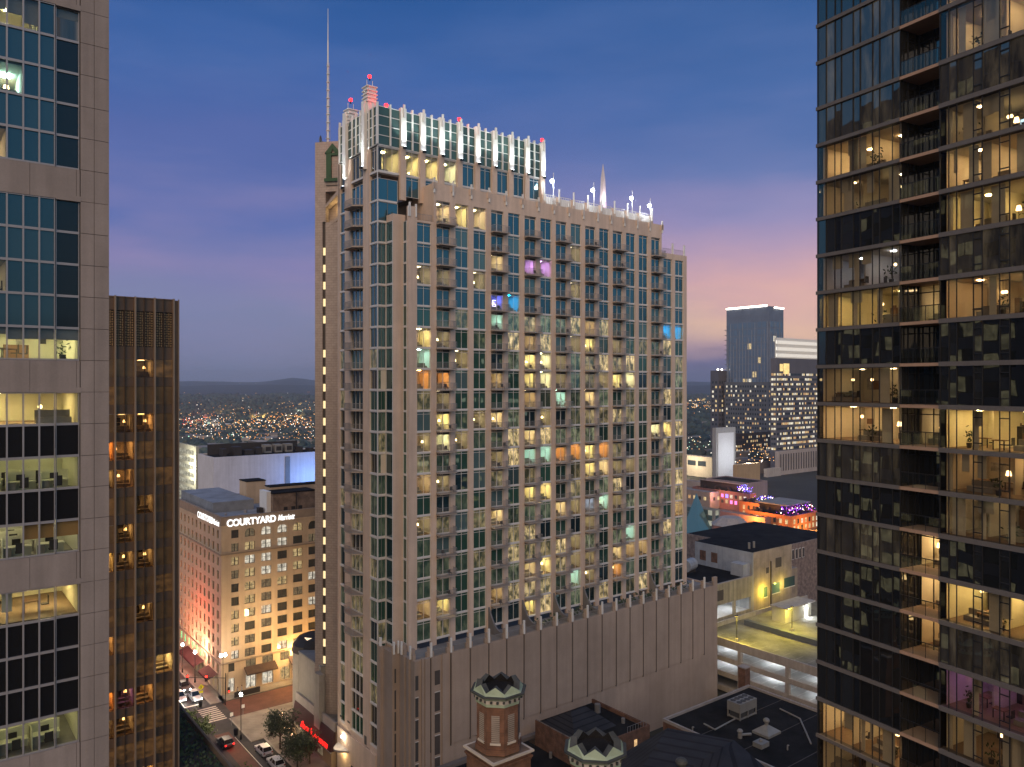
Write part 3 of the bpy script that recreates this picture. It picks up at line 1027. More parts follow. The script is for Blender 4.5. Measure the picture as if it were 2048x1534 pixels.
mids = [N0 + 0.0, 59.75] + [(fins[j] + fins[j + 1]) / 2 for j in range(8)]
for n in mids:
    cr.box(n - 0.11, n + 0.11, V0 - 0.22, V0 + 0.29, ZC0, ZC1 + 0.45, fin_m)
for v in (109.8, 111.1, 114.2, 115.6, 117.0, 120.4, 121.7):
    cr.box(N0 - 0.2, N0 + 0.19, v - 0.1, v + 0.1, ZC0, ZC1 + 0.7, fin_m)
for z in (112.4, 113.9, 115.42, 116.95, 118.4):
    cr.box(N0 + 0.12, CW - 0.36, V0 - 0.06, V0 + 0.28, z - 0.05, z + 0.05, fin_m)
    cr.box(N0 - 0.06, N0 + 0.19, V0 + 0.1, 122.2, z - 0.05, z + 0.05, fin_m)
cr.box(N0, N0 + 0.5, 121.9, 122.4, 105, ZC1, stucco)
T.part('crown', cr)
cp = MB(P_CROWN)
for a, c in zip([N0 + 0.1] + fins, fins + [CW - 0.4]):
    cp.box(a + 0.02, c - 0.02, V0 + 0.02, V0 + 0.1, ZC0 - 0.05, ZC1, P_CROWN)
cp.box(N0 + 0.04, N0 + 0.12, V0 + 0.1, 122, ZC0 - 0.05, ZC1, P_CROWN)
T.part('crown_glass', cp)
# tall windows under the crown
for j in range(9):
    a = (N0 + 0.15) if j == 0 else fins[j - 1] + 0.55
    c = fins[j] - 0.55
    lit = j < 4
    T.inst('window', win_mesh('three' if j == 0 else 'plain', c - a, 3.75, CLEAR if lit else (P_TEAL, P_DARK)[j % 2]), (a, V0 + 0.1, 108.4))
    if lit:
        T.inst('lit_room', room_mesh(c - a + (0.9 if j else 0.4), 3.8, 6.0, 'yellow' if j < 3 else 'pale', j, False, j == 0), (a - (0.2 if j else 0.05), V0 + 0.45, 108.35))
    if j > 0:
        T.inst('window', win_mesh('plain', c - a, 3.2, P_TEAL), (a, V0 + 0.1, 104.9))
    cr2 = None
for c in range(3):
    a, e = LW[c]
    T.inst('window', win_mesh('three' if c == 1 else 'one' if c == 0 else 'plain', e - a, 3.75, CLEAR), (N0 + 0.14, e, 108.4), -math.pi / 2)
    if c < 2: T.inst('lit_room', room_mesh(e - a + 0.4, 3.75, 3.0, 'yellow', c), (N0 + 0.56, e + 0.2, 108.4), -math.pi / 2)
for j in range(9):
    wb = MB(white_frame)
    a = (N0 + 0.15) if j == 0 else fins[j - 1] + 0.52
    wb.box(a, fins[j] - 0.52, V0 + 0.03, V0 + 0.4, 108.12, 108.38, white_frame)
    T.part('sill', wb)
    T.part('lintel', MB(white_frame).box(a, fins[j] - 0.52, V0 + 0.03, V0 + 0.4, 112.16, 112.34, white_frame))
# the two stepped pinnacles on the street side
red_glow = glow('beacon_red', (1.0, 0.012, 0.012), 11.0)
def pinnacle(v, top, lit):
    b = MB(fin_m)
    b.box(N0 - 0.5, N0 + 0.19, v - 0.5, v + 0.5, 109.2, ZC1 + 1.6, fin_m)
    z = ZC1 + 0.2
    n = N0 + 0.75
    s = 0.95
    b.box(n - s * 0.8, n + s * 0.8, v - s * 0.8, v + s * 0.8, ZC1 - 0.4, top - 3.0, fin_m)
    for q in range(5):
        zz = top - 3.0 + q * 0.6
        b.box(n - s, n + s, v - s, v + s, zz + 0.38, zz + 0.56, fin_m)
        b.box(n - s * 0.82, n + s * 0.82, v - s * 0.82, v + s * 0.82, zz, zz + 0.379, fin_m)
    for dx in (-0.5, 0.5):
        b.tube((n + dx, v, top), (n + dx, v, top + 1.1), 0.05, fin_m, 5)
    T.part('pinnacle', b)
pinnacle(112.4, 122.6, True)
pinnacle(119.2, 120.8, False)

# podium
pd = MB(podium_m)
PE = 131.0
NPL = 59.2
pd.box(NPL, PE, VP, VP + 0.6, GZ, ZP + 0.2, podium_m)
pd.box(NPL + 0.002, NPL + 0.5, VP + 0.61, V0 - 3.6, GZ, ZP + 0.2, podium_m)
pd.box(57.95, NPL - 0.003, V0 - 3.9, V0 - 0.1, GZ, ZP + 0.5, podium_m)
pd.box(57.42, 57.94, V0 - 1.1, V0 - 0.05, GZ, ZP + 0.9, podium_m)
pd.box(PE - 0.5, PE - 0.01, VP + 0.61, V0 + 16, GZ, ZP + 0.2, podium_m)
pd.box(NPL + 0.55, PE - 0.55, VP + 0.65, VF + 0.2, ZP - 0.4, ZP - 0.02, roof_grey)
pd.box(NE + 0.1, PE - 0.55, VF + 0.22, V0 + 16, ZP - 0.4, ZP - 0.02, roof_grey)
# pilasters: each bay stands a little proud of the next, and dark strips draw in the shadow line
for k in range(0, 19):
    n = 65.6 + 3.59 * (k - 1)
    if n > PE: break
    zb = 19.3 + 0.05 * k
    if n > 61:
        pd.box(n - 0.06, n + 0.06, VP - 0.16, VP - 0.003, zb, ZP + 0.1, joint_m)  # dark strip that draws in the shadow line between bays
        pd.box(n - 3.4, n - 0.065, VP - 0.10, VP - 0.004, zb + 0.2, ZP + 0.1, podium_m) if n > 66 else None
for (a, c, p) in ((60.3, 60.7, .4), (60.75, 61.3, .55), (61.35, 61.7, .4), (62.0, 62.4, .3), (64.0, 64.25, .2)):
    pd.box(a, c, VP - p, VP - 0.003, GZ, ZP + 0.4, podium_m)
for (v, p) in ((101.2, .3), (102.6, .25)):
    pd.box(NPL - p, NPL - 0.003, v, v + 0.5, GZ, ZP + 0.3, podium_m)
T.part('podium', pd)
# parapet: stepped merlons with pale posts, railing between
def merlon(n):
    pa = MB(podium_m)
    pa.box(n - 0.62, n + 0.62, VP + 0.02, VP + 0.5, ZP + 0.21, ZP + 1.05, podium_m)
    pa.box(n - 0.34, n + 0.34, VP - 0.02, VP + 0.54, ZP + 1.06, ZP + 1.75, podium_m)
    pa.box(n - 0.15, n + 0.15, VP - 0.28, VP - 0.021, ZP + 0.3, ZP + 2.5, fin_m)
    T.part('merlon', pa)
for k in range(-1, 18):
    merlon(65.6 + 3.59 * k)
T.part('merlon', MB(podium_m).box(PE - 1.2, PE, VP + 0.02, VP + 0.5, ZP + 0.21, ZP + 1.9, podium_m))
for v in (101.0, 103.6):
    pa = MB(podium_m)
    pa.box(NPL + 0.02, NPL + 0.5, v - 0.5, v + 0.5, ZP + 0.21, ZP + 1.1, podium_m)
    pa.box(NPL - 0.02, NPL + 0.54, v - 0.26, v + 0.26, ZP + 1.11, ZP + 1.8, podium_m)
    pa.box(NPL - 0.26, NPL - 0.021, v - 0.14, v + 0.14, ZP + 0.3, ZP + 2.3, fin_m)
    T.part('merlon', pa)
for n in (58.2, 58.95):
    pa = MB(podium_m)
    pa.box(n - 0.3, n + 0.3, V0 - 3.88, V0 - 3.5, ZP + 0.51, ZP + 1.5, podium_m)
    pa.box(n - 0.13, n + 0.13, V0 - 4.1, V0 - 3.881, ZP + 0.3, ZP + 2.2, fin_m)
    T.part('merlon', pa)
T.part('merlon', MB(fin_m).box(57.4, 57.7, V0 - 1.1, V0 - 0.7, ZP + 0.91, ZP + 2.2, fin_m))
for k in range(-1, 18):
    pr = MB(rail_m)
    a, c = 65.6 + 3.59 * k + 0.64, 65.6 + 3.59 * (k + 1) - 0.64
    if k == 17: c = PE - 1.22
    for z in (0.25, 1.1):
        pr.box(a, c, VP + 0.2, VP + 0.25, ZP + z, ZP + z + 0.05, rail_m)
    for j in range(15):
        x = a + (c - a) * j / 14
        pr.box(x - 0.018, x + 0.018, VP + 0.205, VP + 0.245, ZP + 0.2, ZP + 1.1, rail_m)
    T.part('railing', pr)
divider_m = plain('divider_grey', (0.17, 0.165, 0.17), 0.9, var=0.1)  # dark grey: the shade on these walls is put into their colour
# curved dividing walls between the terraces
for k in (3, 5, 7, 9, 14):
    b = MB(divider_m)
    n = 65.6 + 3.59 * k
    prof = [(VF, ZP), (VF, ZP + 4.2)]
    for q in range(9):
        s_ = q / 8
        prof.append((VF - 0.1 - 3.6 * s_, ZP + 0.9 + 3.3 * (1 - s_) ** 2.4))
    prof.append((VF - 3.7, ZP))
    m = len(prof)
    vs = [(n - 0.14, p[0], p[1]) for p in prof] + [(n + 0.14, p[0], p[1]) for p in prof]
    b.add(vs, [tuple(range(m)), tuple(reversed(range(m, 2 * m)))] + [(i, i + m, (i + 1) % m + m, (i + 1) % m) for i in range(m)], divider_m)
    T.part('dividing_wall', b)
# podium windows: strips of dark vents
pv = MB(white_frame)
for q in range(9):
    z = ZP - 2.0 - 3.3 * q
    hh = 2.3 if q == 0 else 3.0
    for (a, c) in ((59.35, 59.85), (62.75, 63.65)):
        pv.box(a, c, VP - 0.05, VP - 0.002, z - hh + 0.15, z, grille_m if a < 60 else joint_m)
        if q: pv.box(a - 0.04, c + 0.04, VP - 0.1, VP - 0.055, z + 0.03, z + 0.15, white_frame)
    pv.box(58.35, 58.6, V0 - 3.95, V0 - 3.902, z - hh + 0.15, z, grille_m)
T.part('vents', pv)
# lobby level on the street side
lb = MB(stucco)
lb.box(N0 - 0.25, N0 + 0.039, V0 + 0.2, 122.3, GZ, GZ + 7.9, stucco)
lb.box(N0 - 0.3, N0 - 0.26, 114, 117, GZ, GZ + 3.2, P_DARK)
lb.box(N0 - 0.02, N0 + 0.0, V0 + 3.6, V0 + 4.4, GZ + 8.2, GZ + 9.6, grille_m)
for v in (118.4, 121.2):
    lb.box(N0 - 0.04, N0 - 0.005, v - 0.45, v + 0.45, GZ + 9.6, GZ + 9.9, grille_m)
T.part('lobby_front', lb)
# potted greenery on the terraces
pg = MB(leaf_dark)
for q in range(520):
    n = rw.choice((rw.uniform(104, 113), rw.uniform(104, 113), rw.uniform(84, 90), rw.uniform(118, 124), rw.uniform(92, 97)))
    v = VP + 1.2 + rw.random() * 1.2
    z = ZP + 0.3 + abs(rw.gauss(0, 0.7))
    d = Vector((rw.uniform(-1, 1), rw.uniform(-1, 1), rw.uniform(-1, 1))).normalized() * 0.22
    e = d.orthogonal().normalized() * 0.16
    c = Vector((n, v, z))
    pg.quad(c - d, c - e, c + d, c + e, leaf_dark)
single('terrace_shrubs', pg, 'dark potted shrubs along the terrace on top of the podium', 'shrub', G, (104, VP + 1, ZP), kind='stuff')

# lamps on the tower roof: a thing each
bulb_w = glow('bulb_white', (0.86, 0.93, 1.0), 24.0)
def uplight(n, v, z, side, lab):
    t = Thing('uplight', lab, 'floodlight', G, (n, v, z), 'uplights under the fins of the crown')
    b = MB(black_metal)
    if side:
        b.box(n - 0.45, n - 0.1, v - 0.25, v + 0.25, z - 0.35, z, black_metal)
        b.box(n - 0.12, n + 0.05, v - 0.06, v + 0.06, z - 0.3, z - 0.15, black_metal)
    else:
        b.box(n - 0.25, n + 0.25, v - 0.45, v - 0.1, z - 0.35, z, black_metal)
        b.box(n - 0.06, n + 0.06, v - 0.12, v + 0.05, z - 0.3, z - 0.15, black_metal)
    t.part('housing', b)
    l = MB(bulb_w)
    if side: l.box(n - 0.4, n - 0.15, v - 0.2, v + 0.2, z + 0.005, z + 0.03, bulb_w)
    else: l.box(n - 0.2, n + 0.2, v - 0.4, v - 0.15, z + 0.005, z + 0.03, bulb_w)
    t.part('lens', l)
    if side: t.lamp('uplight_lamp', (n - 0.95, v, z - 0.2), (0.92, 1.0, 0.96), 2600, 0.12, 'SPOT', (0.10, 0, 1), 75, 0.9)
    else: t.lamp('uplight_lamp', (n, v - 0.95, z - 0.2), (0.92, 1.0, 0.96), 2600, 0.12, 'SPOT', (0, 0.10, 1), 75, 0.9)
ORD = ['first', 'second', 'third', 'fourth', 'fifth', 'sixth', 'seventh', 'eighth', 'ninth']
for j, n in enumerate(fins):
    uplight(n, V0 - 0.5, 112.6, False, 'small white floodlight under the %s fin of the long crown face from the glass corner' % ORD[j])
uplight(N0 - 0.5, 112.4, 109.6, True, 'small white floodlight under the tall pinnacle on the street face')
uplight(N0 - 0.5, 119.2, 107.8, True, 'small white floodlight under the shorter pinnacle on the street face')
def beacon(n, v, z, lab):
    t = Thing('beacon', lab, 'beacon', G, (n, v, z), 'red aircraft warning beacons')
    b = MB(black_metal)
    b.cyl(n, v, z, z + 0.35, 0.12, n=8, m=black_metal)
    t.part('stand', b)
    t.part('lamp', MB(red_glow).ball((n, v, z + 0.62), 0.3, red_glow, 10))
    t.lamp('beacon_lamp', (n, v - 0.0, z + 1.1), (1, 0.05, 0.03), 260, 0.25)
beacon(N0 + 0.75, 112.4, 123.7, 'red beacon on the tall striped pinnacle at the top of the crown')
beacon(N0 + 0.75, 119.2, 121.9, 'red beacon on the shorter pinnacle nearest the antenna mast')
beacon(59.7, V0 + 1.2, 118.6, 'red beacon behind the parapet at the glass corner of the crown')
beacon(fins[3], V0 - 0.05, 118.8, 'red beacon above the middle fin of the crown')
beacon(fins[8], V0 - 0.05, 118.8, 'red beacon on the last fin of the crown above the roof terrace')
def flood(px, py, v, lab):
    n = G.n_at(px, v)
    z = G.z_at(py, n, v)
    t = Thing('roof_floodlight', lab, 'floodlight', G, (n, v, 105.9), 'floodlight masts on the roof terrace')
    t.part('mast', MB(fin_m).cyl(n + 0.1, v, 105.9, z + 1.6, 0.09, 0.05, 6, fin_m))
    t.part('lamp_head', MB(bulb_w).ball((n - 0.3, v - 0.1, z), 0.36, bulb_w, 12))
    t.lamp('floodlight_lamp', (n - 0.3, v - 0.5, z - 0.4), (0.85, 0.92, 1.0), 420, 0.3)
flood(1106, 363, VF + 1.8, 'white floodlight on the mast nearest the crown of the beige tower')
flood(1187, 381, VF + 1.8, 'white floodlight mast beside the distant pale spire')
flood(1264, 397, VF + 1.8, 'white floodlight mast second from the far end of the roof terrace')
flood(1300, 412, VF + 1.8, 'white floodlight mast nearest the far end of the roof terrace')
# ------------------------------------------------------------------ concrete office tower by the eye
LV, LN = 53.8, 9.8
RH = 1.951
T = Thing('office_tower', 'grey concrete office tower with ribbon windows beside the bronze glass tower', 'tower', G, (LN, LV, GZ))
ZG = [74.46 + 11.70 * q for q in (2, 1, 0, -1, -2)]   # tops of the window groups, from high to low
b = MB(conc_l)
LX = -9.0
WE = 8.18                                              # the windows end here
colx = [6.87 - 0.813 * j for j in range(20)]           # pane edges going away from the corner
TOPZ = 121.0
b.box(LX, WE + 0.02, LV + 8, LV + 8.1, GZ, TOPZ, joint_m)
b.box(WE + 0.06, LN - 0.03, LV + 0.06, LV + 0.5, GZ, TOPZ, joint_m)
b.box(LN - 0.5, LN - 0.03, LV + 0.51, LV + 40, GZ, TOPZ, conc_l)
b.box(LX, LN, LV + 0.1, LV + 40, TOPZ, TOPZ + 0.4, roof_grey)
for q in range(-1, 6):
    zt = 74.46 + 11.70 * (3 - q)
    for r in range(6):                                  # corner pier panels with open joints
        z1 = zt - RH * r + (1.951 * 0.0)
        for (a, c) in ((WE + 0.05, 8.96), (8.985, LN)):
            b.box(a, c, LV - 0.02, LV + 0.055, z1 - RH + 0.03, z1, conc_l)
    z1, z0 = zt + 1.95, zt + 0.02                       # the concrete band over each group
    a = LX
    while a < WE:
        c = min(a + 2.43, WE + 0.02)
        b.box(a, c - 0.02, LV - 0.02, LV + 0.41, z0, z1 - 0.02, conc_l)
        a = c
    b.box(6.9, WE + 0.06, LV - 0.035, LV - 0.022, z0 - 0.05, z0 + 0.28, conc_l)
T.part('wall', b)
# the return side of the tower, seen only as a mirror image in the glass tower
sd = MB(conc_l)
glow_side = lit_pane('office_side_lit', (1.0, 0.86, 0.46), 0.75, (0.8, 0.8, 0.8), 0.3)
for q in range(24):
    z = TOPZ - 3 - 3.9 * q
    sd.box(LN - 0.028, LN + 0.02, LV + 3, LV + 37, z - 2.2, z, P_LEFT)
    rs = random.Random(q)
    for j in range(11):
        if rs.random() < 0.5:
            sd.box(LN + 0.021, LN + 0.04, LV + 3.2 + j * 3, LV + 5.9 + j * 3, z - 2.1, z - 0.1, glow_side)
T.part('side_windows', sd)
# panes
LITO = {(0, 0): (('office', 0, 4),), (0, 2): (('teal', 1, 3),), (0, 4): (('warm', 0, 2),), (1, 4): (('office', 0, 6),), (1, 2): (('dim', 0, 2),),
        (2, 0): (('yellow', 0, 6),), (2, 2): (('office', 0, 6),), (2, 4): (('pale', 0, 6),), (3, 0): (('yellow', 0, 6),), (3, 4): (('office', 0, 6),)}
blind_m = plain('blind', (0.16, 0.16, 0.18), 0.9, var=0.06)
blind_o = plain('blind_amber', (0.36, 0.20, 0.08), 0.9, var=0.06)
def office_pane(w, h, g):
    key = ('office', round(w, 3), g.name)
    if key not in WINS:
        p = MB(alu)
        p.box(0.02, w - 0.02, 0.11, 0.13, 0.02, h - 0.02, g)
        p.box(0, 0.045, 0, 0.108, 0, h, alu); p.box(w - 0.045, w, 0, 0.108, 0, h, alu)
        p.box(0.046, w - 0.046, 0.012, 0.106, 0, 0.1, alu); p.box(0.046, w - 0.046, 0.012, 0.106, h - 0.05, h, alu)
        WINS[key] = p.mesh('window')
    return WINS[key]
left_rest = MB(alu)
ro = random.Random(5)
for q in range(4):
    zt = 74.46 + 11.70 * (2 - q)
    for r in range(5):
        z0 = zt - RH * (r + 1)
        lits = LITO.get((q, r), ())
        def is_lit(j):    # column 5 = corner pane, 4..: leftwards
            return any(a <= (5 - j) < e for s_, a, e in [(s, a, e) for (s, a, e) in lits])
        for j in range(-1, 17):
            if j == -1:
                a, w = 6.92, WE - 6.92
            else:
                a, w = colx[j] - 0.813, 0.813
            idx = 4 - j      # 5 = corner pane, 4 = next, ... 0 = first whole pane of the picture
            lit = any(s0 <= max(idx, 0) < e0 for (st, s0, e0) in lits) or (r % 2 == 0 and False)
            if j == -1 and q == 0 and r == 0: lit = True
            if lit: g = CLEAR
            elif j == -1: g = P_BLACK
            elif q >= 2: g = P_BLACK
            else: g = P_SPAN if r % 2 else P_LEFT
            if j < 5:
                T.inst('window', office_pane(w, RH, g), (a, LV + (0.12 if j == -1 else 0.0), z0))
            else:
                left_rest.box(a + 0.02, a + w - 0.02, LV + 0.11, LV + 0.13, z0 + 0.02, z0 + RH - 0.02, g)
                left_rest.box(a, a + 0.045, LV, LV + 0.108, z0, z0 + RH, alu)
                left_rest.box(a + 0.046, a + w, LV + 0.012, LV + 0.106, z0, z0 + 0.1, alu)
        for (st, s0, e0) in lits:
            x1 = WE if e0 >= 6 else colx[4 - e0 + 1] if e0 <= 4 else 6.87
            x0 = LX + 1 if s0 == 0 else colx[4 - s0] - 0.813
            full = st in ('office', 'pale') and q >= 2
            T.inst('lit_room', room_mesh(x1 - x0, RH + (0.0 if not full else 0.35), 6.5, st, q + r, full), (x0, LV + 0.52, z0 - (0.0 if not full else 0.3)))
        # blinds half drawn
        if (q, r) in ((0, 0), (1, 4), (2, 4)):
            bl = MB(blind_m)
            for idx in range(6):
                drop = {(0, 0): (0.3, 0.95, 1.05, 1.45, 1.65, 0.6), (1, 4): (0.4, 0.45, 0.75, 0.7, 0.7, 0.7), (2, 4): (0, 0, 0, 0.95, 0.95, 0.95)}[(q, r)][idx]
                if drop <= 0: continue
                a, c = (6.95, WE - 0.03) if idx == 5 else (colx[4 - idx] - 0.78, colx[4 - idx] - 0.03)
                bl.box(a, c, LV + 0.32, LV + 0.34, z0 + RH - drop, z0 + RH - 0.03, blind_o if q == 2 else blind_m)
            T.part('blinds', bl)

T.part('windows', left_rest, kind='stuff')
# ------------------------------------------------------------------ bronze glass tower
BV, BN = 117.0, 30.3
T = Thing('bronze_office_tower', 'brown bronze glass tower with vertical fins and a pierced screen at its top', 'tower', G, (BN, BV, GZ))
bronze = plain('bronze_frame', (0.20, 0.128, 0.080), 0.55, metal=0.3, var=0.12)
bronze_d = plain('bronze_dark', (0.07, 0.046, 0.03), 0.6, metal=0.2, var=0.12)
bronze_p = plain('bronze_panel', (0.15, 0.098, 0.064), 0.5, metal=0.2, var=0.1)
fin_b = plain('fin_pale', (0.34, 0.25, 0.18), 0.5, metal=0.3, var=0.08)
gold_m = plain('screen_gold', (0.42, 0.28, 0.14), 0.6, metal=0.2, var=0.2)
BT = 87.0
BXS = [29.6 - 2.52 * j for j in range(6)]
b = MB(bronze_d)
b.box(14, BN - 0.52, BV + 6.0, BV + 22, GZ, BT - 0.3, bronze_d)
b.box(BN - 0.5, BN, BV - 0.1, BV + 22, GZ, BT - 0.15, bronze)
b.box(14, BN - 0.51, BV, BV + 0.7, BT - 0.15, BT, bronze)
b.box(14, BN - 0.51, BV + 0.1, BV + 0.7, BT - 1.9, BT - 0.151, bronze_p)
b.box(14, BN - 0.51, BV + 0.1, BV + 0.7, BT - 8.6, BT - 6.9, bronze_p)
BFH = 3.8
for f in range(21):
    z = BT - 8.6 - BFH * f
    b.box(14, BN - 0.51, BV + 0.1, BV + 0.7, z - BFH, z - BFH + 1.25, bronze_p)
T.part('frame', b)
fb = MB(fin_b)
for x in BXS:
    fb.box(x - 0.09, x + 0.09, BV - 0.45, BV + 0.098, GZ, BT + 0.05, fin_b)
    fb.box(x - 1.3, x - 1.22, BV - 0.12, BV + 0.098, GZ, BT, bronze_d)
fb.box(BN - 0.1, BN + 0.04, BV - 0.3, BV - 0.101, GZ, BT, fin_b)
T.part('fins', fb)
sc = MB(gold_m)
sc.box(14, BN - 0.52, BV + 0.3, BV + 0.35, BT - 6.9, BT - 1.9, bronze_d)
for x in BXS:
    for h_ in range(2):
        x0 = x - 1.26 * (h_ + 1) + 0.1
        for r in range(14):
            for c in range(4):
                xx, zz = x0 + c * 0.27 + 0.02, BT - 6.8 + r * 0.345
                if (r + c) % 2: sc.box(xx, xx + 0.11, BV + 0.2, BV + 0.28, zz, zz + 0.3, gold_m)
                else: sc.box(xx - 0.06, xx + 0.17, BV + 0.2, BV + 0.28, zz + 0.1, zz + 0.2, gold_m)
T.part('pierced_screen', sc)
LITB = {(2, 1): 'amber', (2, 2): 'dim', (3, 2): 'amber', (3, 3): 'orange', (4, 2): 'amber', (4, 3): 'dim', (6, 2): 'dim', (7, 3): 'yellow', (7, 2): 'dim', (7, 1): 'dim', (9, 1): 'dim', (11, 0): 'pale',
        (10, 3): 'amber', (12, 3): 'orange', (12, 2): 'violet', (12, 1): 'amber', (13, 3): 'dim', (13, 2): 'dim', (15, 3): 'amber', (15, 2): 'orange', (15, 1): 'amber', (16, 2): 'orange', (16, 1): 'amber', (16, 3): 'orange', (0, 1): 'dim', (5, 1): 'dim'}
bm = {}
for f in range(18):
    for j in range(4):
        z = BT - 8.6 - BFH * f - BFH + 1.27
        lit = LITB.get((f, j))
        x0, x1 = BXS[j] - 2.52 + 0.1, BXS[j] - 0.1
        g = CLEAR_B if lit else (P_BROWN2 if f >= 12 or (f + j) % 4 == 0 else P_BROWN)
        if g.name not in bm:
            p = MB(g)
            w = x1 - x0
            p.box(0, w, 0, 0.03, 0, 2.5, g)
            bm[g.name] = p.mesh('window')
        T.inst('window', bm[g.name], (x0, BV + 0.14, z))
        if lit:
            T.inst('lit_room', room_mesh(x1 - x0, 2.5, 0.5 + 4.5, lit, (f + j) % 6), (x0, BV + 0.18, z))

# ------------------------------------------------------------------ glass apartment tower on the near side
RN = 55.7
T = Thing('glass_apartment_tower', 'dark glass apartment tower with grey floor bands and a column of recessed balconies', 'tower', GR, (RN, 30, GZ))
VA1, VA0 = GR.v_at(1634.5, RN), GR.v_at(1800, RN)
VB1, VB0 = GR.v_at(1879, RN), 12.0
RF = 3.187
levels = [73.26 + RF * k for k in range(-16, 9)]
z = levels[-1]
for hgt_ in (3.95, 3.2, 3.2, 3.2, 3.2, 3.2):
    z += hgt_
    levels.append(z)
b = MB(slab_r)
for z in levels:
    b.box(RN - 0.12, RN + 0.6, VA0, VA1 + 0.06, z - 0.15, z + 0.15, slab_r)
    b.box(RN - 0.12, RN + 0.6, VB0, VB1, z - 0.17, z + 0.17, slab_r)
    b.box(RN - 0.05, RN + 2.6, VB1 + 0.005, VA0 - 0.005, z - 0.13, z + 0.11, soffit_r)
b.box(RN + 9, RN + 9.4, VB0, VA1, GZ, levels[-1], joint_m)
b.box(RN + 0.05, RN + 9, VA1 - 0.2, VA1, GZ, levels[-1] - 0.2, P_RIGHT)
b.box(RN + 0.05, RN + 9, VB0, VB0 + 0.2, GZ, levels[-1] - 0.2, P_RIGHT)
b.box(RN - 0.02, RN + 9.4, VB0, VA1, levels[-1] + 0.171, levels[-1] + 0.5, roof_grey)
b.box(RN - 0.02, RN + 9.4, VB0, VA1, GZ, levels[0] - 0.18, slab_r)
T.part('frame', b)
A_EDGES = [VA1] + [GR.v_at(1600 + x / 3.424, RN) for x in (178, 238, 281, 362, 410, 495, 543, 632)] + [VA0]
B_EDGES = [VB1] + [GR.v_at(1600 + x / 3.424, RN) for x in (1018, 1072, 1187, 1247, 1367, 1435)] + [GR.v_at(2075, RN), GR.v_at(2130, RN), VB0]
def glazing(edges, h, g, ops=()):
    key = (round(edges[0], 2), round(h, 2), g if isinstance(g, str) else g.name)
    if key in WINS: return WINS[key]
    p = MB(black_metal)
    o = edges[0]
    for j in range(len(edges) - 1):
        a, c = edges[j] - o, edges[j + 1] - o
        p.box(0.06, 0.09, c + 0.02, a - 0.02, 0.0, h, g)
        p.box(-0.02, 0.055, c - 0.028, c + 0.028, 0, h, black_metal)
        if j in ops:
            for zz in (h * 0.18, h * 0.82):
                p.box(-0.03, 0.055, c + 0.03, a - 0.03, zz - 0.035, zz + 0.035, black_metal)
    p.box(-0.02, 0.055, -0.05, 0, 0, h, black_metal)
    WINS[key] = p.mesh('window')
    return WINS[key]
# rows from the top of the picture down; None is an unlit flat
NL = len(levels)
row_of = {}
#            A      B       nook
ROWS = [(None, 'amber', None), (None, 'warm', None), (None, 'warm', None), (None, None, None), ('warm', 'dim', None), ('dim', 'warm', None), (None, 'yellow', None), ('steel', None, None),
        ('yellow', 'amber', 'dim'), (None, None, None), ('dim', None, None), ('warm', 'yellow', 'dim'), (None, 'amber', None), (None, 'dim', None), (None, None, 'warm'),
        (None, 'yellow', 'warm'), (None, None, 'amber'), (None, 'violet', None), (None, 'dim', None), ('warm', None, None), ('dim', None, None), (None, None, None)]
rr = random.Random(3)
b73 = levels.index(73.26)
for li in range(NL - 1):
    z0, z1 = levels[li], levels[li + 1]
    row = 10 - (li - b73)                # the floor just above eye level is the tenth row from the top
    st = ROWS[row] if 0 <= row < len(ROWS) else (None, None, None)
    h = z1 - z0 - 0.34
    zb = z0 + 0.17
    for s_, (edges, ops) in enumerate(((A_EDGES, ()), (B_EDGES, (3, 5)))):
        lit = st[s_]
        g = CLEAR_T if lit else (P_RIGHT if rr.random() < 0.7 else P_RIGHT2)
        T.inst('window', glazing(edges, h, g, ops), (RN, edges[0], zb))
        if lit:
            L = edges[0] - edges[-1] if s_ == 0 else edges[0] - edges[-3]
            T.inst('lit_room', room_mesh(L - 0.3, h, 5.5, lit, (row + s_ * 2) % 6), (RN + 0.35, edges[0] - 0.24, zb), -math.pi / 2)
        else:
            pass
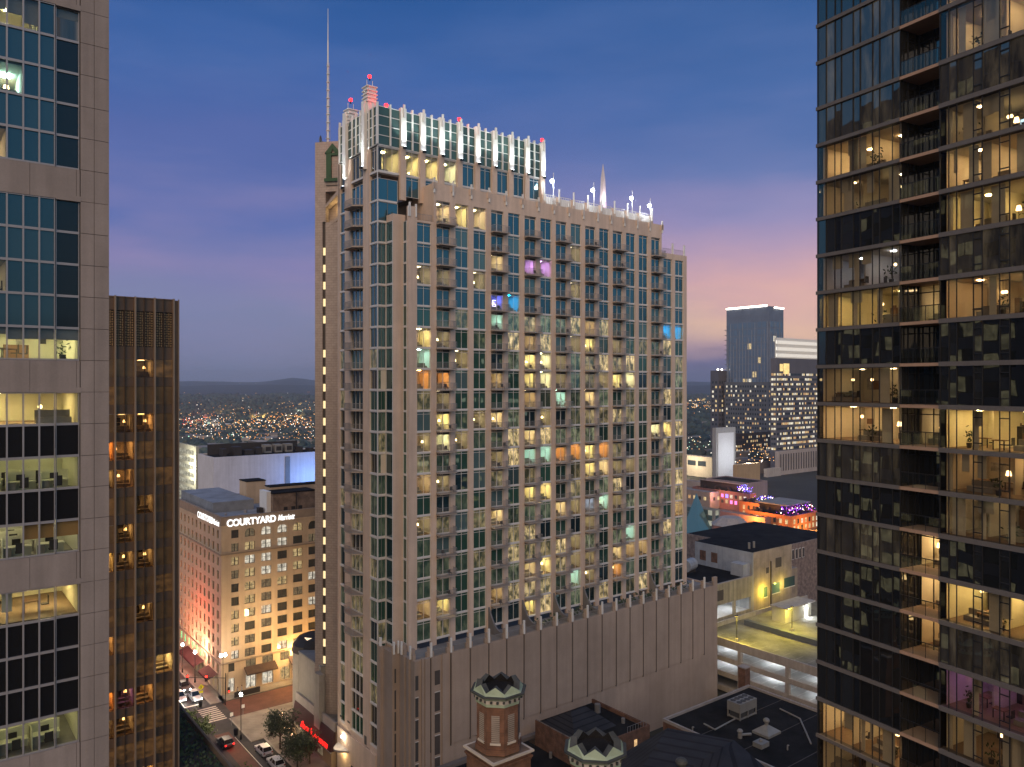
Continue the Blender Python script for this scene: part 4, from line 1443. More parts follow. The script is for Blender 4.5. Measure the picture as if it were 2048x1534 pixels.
# recessed balconies: side and rear glazing with a door, glass guard
nb = MB(black_metal)
for li in range(NL - 1):
    z0, z1 = levels[li], levels[li + 1]
    row = 10 - (li - b73)
    lit = ROWS[row][2] if 0 <= row < len(ROWS) else None
    h = z1 - z0 - 0.25
    p = MB(black_metal)
    zb = z0 + 0.115
    g = CLEAR_T if lit else P_RIGHT
    vm = (VB1 + VA0) / 2
    p.box(RN + 2.3, RN + 2.34, VB1 + 0.06, VA0 - 0.06, zb, zb + h, g)
    p.box(RN + 0.15, RN + 2.28, VB1 + 0.0, VB1 + 0.04, zb, zb + h, P_RIGHT)
    p.box(RN + 0.15, RN + 2.28, VA0 - 0.04, VA0 - 0.0, zb, zb + h, P_RIGHT)
    for v in (VB1 + 0.06, vm - 0.6, vm + 0.25, VA0 - 0.12):
        p.box(RN + 2.22, RN + 2.295, v, v + 0.07, zb, zb + h, black_metal)
    p.box(RN + 2.22, RN + 2.295, VB1 + 0.06, VA0 - 0.06, zb + h * 0.8, zb + h * 0.8 + 0.07, black_metal)
    for x in (0.9, 1.75):
        p.box(RN + x, RN + x + 0.06, VA0 - 0.1, VA0 - 0.045, zb, zb + h, black_metal)
    p.box(RN + 0.9, RN + 1.75, VA0 - 0.1, VA0 - 0.045, zb + h * 0.8, zb + h * 0.8 + 0.06, black_metal)
    T.part('balcony_glazing', p)
    if lit:
        T.inst('lit_room', room_mesh(VA0 - VB1 - 0.14, h, 3.5, lit, row % 6), (RN + 2.5, VA0 - 0.07, zb), -math.pi / 2)
    q = MB(black_metal)
    q.box(RN, RN + 0.03, VB1 + 0.03, VA0 - 0.03, zb + 0.05, zb + 1.1, CLEAR)
    q.box(RN - 0.02, RN + 0.05, VB1 + 0.03, VA0 - 0.03, zb + 1.105, zb + 1.16, black_metal)
    for j in range(4):
        v = VB1 + 0.05 + (VA0 - VB1 - 0.14) * j / 3
        q.box(RN - 0.02, RN - 0.005, v, v + 0.04, zb, zb + 1.1, black_metal)
    T.part('balcony_guard', q)

# ------------------------------------------------------------------ stone tower with the antenna mast
LY = 140.0
x0, x1 = (630 - CX) / F * LY, (745 - CX) / F * (LY - 2)
n0, v0 = GL.nv(x0, LY)
T = Thing('stone_office_tower', 'slender pale stone tower with a green arch emblem and a lit stair slot', 'tower', GL, (n0, v0, GZ))
stone = brickmat('stone_panel', (0.40, 0.335, 0.29), (0.37, 0.31, 0.27), (0.31, 0.26, 0.23), 0.55, 0.88, 1.1)
green_m = plain('green_trim', (0.035, 0.085, 0.04), 0.6, var=0.12)
ST = 75 + (CY - 285) / F * LY
b = MB(stone)
b.box(n0, n0 + 1.45, v0, v0 + 18, GZ, ST - 9, stone)
b.box(n0 + 1.452, n0 + 2.05, v0 + 0.3, v0 + 18, 22, ST - 9, joint_m)
b.box(n0 + 2.052, n0 + 12, v0 + 0.0, v0 + 18, GZ, ST - 14.5, stone)
b.box(n0, n0 + 12, v0 + 0.002, v0 + 18, ST - 8.998, ST, stone)
b.box(n0 + 2.052, n0 + 12, v0 + 1.6, v0 + 18, ST - 14.498, ST - 8.999, stone)
b.box(n0, n0 + 2.051, v0 + 0.002, v0 + 18, ST - 14.4, ST - 9.001, stone)
# sloping hood and sill of the notch
zt_ = ST - 9
b.add([(n0 + 1.9, v0 - 0.01, zt_ - 3.0), (n0 + 5.4, v0 - 0.9, zt_ - 0.3), (n0 + 5.4, v0 + 1.58, zt_ - 0.3), (n0 + 1.9, v0 + 1.58, zt_ - 3.0),
       (n0 + 1.9, v0 - 0.01, zt_ - 2.5), (n0 + 5.4, v0 - 0.9, zt_ + 0.6), (n0 + 5.4, v0 + 1.58, zt_ + 0.6), (n0 + 1.9, v0 + 1.58, zt_ - 2.5)],
      [(0, 3, 2, 1), (4, 5, 6, 7), (0, 1, 5, 4), (1, 2, 6, 5), (2, 3, 7, 6), (3, 0, 4, 7)], stone)
b.add([(n0 + 2.06, v0 - 0.04, ST - 15.8), (n0 + 5.6, v0 - 0.04, ST - 13.4), (n0 + 5.6, v0 + 0.3, ST - 13.4), (n0 + 2.06, v0 + 0.3, ST - 15.8),
       (n0 + 2.06, v0 - 0.04, ST - 14.9), (n0 + 5.6, v0 - 0.04, ST - 12.9), (n0 + 5.6, v0 + 0.3, ST - 12.9), (n0 + 2.06, v0 + 0.3, ST - 14.9)],
      [(0, 3, 2, 1), (4, 5, 6, 7), (0, 1, 5, 4), (1, 2, 6, 5), (2, 3, 7, 6), (3, 0, 4, 7)], stone)
T.part('wall', b)
slit = glow('stair_light', (1.0, 0.78, 0.40), 1.35, False)
slm = MB(slit).box(0, 0.52, 0, 0.04, 0, 1.35, slit).mesh('stair_window')
for j in range(27):
    z = ST - 20.4 - 3.07 * j
    if z < 22: break
    if j in (5,): continue
    T.inst('stair_window', slm, (n0 + 1.5, v0 + 0.24, z))
b = MB(green_m)
gx = n0 + 2.3
def gz(y): return CZ + (CY - y) / F * LY
b.box(gx, gx + 0.95, v0 - 0.3, v0 - 0.003, gz(364), gz(307), green_m)
b.add([(gx - 0.3, v0 - 0.35, gz(309)), (gx + 1.2, v0 - 0.35, gz(290)), (gx + 2.7, v0 - 0.35, gz(309)), (gx - 0.3, v0 - 0.003, gz(309)), (gx + 1.2, v0 - 0.003, gz(290)), (gx + 2.7, v0 - 0.003, gz(309)),
       (gx + 0.95, v0 - 0.35, gz(309)), (gx + 1.25, v0 - 0.35, gz(301)), (gx + 1.7, v0 - 0.35, gz(309))],
      [(0, 6, 7, 1), (1, 7, 8, 2), (3, 4, 1, 0), (4, 5, 2, 1), (0, 3, 6)], green_m)
b.box(gx + 0.96, gx + 5, v0 - 0.3, v0 - 0.003, gz(314), gz(309.2), green_m)
b.box(gx - 0.35, gx + 5, v0 - 0.42, v0 - 0.303, gz(365.5), gz(359), green_m)
b.box(gx - 0.1, gx + 5, v0 - 0.12, v0 - 0.003, gz(373.5), gz(372), joint_m)
T.part('green_emblem', b)
lampb = glow('notch_lamp', (1, 0.72, 0.3), 6.0)
T.part('notch_window', MB(lampb).box(n0 + 3.9, n0 + 5.0, v0 + 1.5, v0 + 1.59, ST - 13.2, ST - 11.2, lampb))
T.lamp('notch_light', (n0 + 4.4, v0 + 0.8, ST - 12.0), (1, 0.62, 0.25), 90, 0.3)
# low annex of the stone tower beside the street
t2 = Thing('stone_annex', 'blank grey stone annex at the foot of the slender stone tower', 'building', G, (57.0, 126, GZ))
b = MB(stone)
stone_g = plain('annex_stone', (0.27, 0.25, 0.22), 0.9, var=0.1, streak=0.08)
b.box(58.2, 66, 131.0, 141.0, GZ, 24.0, stone_g)
b.box(57.2, 58.19, 129.5, 131.8, GZ, 23.2, stone_g)
b.box(58.1, 66.1, 130.9, 141.1, 24.0, 24.25, roof_grey)
t2.part('wall', b)
b = MB(roof_grey)
ring = []
cxn, cvn = 62.5, 143.6
b.loft([[(cxn + r * math.cos(a_), cvn + r * math.sin(a_), z_) for a_ in [2 * math.pi * i / 20 for i in range(20)]] for r, z_ in ((4.4, 23.2), (4.2, 24.5), (3.2, 25.6), (1.5, 26.2))], dark_m)
b.cyl(cxn, cvn, GZ, 23.1, 4.2, n=20, m=stone_g)
t2.part('round_roof', b)
t2.part('skylight', MB(LAMP['dim']).box(cxn - 2.4, cxn - 0.6, cvn - 1.9, cvn - 0.7, 25.4, 25.9, LAMP['dim']))

mx, my, mz = at(656, 285, LY + 4)
zt_ = CZ + (CY - 17) / F * (LY + 4)
T = Thing('antenna_mast', 'tall thin pale lattice antenna mast on top of the stone tower', 'antenna', E0, (mx, my, ST))
b = MB(fin_m)
b.tube((mx, my, ST), (mx, my, ST + 9), 0.2, fin_m, 8)
b.tube((mx, my, ST + 9), (mx, my, zt_ - 6), 0.17, fin_m, 8, 0.13)
b.tube((mx, my, zt_ - 6), (mx, my, zt_), 0.1, fin_m, 8, 0.04)
T.part('pole', b)
b = MB(rail_m)
for (dx, dy) in ((0.42, 0), (-0.21, 0.36), (-0.21, -0.36)):
    b.tube((mx + dx, my + dy, ST), (mx + dx * 0.6, my + dy * 0.6, ST + 16), 0.035, rail_m, 4)
for k in range(11):
    z = ST + 0.4 + k * 1.5
    b.cyl(mx, my, z, z + 0.12, 0.42 - 0.014 * k, n=8, m=fin_m)
T.part('lattice', b)
T = Thing('satellite_dish', 'grey round dish on the stone tower roof beside the antenna mast', 'dish', E0, (mx - 1.3, my - 0.5, ST))
b = MB(rail_m)
for k in range(3):
    pass
rings = []
for k in range(5):
    s_ = k / 4
    rings.append([(mx - 1.5 + 0.55 * s_ ** 2 * 0.6, my - 0.6 + 0.85 * max(s_, 0.03) * math.cos(a_), ST + 1.5 + 0.85 * max(s_, 0.03) * math.sin(a_)) for a_ in [2 * math.pi * i / 16 for i in range(16)]])
b.loft(rings, rail_m, cap=False)
T.part('reflector', b)
T.part('mount', MB(rail_m).tube((mx - 1.5, my - 0.6, ST + 1.4), (mx - 0.2, my, ST + 1.2), 0.06, rail_m, 5))

# ------------------------------------------------------------------ the hotel
HN, HV = 51.8, 167.0
T = Thing('hotel', 'tan stone hotel with arched top windows and white lettering on its parapet', 'hotel', G, (HN, HV, GZ))
tan = plain('hotel_stone', (0.46, 0.355, 0.25), 0.9, var=0.09, scale=0.25, streak=0.08)
tan_d = plain('hotel_cornice', (0.26, 0.20, 0.15), 0.9, var=0.15, scale=0.5)
HT = 46.7
HE, HB = 88.0, 208.0
hw = MB(tan)
zrow = [37.95 - 2.86 * j for j in range(8)]     # tops of the plain windows
ztops = [43.75, 40.85] + zrow
z_base = zrow[-1] - 1.8 - 0.6                   # the belt over the ground floor
cx_f = [54.7, 57.9, 61.5, 65.1, 68.7, 72.3, 75.9]
cv_s = [169.3 + 3.15 * j for j in range(12)]
# the walls stand as panels round the openings
def grid_wall(b, face, spans, rows, lo, hi, p0, p1, m):
    """face 'n': a wall at v=p0..p1 running along n.  face 'v': a wall at n=p0..p1 running along v"""
    def bx(a, c, z0, z1):
        if c - a < 1e-4 or z1 - z0 < 1e-4: return
        if face == 'n': b.box(a, c, p0, p1, z0, z1, m)
        else: b.box(p0, p1, a, c, z0, z1, m)
    z_edges = sorted(set([lo[1]] + [z for r in rows for z in r] + [hi[1]]))
    x = lo[0]
    for (a, c) in spans:
        bx(x, a, lo[1], hi[1])
        z = lo[1]
        for (r0, r1) in rows:
            bx(a, c, z, r0)
            z = r1
        bx(a, c, z, hi[1])
        x = c
    bx(x, hi[0], lo[1], hi[1])
fs = [(c - (0.8 if j == 0 else 1.12), c + (0.8 if j == 0 else 1.12)) for j, c in enumerate(cx_f)]
rows = sorted([(z - 1.8, z) for z in ztops])
grid_wall(hw, 'n', fs, rows, (HN, z_base), (HE, 44.8), HV, HV + 0.5, tan)
vs_ = [(c - 0.62, c + 0.62) for c in cv_s]
grid_wall(hw, 'v', vs_, rows, (HV + 0.51, z_base), (HB, 44.8), HN, HN + 0.5, tan)
hw.box(HN - 0.02, HE, HV - 0.02, HV + 0.5, 44.82, HT, tan_d)
hw.box(HN - 0.02, HN + 0.5, HV + 0.51, HB, 44.82, HT, tan_d)
for z, d in ((38.75, 0.3), (z_base + 0.15, 0.35), (44.7, 0.12), (zrow[0] + 1.05, 0.12)):
    hw.box(HN - d, HE, HV - d, HV - 0.021, z - 0.14, z + 0.14, tan_d if d > .25 else tan)
    hw.box(HN - d, HN - 0.021, HV - 0.02, HB, z - 0.14, z + 0.14, tan_d if d > .25 else tan)
# ground floors
hw.box(HN, HN + 1.5, HV, HV + 0.5, GZ, z_base, tan)
gsp = [(52.9, 54.6), (57.0, 59.2), (60.6, 63.0), (64.6, 66.8), (68.4, 70.8), (72.2, 74.6)]
grid_wall(hw, 'n', gsp, [(GZ + 0.3, GZ + 3.2), (GZ + 4.6, GZ + 6.6)], (HN + 1.51, GZ), (HE, z_base), HV, HV + 0.5, tan)
gss = [(c - 0.75, c + 0.75) for c in cv_s]
grid_wall(hw, 'v', gss, [(GZ + 0.3, GZ + 3.0), (GZ + 4.2, GZ + 7.2)], (HV + 0.51, GZ), (HB, z_base), HN, HN + 0.5, tan)
hw.box(HN + 0.6, HE - 0.1, HV + 0.9, HB - 0.1, GZ, HT - 1.4, dark_m)
T.part('wall', hw)
# arches over the top windows
for c in cx_f[1:]:
    ar = MB(tan_d)
    for q in range(10):
        a0, a1 = math.pi * q / 10, math.pi * (q + 1) / 10
        pts = [(c + r * math.cos(t_), 43.75 - 0.95 + 0.0 + r * math.sin(t_)) for r, t_ in ((1.12, a0), (1.45, a0), (1.45, a1), (1.12, a1))]
        ar.add([(p[0], HV - 0.12, p[1]) for p in pts] + [(p[0], HV - 0.003, p[1]) for p in pts], [(0, 1, 2, 3), (0, 4, 5, 1), (1, 5, 6, 2), (3, 2, 6, 7), (0, 3, 7, 4)], tan)
        # stone corner between the round head and the square opening
        p0 = (c + 1.12 * math.cos(a0), 42.8 + 1.0 * math.sin(a0)); p1 = (c + 1.12 * math.cos(a1), 42.8 + 1.0 * math.sin(a1))
        ar.add([(p0[0], HV + 0.05, p0[1]), (p0[0], HV + 0.05, 43.9), (p1[0], HV + 0.05, 43.9), (p1[0], HV + 0.05, p1[1])], [(0, 1, 2, 3)], tan)
    T.part('arch', ar)
for c in cv_s:
    ar = MB(tan)
    for q in range(8):
        a0, a1 = math.pi * q / 8, math.pi * (q + 1) / 8
        p0 = (c + 0.62 * math.cos(a0), 43.1 + 0.66 * math.sin(a0)); p1 = (c + 0.62 * math.cos(a1), 43.1 + 0.66 * math.sin(a1))
        ar.add([(HN + 0.05, p0[0], p0[1]), (HN + 0.05, p0[0], 43.9), (HN + 0.05, p1[0], 43.9), (HN + 0.05, p1[0], p1[1])], [(0, 3, 2, 1)], tan)
    T.part('arch', ar)
H_Y = lit_pane('hotel_lit_yellow', (1.0, 0.72, 0.34), 0.65, (1.6, 1.6, 1.3))
H_W = lit_pane('hotel_lit_white', (1.0, 0.90, 0.72), 0.95, (1.4, 1.4, 1.0))
H_D = lit_pane('hotel_lit_dim', (1.0, 0.74, 0.42), 0.2, (2.0, 2.0, 1.5))
H_K = lit_pane('hotel_dark', (0.8, 0.7, 0.5), 0.02, (2.0, 2.0, 1.5))
H_G = lit_pane('window_green', (0.1, 1.0, 0.45), 2.2, (1.0, 1.0, 1.0), 0.6)
hframe = plain('hotel_frame', (0.05, 0.035, 0.025), 0.6)
def hwin(w, h, g, face):
    key = ('hotel', w, h, g.name, face)
    if key not in WINS:
        p = MB(hframe)
        def bx(a, c, y0, y1, z0, z1, m):
            if face == 'n': p.box(a, c, y0, y1, z0, z1, m)
            else: p.box(y0, y1, a, c, z0, z1, m)
        bx(0, w, 0.12, 0.14, 0, h, g)
        for x in ((0, w / 2 - 0.09, w - 0.08) if w > 1.4 else (0, w / 2 - 0.03, w - 0.06)):
            bx(x, x + (0.18 if 0 < x < w - 0.2 and w > 1.4 else 0.07), 0.04, 0.118, 0, h, hframe)
        for z in (0, h * 0.5, h - 0.07):
            bx(0, w, 0.06, 0.116, z, z + 0.06, hframe)
        bx(-0.05, w + 0.05, -0.1, 0.03, -0.12, -0.01, hframe)
        WINS[key] = p.mesh('window')
    return WINS[key]
LITH = {(2, 0): 1, (3, 0): 1, (4, 0): 0, (1, 0): 2, (1, 1): 0, (2, 1): 1, (3, 1): 1, (0, 2): 0, (1, 2): 1, (2, 2): 1, (4, 2): 0, (1, 3): 0, (2, 3): 1, (3, 3): 1, (4, 3): 0, (5, 4): 1,
        (1, 4): 0, (3, 4): 0, (1, 5): 0, (0, 6): 0, (1, 6): 0, (2, 6): 1, (5, 6): 1, (0, 7): 0, (0, 8): 0, (0, 9): 1, (1, 8): 2, (3, 9): 1, (4, 9): 2, (2, 7): 2, (1, 9): 2, (4, 5): 2, (2, 5): 2}
for j, (a, c) in enumerate(fs):
    for r, z in enumerate(ztops):
        s_ = LITH.get((j, r), 2 if R.random() < 0.16 else 3)
        T.inst('window', hwin(round(c - a, 2), 1.8, (H_Y, H_W, H_D, H_K)[s_], 'n'), (a, HV + 0.26, z - 1.8))
hs = MB(hframe)
for j, (a, c) in enumerate(vs_):
    for r, z in enumerate(ztops):
        hs.box(HN + 0.26, HN + 0.28, a, c, z - 1.8, z, H_D if (j, r) in ((6, 7), (3, 5), (8, 8)) else H_K)
        hs.box(HN + 0.18, HN + 0.258, (a + c) / 2 - 0.03, (a + c) / 2 + 0.03, z - 1.8, z, hframe)
        hs.box(HN + 0.18, HN + 0.256, a, c, z - 0.93, z - 0.87, hframe)
T.part('side_windows', hs, kind='stuff')
for j, (a, c) in enumerate(gsp):
    hg = MB(hframe)
    hg.box(a, c, HV + 0.3, HV + 0.32, GZ + 0.3, GZ + 3.2, H_W if j in (0, 1, 2) else H_Y)
    hg.box(a, c, HV + 0.3, HV + 0.32, GZ + 4.6, GZ + 6.6, H_D if j else H_K)
    for x in (a, (a + c) / 2 - 0.04, c - 0.08):
        hg.box(x, x + 0.08, HV + 0.2, HV + 0.298, GZ + 0.3, GZ + 3.2, hframe)
        hg.box(x, x + 0.08, HV + 0.2, HV + 0.298, GZ + 4.6, GZ + 6.6, hframe)
    T.part('shop_window', hg)
for j, (a, c) in enumerate(gss):
    hg = MB(hframe)
    hg.box(HN + 0.3, HN + 0.32, a, c, GZ + 0.3, GZ + 3.0, H_Y if j % 3 else H_D)
    hg.box(HN + 0.3, HN + 0.32, a, c, GZ + 4.2, GZ + 7.2, H_G if 4 <= j <= 9 else H_D)
    T.part('shop_window', hg)
# awnings
awn = plain('awning', (0.07, 0.045, 0.035), 0.9)
aw2 = plain('awning_red', (0.06, 0.016, 0.018), 0.9)
def awning(n0_, n1_, d, z, m, label):
    p = MB(m)
    p.add([(n0_, HV - 0.01, z), (n1_, HV - 0.01, z), (n1_, HV - d, z - 1.0), (n0_, HV - d, z - 1.0), (n0_, HV - d, z - 1.35), (n1_, HV - d, z - 1.35), (n0_, HV - 0.01, z - 0.2), (n1_, HV - 0.01, z - 0.2)],
          [(0, 3, 2, 1), (3, 4, 5, 2), (0, 6, 4, 3), (1, 2, 5, 7)], m)
    T.part('awning', p, label=label)
awning(56.6, 63.4, 2.0, GZ + 5.0, awn, 'long brown awning over the lit shop front')
awning(66.4, 70.2, 2.0, GZ + 5.2, awn, 'brown awning over the entrance')
p = MB(aw2)
for (a, c) in ((169, 176), (179, 192)):
    p.add([(HN - 0.01, a, GZ + 4.0), (HN - 0.01, c, GZ + 4.0), (HN - 2.2, c, GZ + 3.2), (HN - 2.2, a, GZ + 3.2), (HN - 2.2, c, GZ + 2.8), (HN - 2.2, a, GZ + 2.8)], [(0, 3, 2, 1), (3, 5, 4, 2), ], aw2)
T.part('awning', p, label='dark red canopy along the street front')
# rooftop
rf = MB(roof_grey)
roof_bl = plain('roof_membrane', (0.20, 0.22, 0.25), 0.8, var=0.25, scale=0.3)
rf.box(HN + 0.51, HE, HV + 0.51, HB, HT - 1.35, HT - 1.0, roof_bl)
T.part('roof', rf)
rb = MB(roof_bl)
rb.box(HN + 2.2, HN + 11.5, HV + 13, HB - 2, HT - 0.99, HT + 1.3, roof_bl)
T.part('penthouse_roof', rb)
ph = MB(tan)
brick_h = brickmat('penthouse_brick', (0.22, 0.14, 0.09), (0.17, 0.11, 0.075), (0.2, 0.17, 0.14), 3)
ph.box(HN + 12.5, HN + 17.2, HV + 21, HV + 26, HT - 0.99, HT + 4.4, tan)
ph.box(HN + 12.4, HN + 17.3, HV + 20.9, HV + 26.1, HT + 4.4, HT + 4.6, roof_black)
T.part('penthouse', ph)
ph = MB(brick_h)
ph.box(HN + 12.6, HN + 22.5, HV + 3.6, HV + 9, HT - 0.99, HT + 3.4, brick_h)
ph.box(HN + 12.5, HN + 22.6, HV + 3.5, HV + 9.1, HT + 3.4, HT + 3.65, roof_black)
ph.box(HN + 11.6, HN + 12.58, HV + 5, HV + 9.5, HT - 0.99, HT + 3.9, fin_m)
ph.box(HN + 14, HN + 26, HV + 9.2, HV + 12.5, HT - 0.99, HT + 4.2, tan)
ph.box(HN + 13.9, HN + 26.1, HV + 9.15, HV + 12.6, HT + 4.2, HT + 4.4, roof_black)
for x in (15.0, 16.8, 18.5):
    ph.box(HN + x, HN + x + 0.9, HV + 3.54, HV + 3.595, HT - 0.6, HT + 0.3, dark_m)
ph.tube((HN + 17.9, HV + 3.4, HT - 0.9), (HN + 17.9, HV + 3.4, HT + 3.4), 0.12, dark_m, 6)
T.part('penthouse', ph, label='brick rooftop penthouse behind the lettering')
sm = MB(alu)
for (x, y, s_) in ((5, 3, .5), (7.5, 4.2, .35), (9, 2.8, .4), (3.5, 8, .3), (8.2, 9, .4)):
    sm.cyl(HN + x, HV + y, HT - 1.0, HT - 1.0 + s_ * 1.5, s_, n=8, m=alu)
sm.box(HN + 10.2, HN + 11.2, HV + 6, HV + 7.5, HT - 1, HT + 0.2, dark_m)
T.part('roof_vents', sm)
sign_w = glow('sign_white', (1.0, 0.97, 0.95), 1.7)
def lettering(T, txt, size, p, rz, ext, mat, shear=0.0, bold=0.0, sx=1.0, spacing=1.0, rx=math.pi / 2, name='lettering'):
    c = bpy.data.curves.new(name, 'FONT')
    c.body = txt
    c.size = size
    c.extrude = ext
    c.shear = shear
    c.offset = bold
    c.space_character = spacing
    c.materials.append(mat)
    tmp = bpy.data.objects.new(name, c)
    COL.objects.link(tmp)
    me = bpy.data.meshes.new_from_object(tmp.evaluated_get(bpy.context.evaluated_depsgraph_get()))
    bpy.data.objects.remove(tmp)
    me.materials.clear()
    me.materials.append(mat)
    o = bpy.data.objects.new(name, me)
    COL.objects.link(o)
    o.parent = T.e
    o.location = (p[0] - T.o[0], p[1] - T.o[1], p[2] - T.o[2])
    o.rotation_euler = (rx, 0, rz)
    o.scale = (sx, 1, 1)
    return o
def serifs(T, boxes, mat): pass
lettering(T, 'COURTYARD', 2.05, (HN + 1.1, HV - 0.16, 44.62), 0, 0.09, sign_w, 0, 0.055, 0.86, 1.0)
lettering(T, 'Marriott', 1.75, (HN + 12.2, HV - 0.16, 44.75), 0, 0.08, sign_w, 0.32, 0.02, 0.62, 1.0)
lettering(T, 'COURTYARD', 2.05, (HN - 0.16, HV + 16.6, 44.55), -math.pi / 2, 0.04, sign_w, 0, 0.0, 0.92, 1.0)
lettering(T, 'Marriott', 1.75, (HN - 0.16, HV + 5.0, 44.65), -math.pi / 2, 0.04, sign_w, 0.32, 0.0, 0.66, 1.0)
# lamps of the hotel front: sodium glow at the lower floors, red light on the street side
T.lamp('facade_lamp', (73.5, HV - 4.5, GZ + 7), (1.0, 0.45, 0.07), 1500, 0.6)
T.lamp('facade_lamp', (66.0, HV - 4.5, GZ + 6), (1.0, 0.60, 0.22), 2500, 0.6)
T.lamp('facade_lamp', (60.0, HV - 8.0, GZ + 14), (1.0, 0.66, 0.30), 4200, 0.8)
T.lamp('sign_lamp', (HN - 6.0, 180, GZ + 13.0), (1.0, 0.10, 0.04), 4600, 0.8)
T.lamp('sign_lamp', (HN - 7.0, 190, GZ + 9.0), (1.0, 0.30, 0.12), 2600, 0.8)
# ------------------------------------------------------------------ the brick church
brick = brickmat('church_brick', (0.16, 0.07, 0.038), (0.11, 0.048, 0.028), (0.14, 0.105, 0.08), 4.5)
copper = plain('copper_green', (0.30, 0.38, 0.28), 0.7, var=0.15, scale=0.8)
copper_d = plain('copper_dark', (0.055, 0.06, 0.058), 0.7, var=0.3, scale=1)
louvre = stripes('louvre', (0.30, 0.26, 0.23), (0.14, 0.12, 0.10), 0.16, 2, 0.35)
trim_w = plain('trim_white', (0.46, 0.43, 0.38), 0.8, var=0.15)
slate = stripes('slate', (0.028, 0.029, 0.034), (0.014, 0.014, 0.017), 0.5, 2, 0.22)
def church_tower(px, py_top, Y, word):
    x, y, z = at(px, py_top, Y)
    n, v = G.nv(x, y)
    T = Thing('church_tower', word, 'tower', G, (n, v, GZ), 'twin brick towers of the church')
    s = 1.92
    R8 = 1.86
    zc = z - 1.75              # cornice
    b = MB(brick)
    b.box(n - s, n + s, v - s, v + s, GZ, z - 6.35, brick)
    b.loft([[(n + R8 * math.cos(a), v + R8 * math.sin(a), zz) for a in [math.pi / 8 + math.pi / 4 * i for i in range(8)]] for zz in (z - 6.3, zc - 0.4)], brick)
    T.part('shaft', b)
    b = MB(trim_w)
    for zz, e in ((z - 6.35, 0.22), (z - 6.8, 0.14), (z - 6.95, 0.06)):
        b.box(n - s - e, n + s + e, v - s - e, v + s + e, zz - 0.16, zz - 0.002, brick if e < .2 else trim_w)
    b.loft([[(n + R8 * 1.08 * math.cos(a), v + R8 * 1.08 * math.sin(a), zz) for a in [math.pi / 8 + math.pi / 4 * i for i in range(8)]] for zz in (z - 6.2, z - 5.75)], brick)
    T.part('ledge', b)
    b = MB(copper)
    for (z0, z1, r0, r1, m) in ((zc - 0.55, zc - 0.3, 1.95, 2.0, copper), (zc - 0.3, zc + 0.05, 2.0, 2.05, trim_w), (zc + 0.05, zc + 0.28, 2.12, 2.42, copper), (zc + 0.28, zc + 0.4, 2.42, 2.42, copper_d)):
        b.loft([[(n + r * math.cos(a), v + r * math.sin(a), zz) for a in [math.pi / 8 + math.pi / 4 * i for i in range(8)]] for r, zz in ((r0, z0), (r1, z1))], m)
    for i in range(24):
        a = 2 * math.pi * i / 24 + 0.1
        b.box(n + 2.0 * math.cos(a) - 0.07, n + 2.0 * math.cos(a) + 0.07, v + 2.0 * math.sin(a) - 0.07, v + 2.0 * math.sin(a) + 0.07, zc - 0.2, zc + 0.0, copper_d)
    T.part('cornice', b)
    # zigzag crown: eight gabled plates leaning inwards round an open well
    b = MB(copper)
    for i in range(8):
        a0, a1 = math.pi / 8 + math.pi / 4 * i, math.pi / 8 + math.pi / 4 * (i + 1)
        am = (a0 + a1) / 2
        def P(r, a, zz): return (n + r * math.cos(a), v + r * math.sin(a), zz)
        ro, ri = 2.16, 1.5
        zl, zh = zc + 0.58, zc + 1.08
        b.add([P(ro, a0, zc + 0.401), P(ro, a1, zc + 0.401), P(ro * 0.93, a1, zl), P(ro * 0.84, am, zh), P(ro * 0.93, a0, zl)], [(0, 1, 2, 3, 4)], copper)
        b.add([P(ro * 0.93, a0, zl), P(ro * 0.84, am, zh), P(ri * 0.88, am, zh + 0.02), P(ri * 0.95, a0, zl + 0.02)], [(0, 1, 2, 3)], copper_d)
        b.add([P(ro * 0.84, am, zh), P(ro * 0.93, a1, zl), P(ri * 0.95, a1, zl + 0.02), P(ri * 0.88, am, zh + 0.02)], [(0, 1, 2, 3)], copper_d)
        b.add([P(ri * 0.95, a0, zl + 0.02), P(ri * 0.88, am, zh + 0.02), P(ri * 0.95, a1, zl + 0.02), P(ri, a1, zc + 0.1), P(ri, a0, zc + 0.1)], [(0, 1, 2, 3, 4)], roof_black)
    b.cyl(n, v, zc + 0.402, zc + 0.46, 1.6, n=8, m=roof_black, rot=math.pi / 8)
    T.part('crown', b)
    for i in range(8):
        am = math.pi / 4 * i
        ap = R8 * math.cos(math.pi / 8) + 0.02
        if i % 2 == 1 or True:
            c, sn = math.cos(am), math.sin(am)
            p = MB(louvre)
            w, zz0, zz1 = 0.34, z - 5.2, z - 3.0
            def Q(t_, d_, zq): return (n + c * d_ - sn * t_, v + sn * d_ + c * t_, zq)
            if i in (4, 5, 6, 3, 7):
                p.add([Q(-w, ap, zz0), Q(w, ap, zz0), Q(w, ap, zz1), Q(-w, ap, zz1)], [(0, 1, 2, 3)], louvre)
                p.add([Q(-w - .1, ap + .1, zz0 - .18), Q(w + .1, ap + .1, zz0 - .18), Q(w + .1, ap + .1, zz0 - .02), Q(-w - .1, ap + .1, zz0 - .02),
                       Q(-w - .1, ap - .05, zz0 - .18), Q(w + .1, ap - .05, zz0 - .18), Q(w + .1, ap - .05, zz0 - .02), Q(-w - .1, ap - .05, zz0 - .02)],
                      [(0, 1, 2, 3), (3, 2, 6, 7), (0, 4, 5, 1)], trim_w)
                T.part('louvred_window', p)
    b = MB(trim_w)
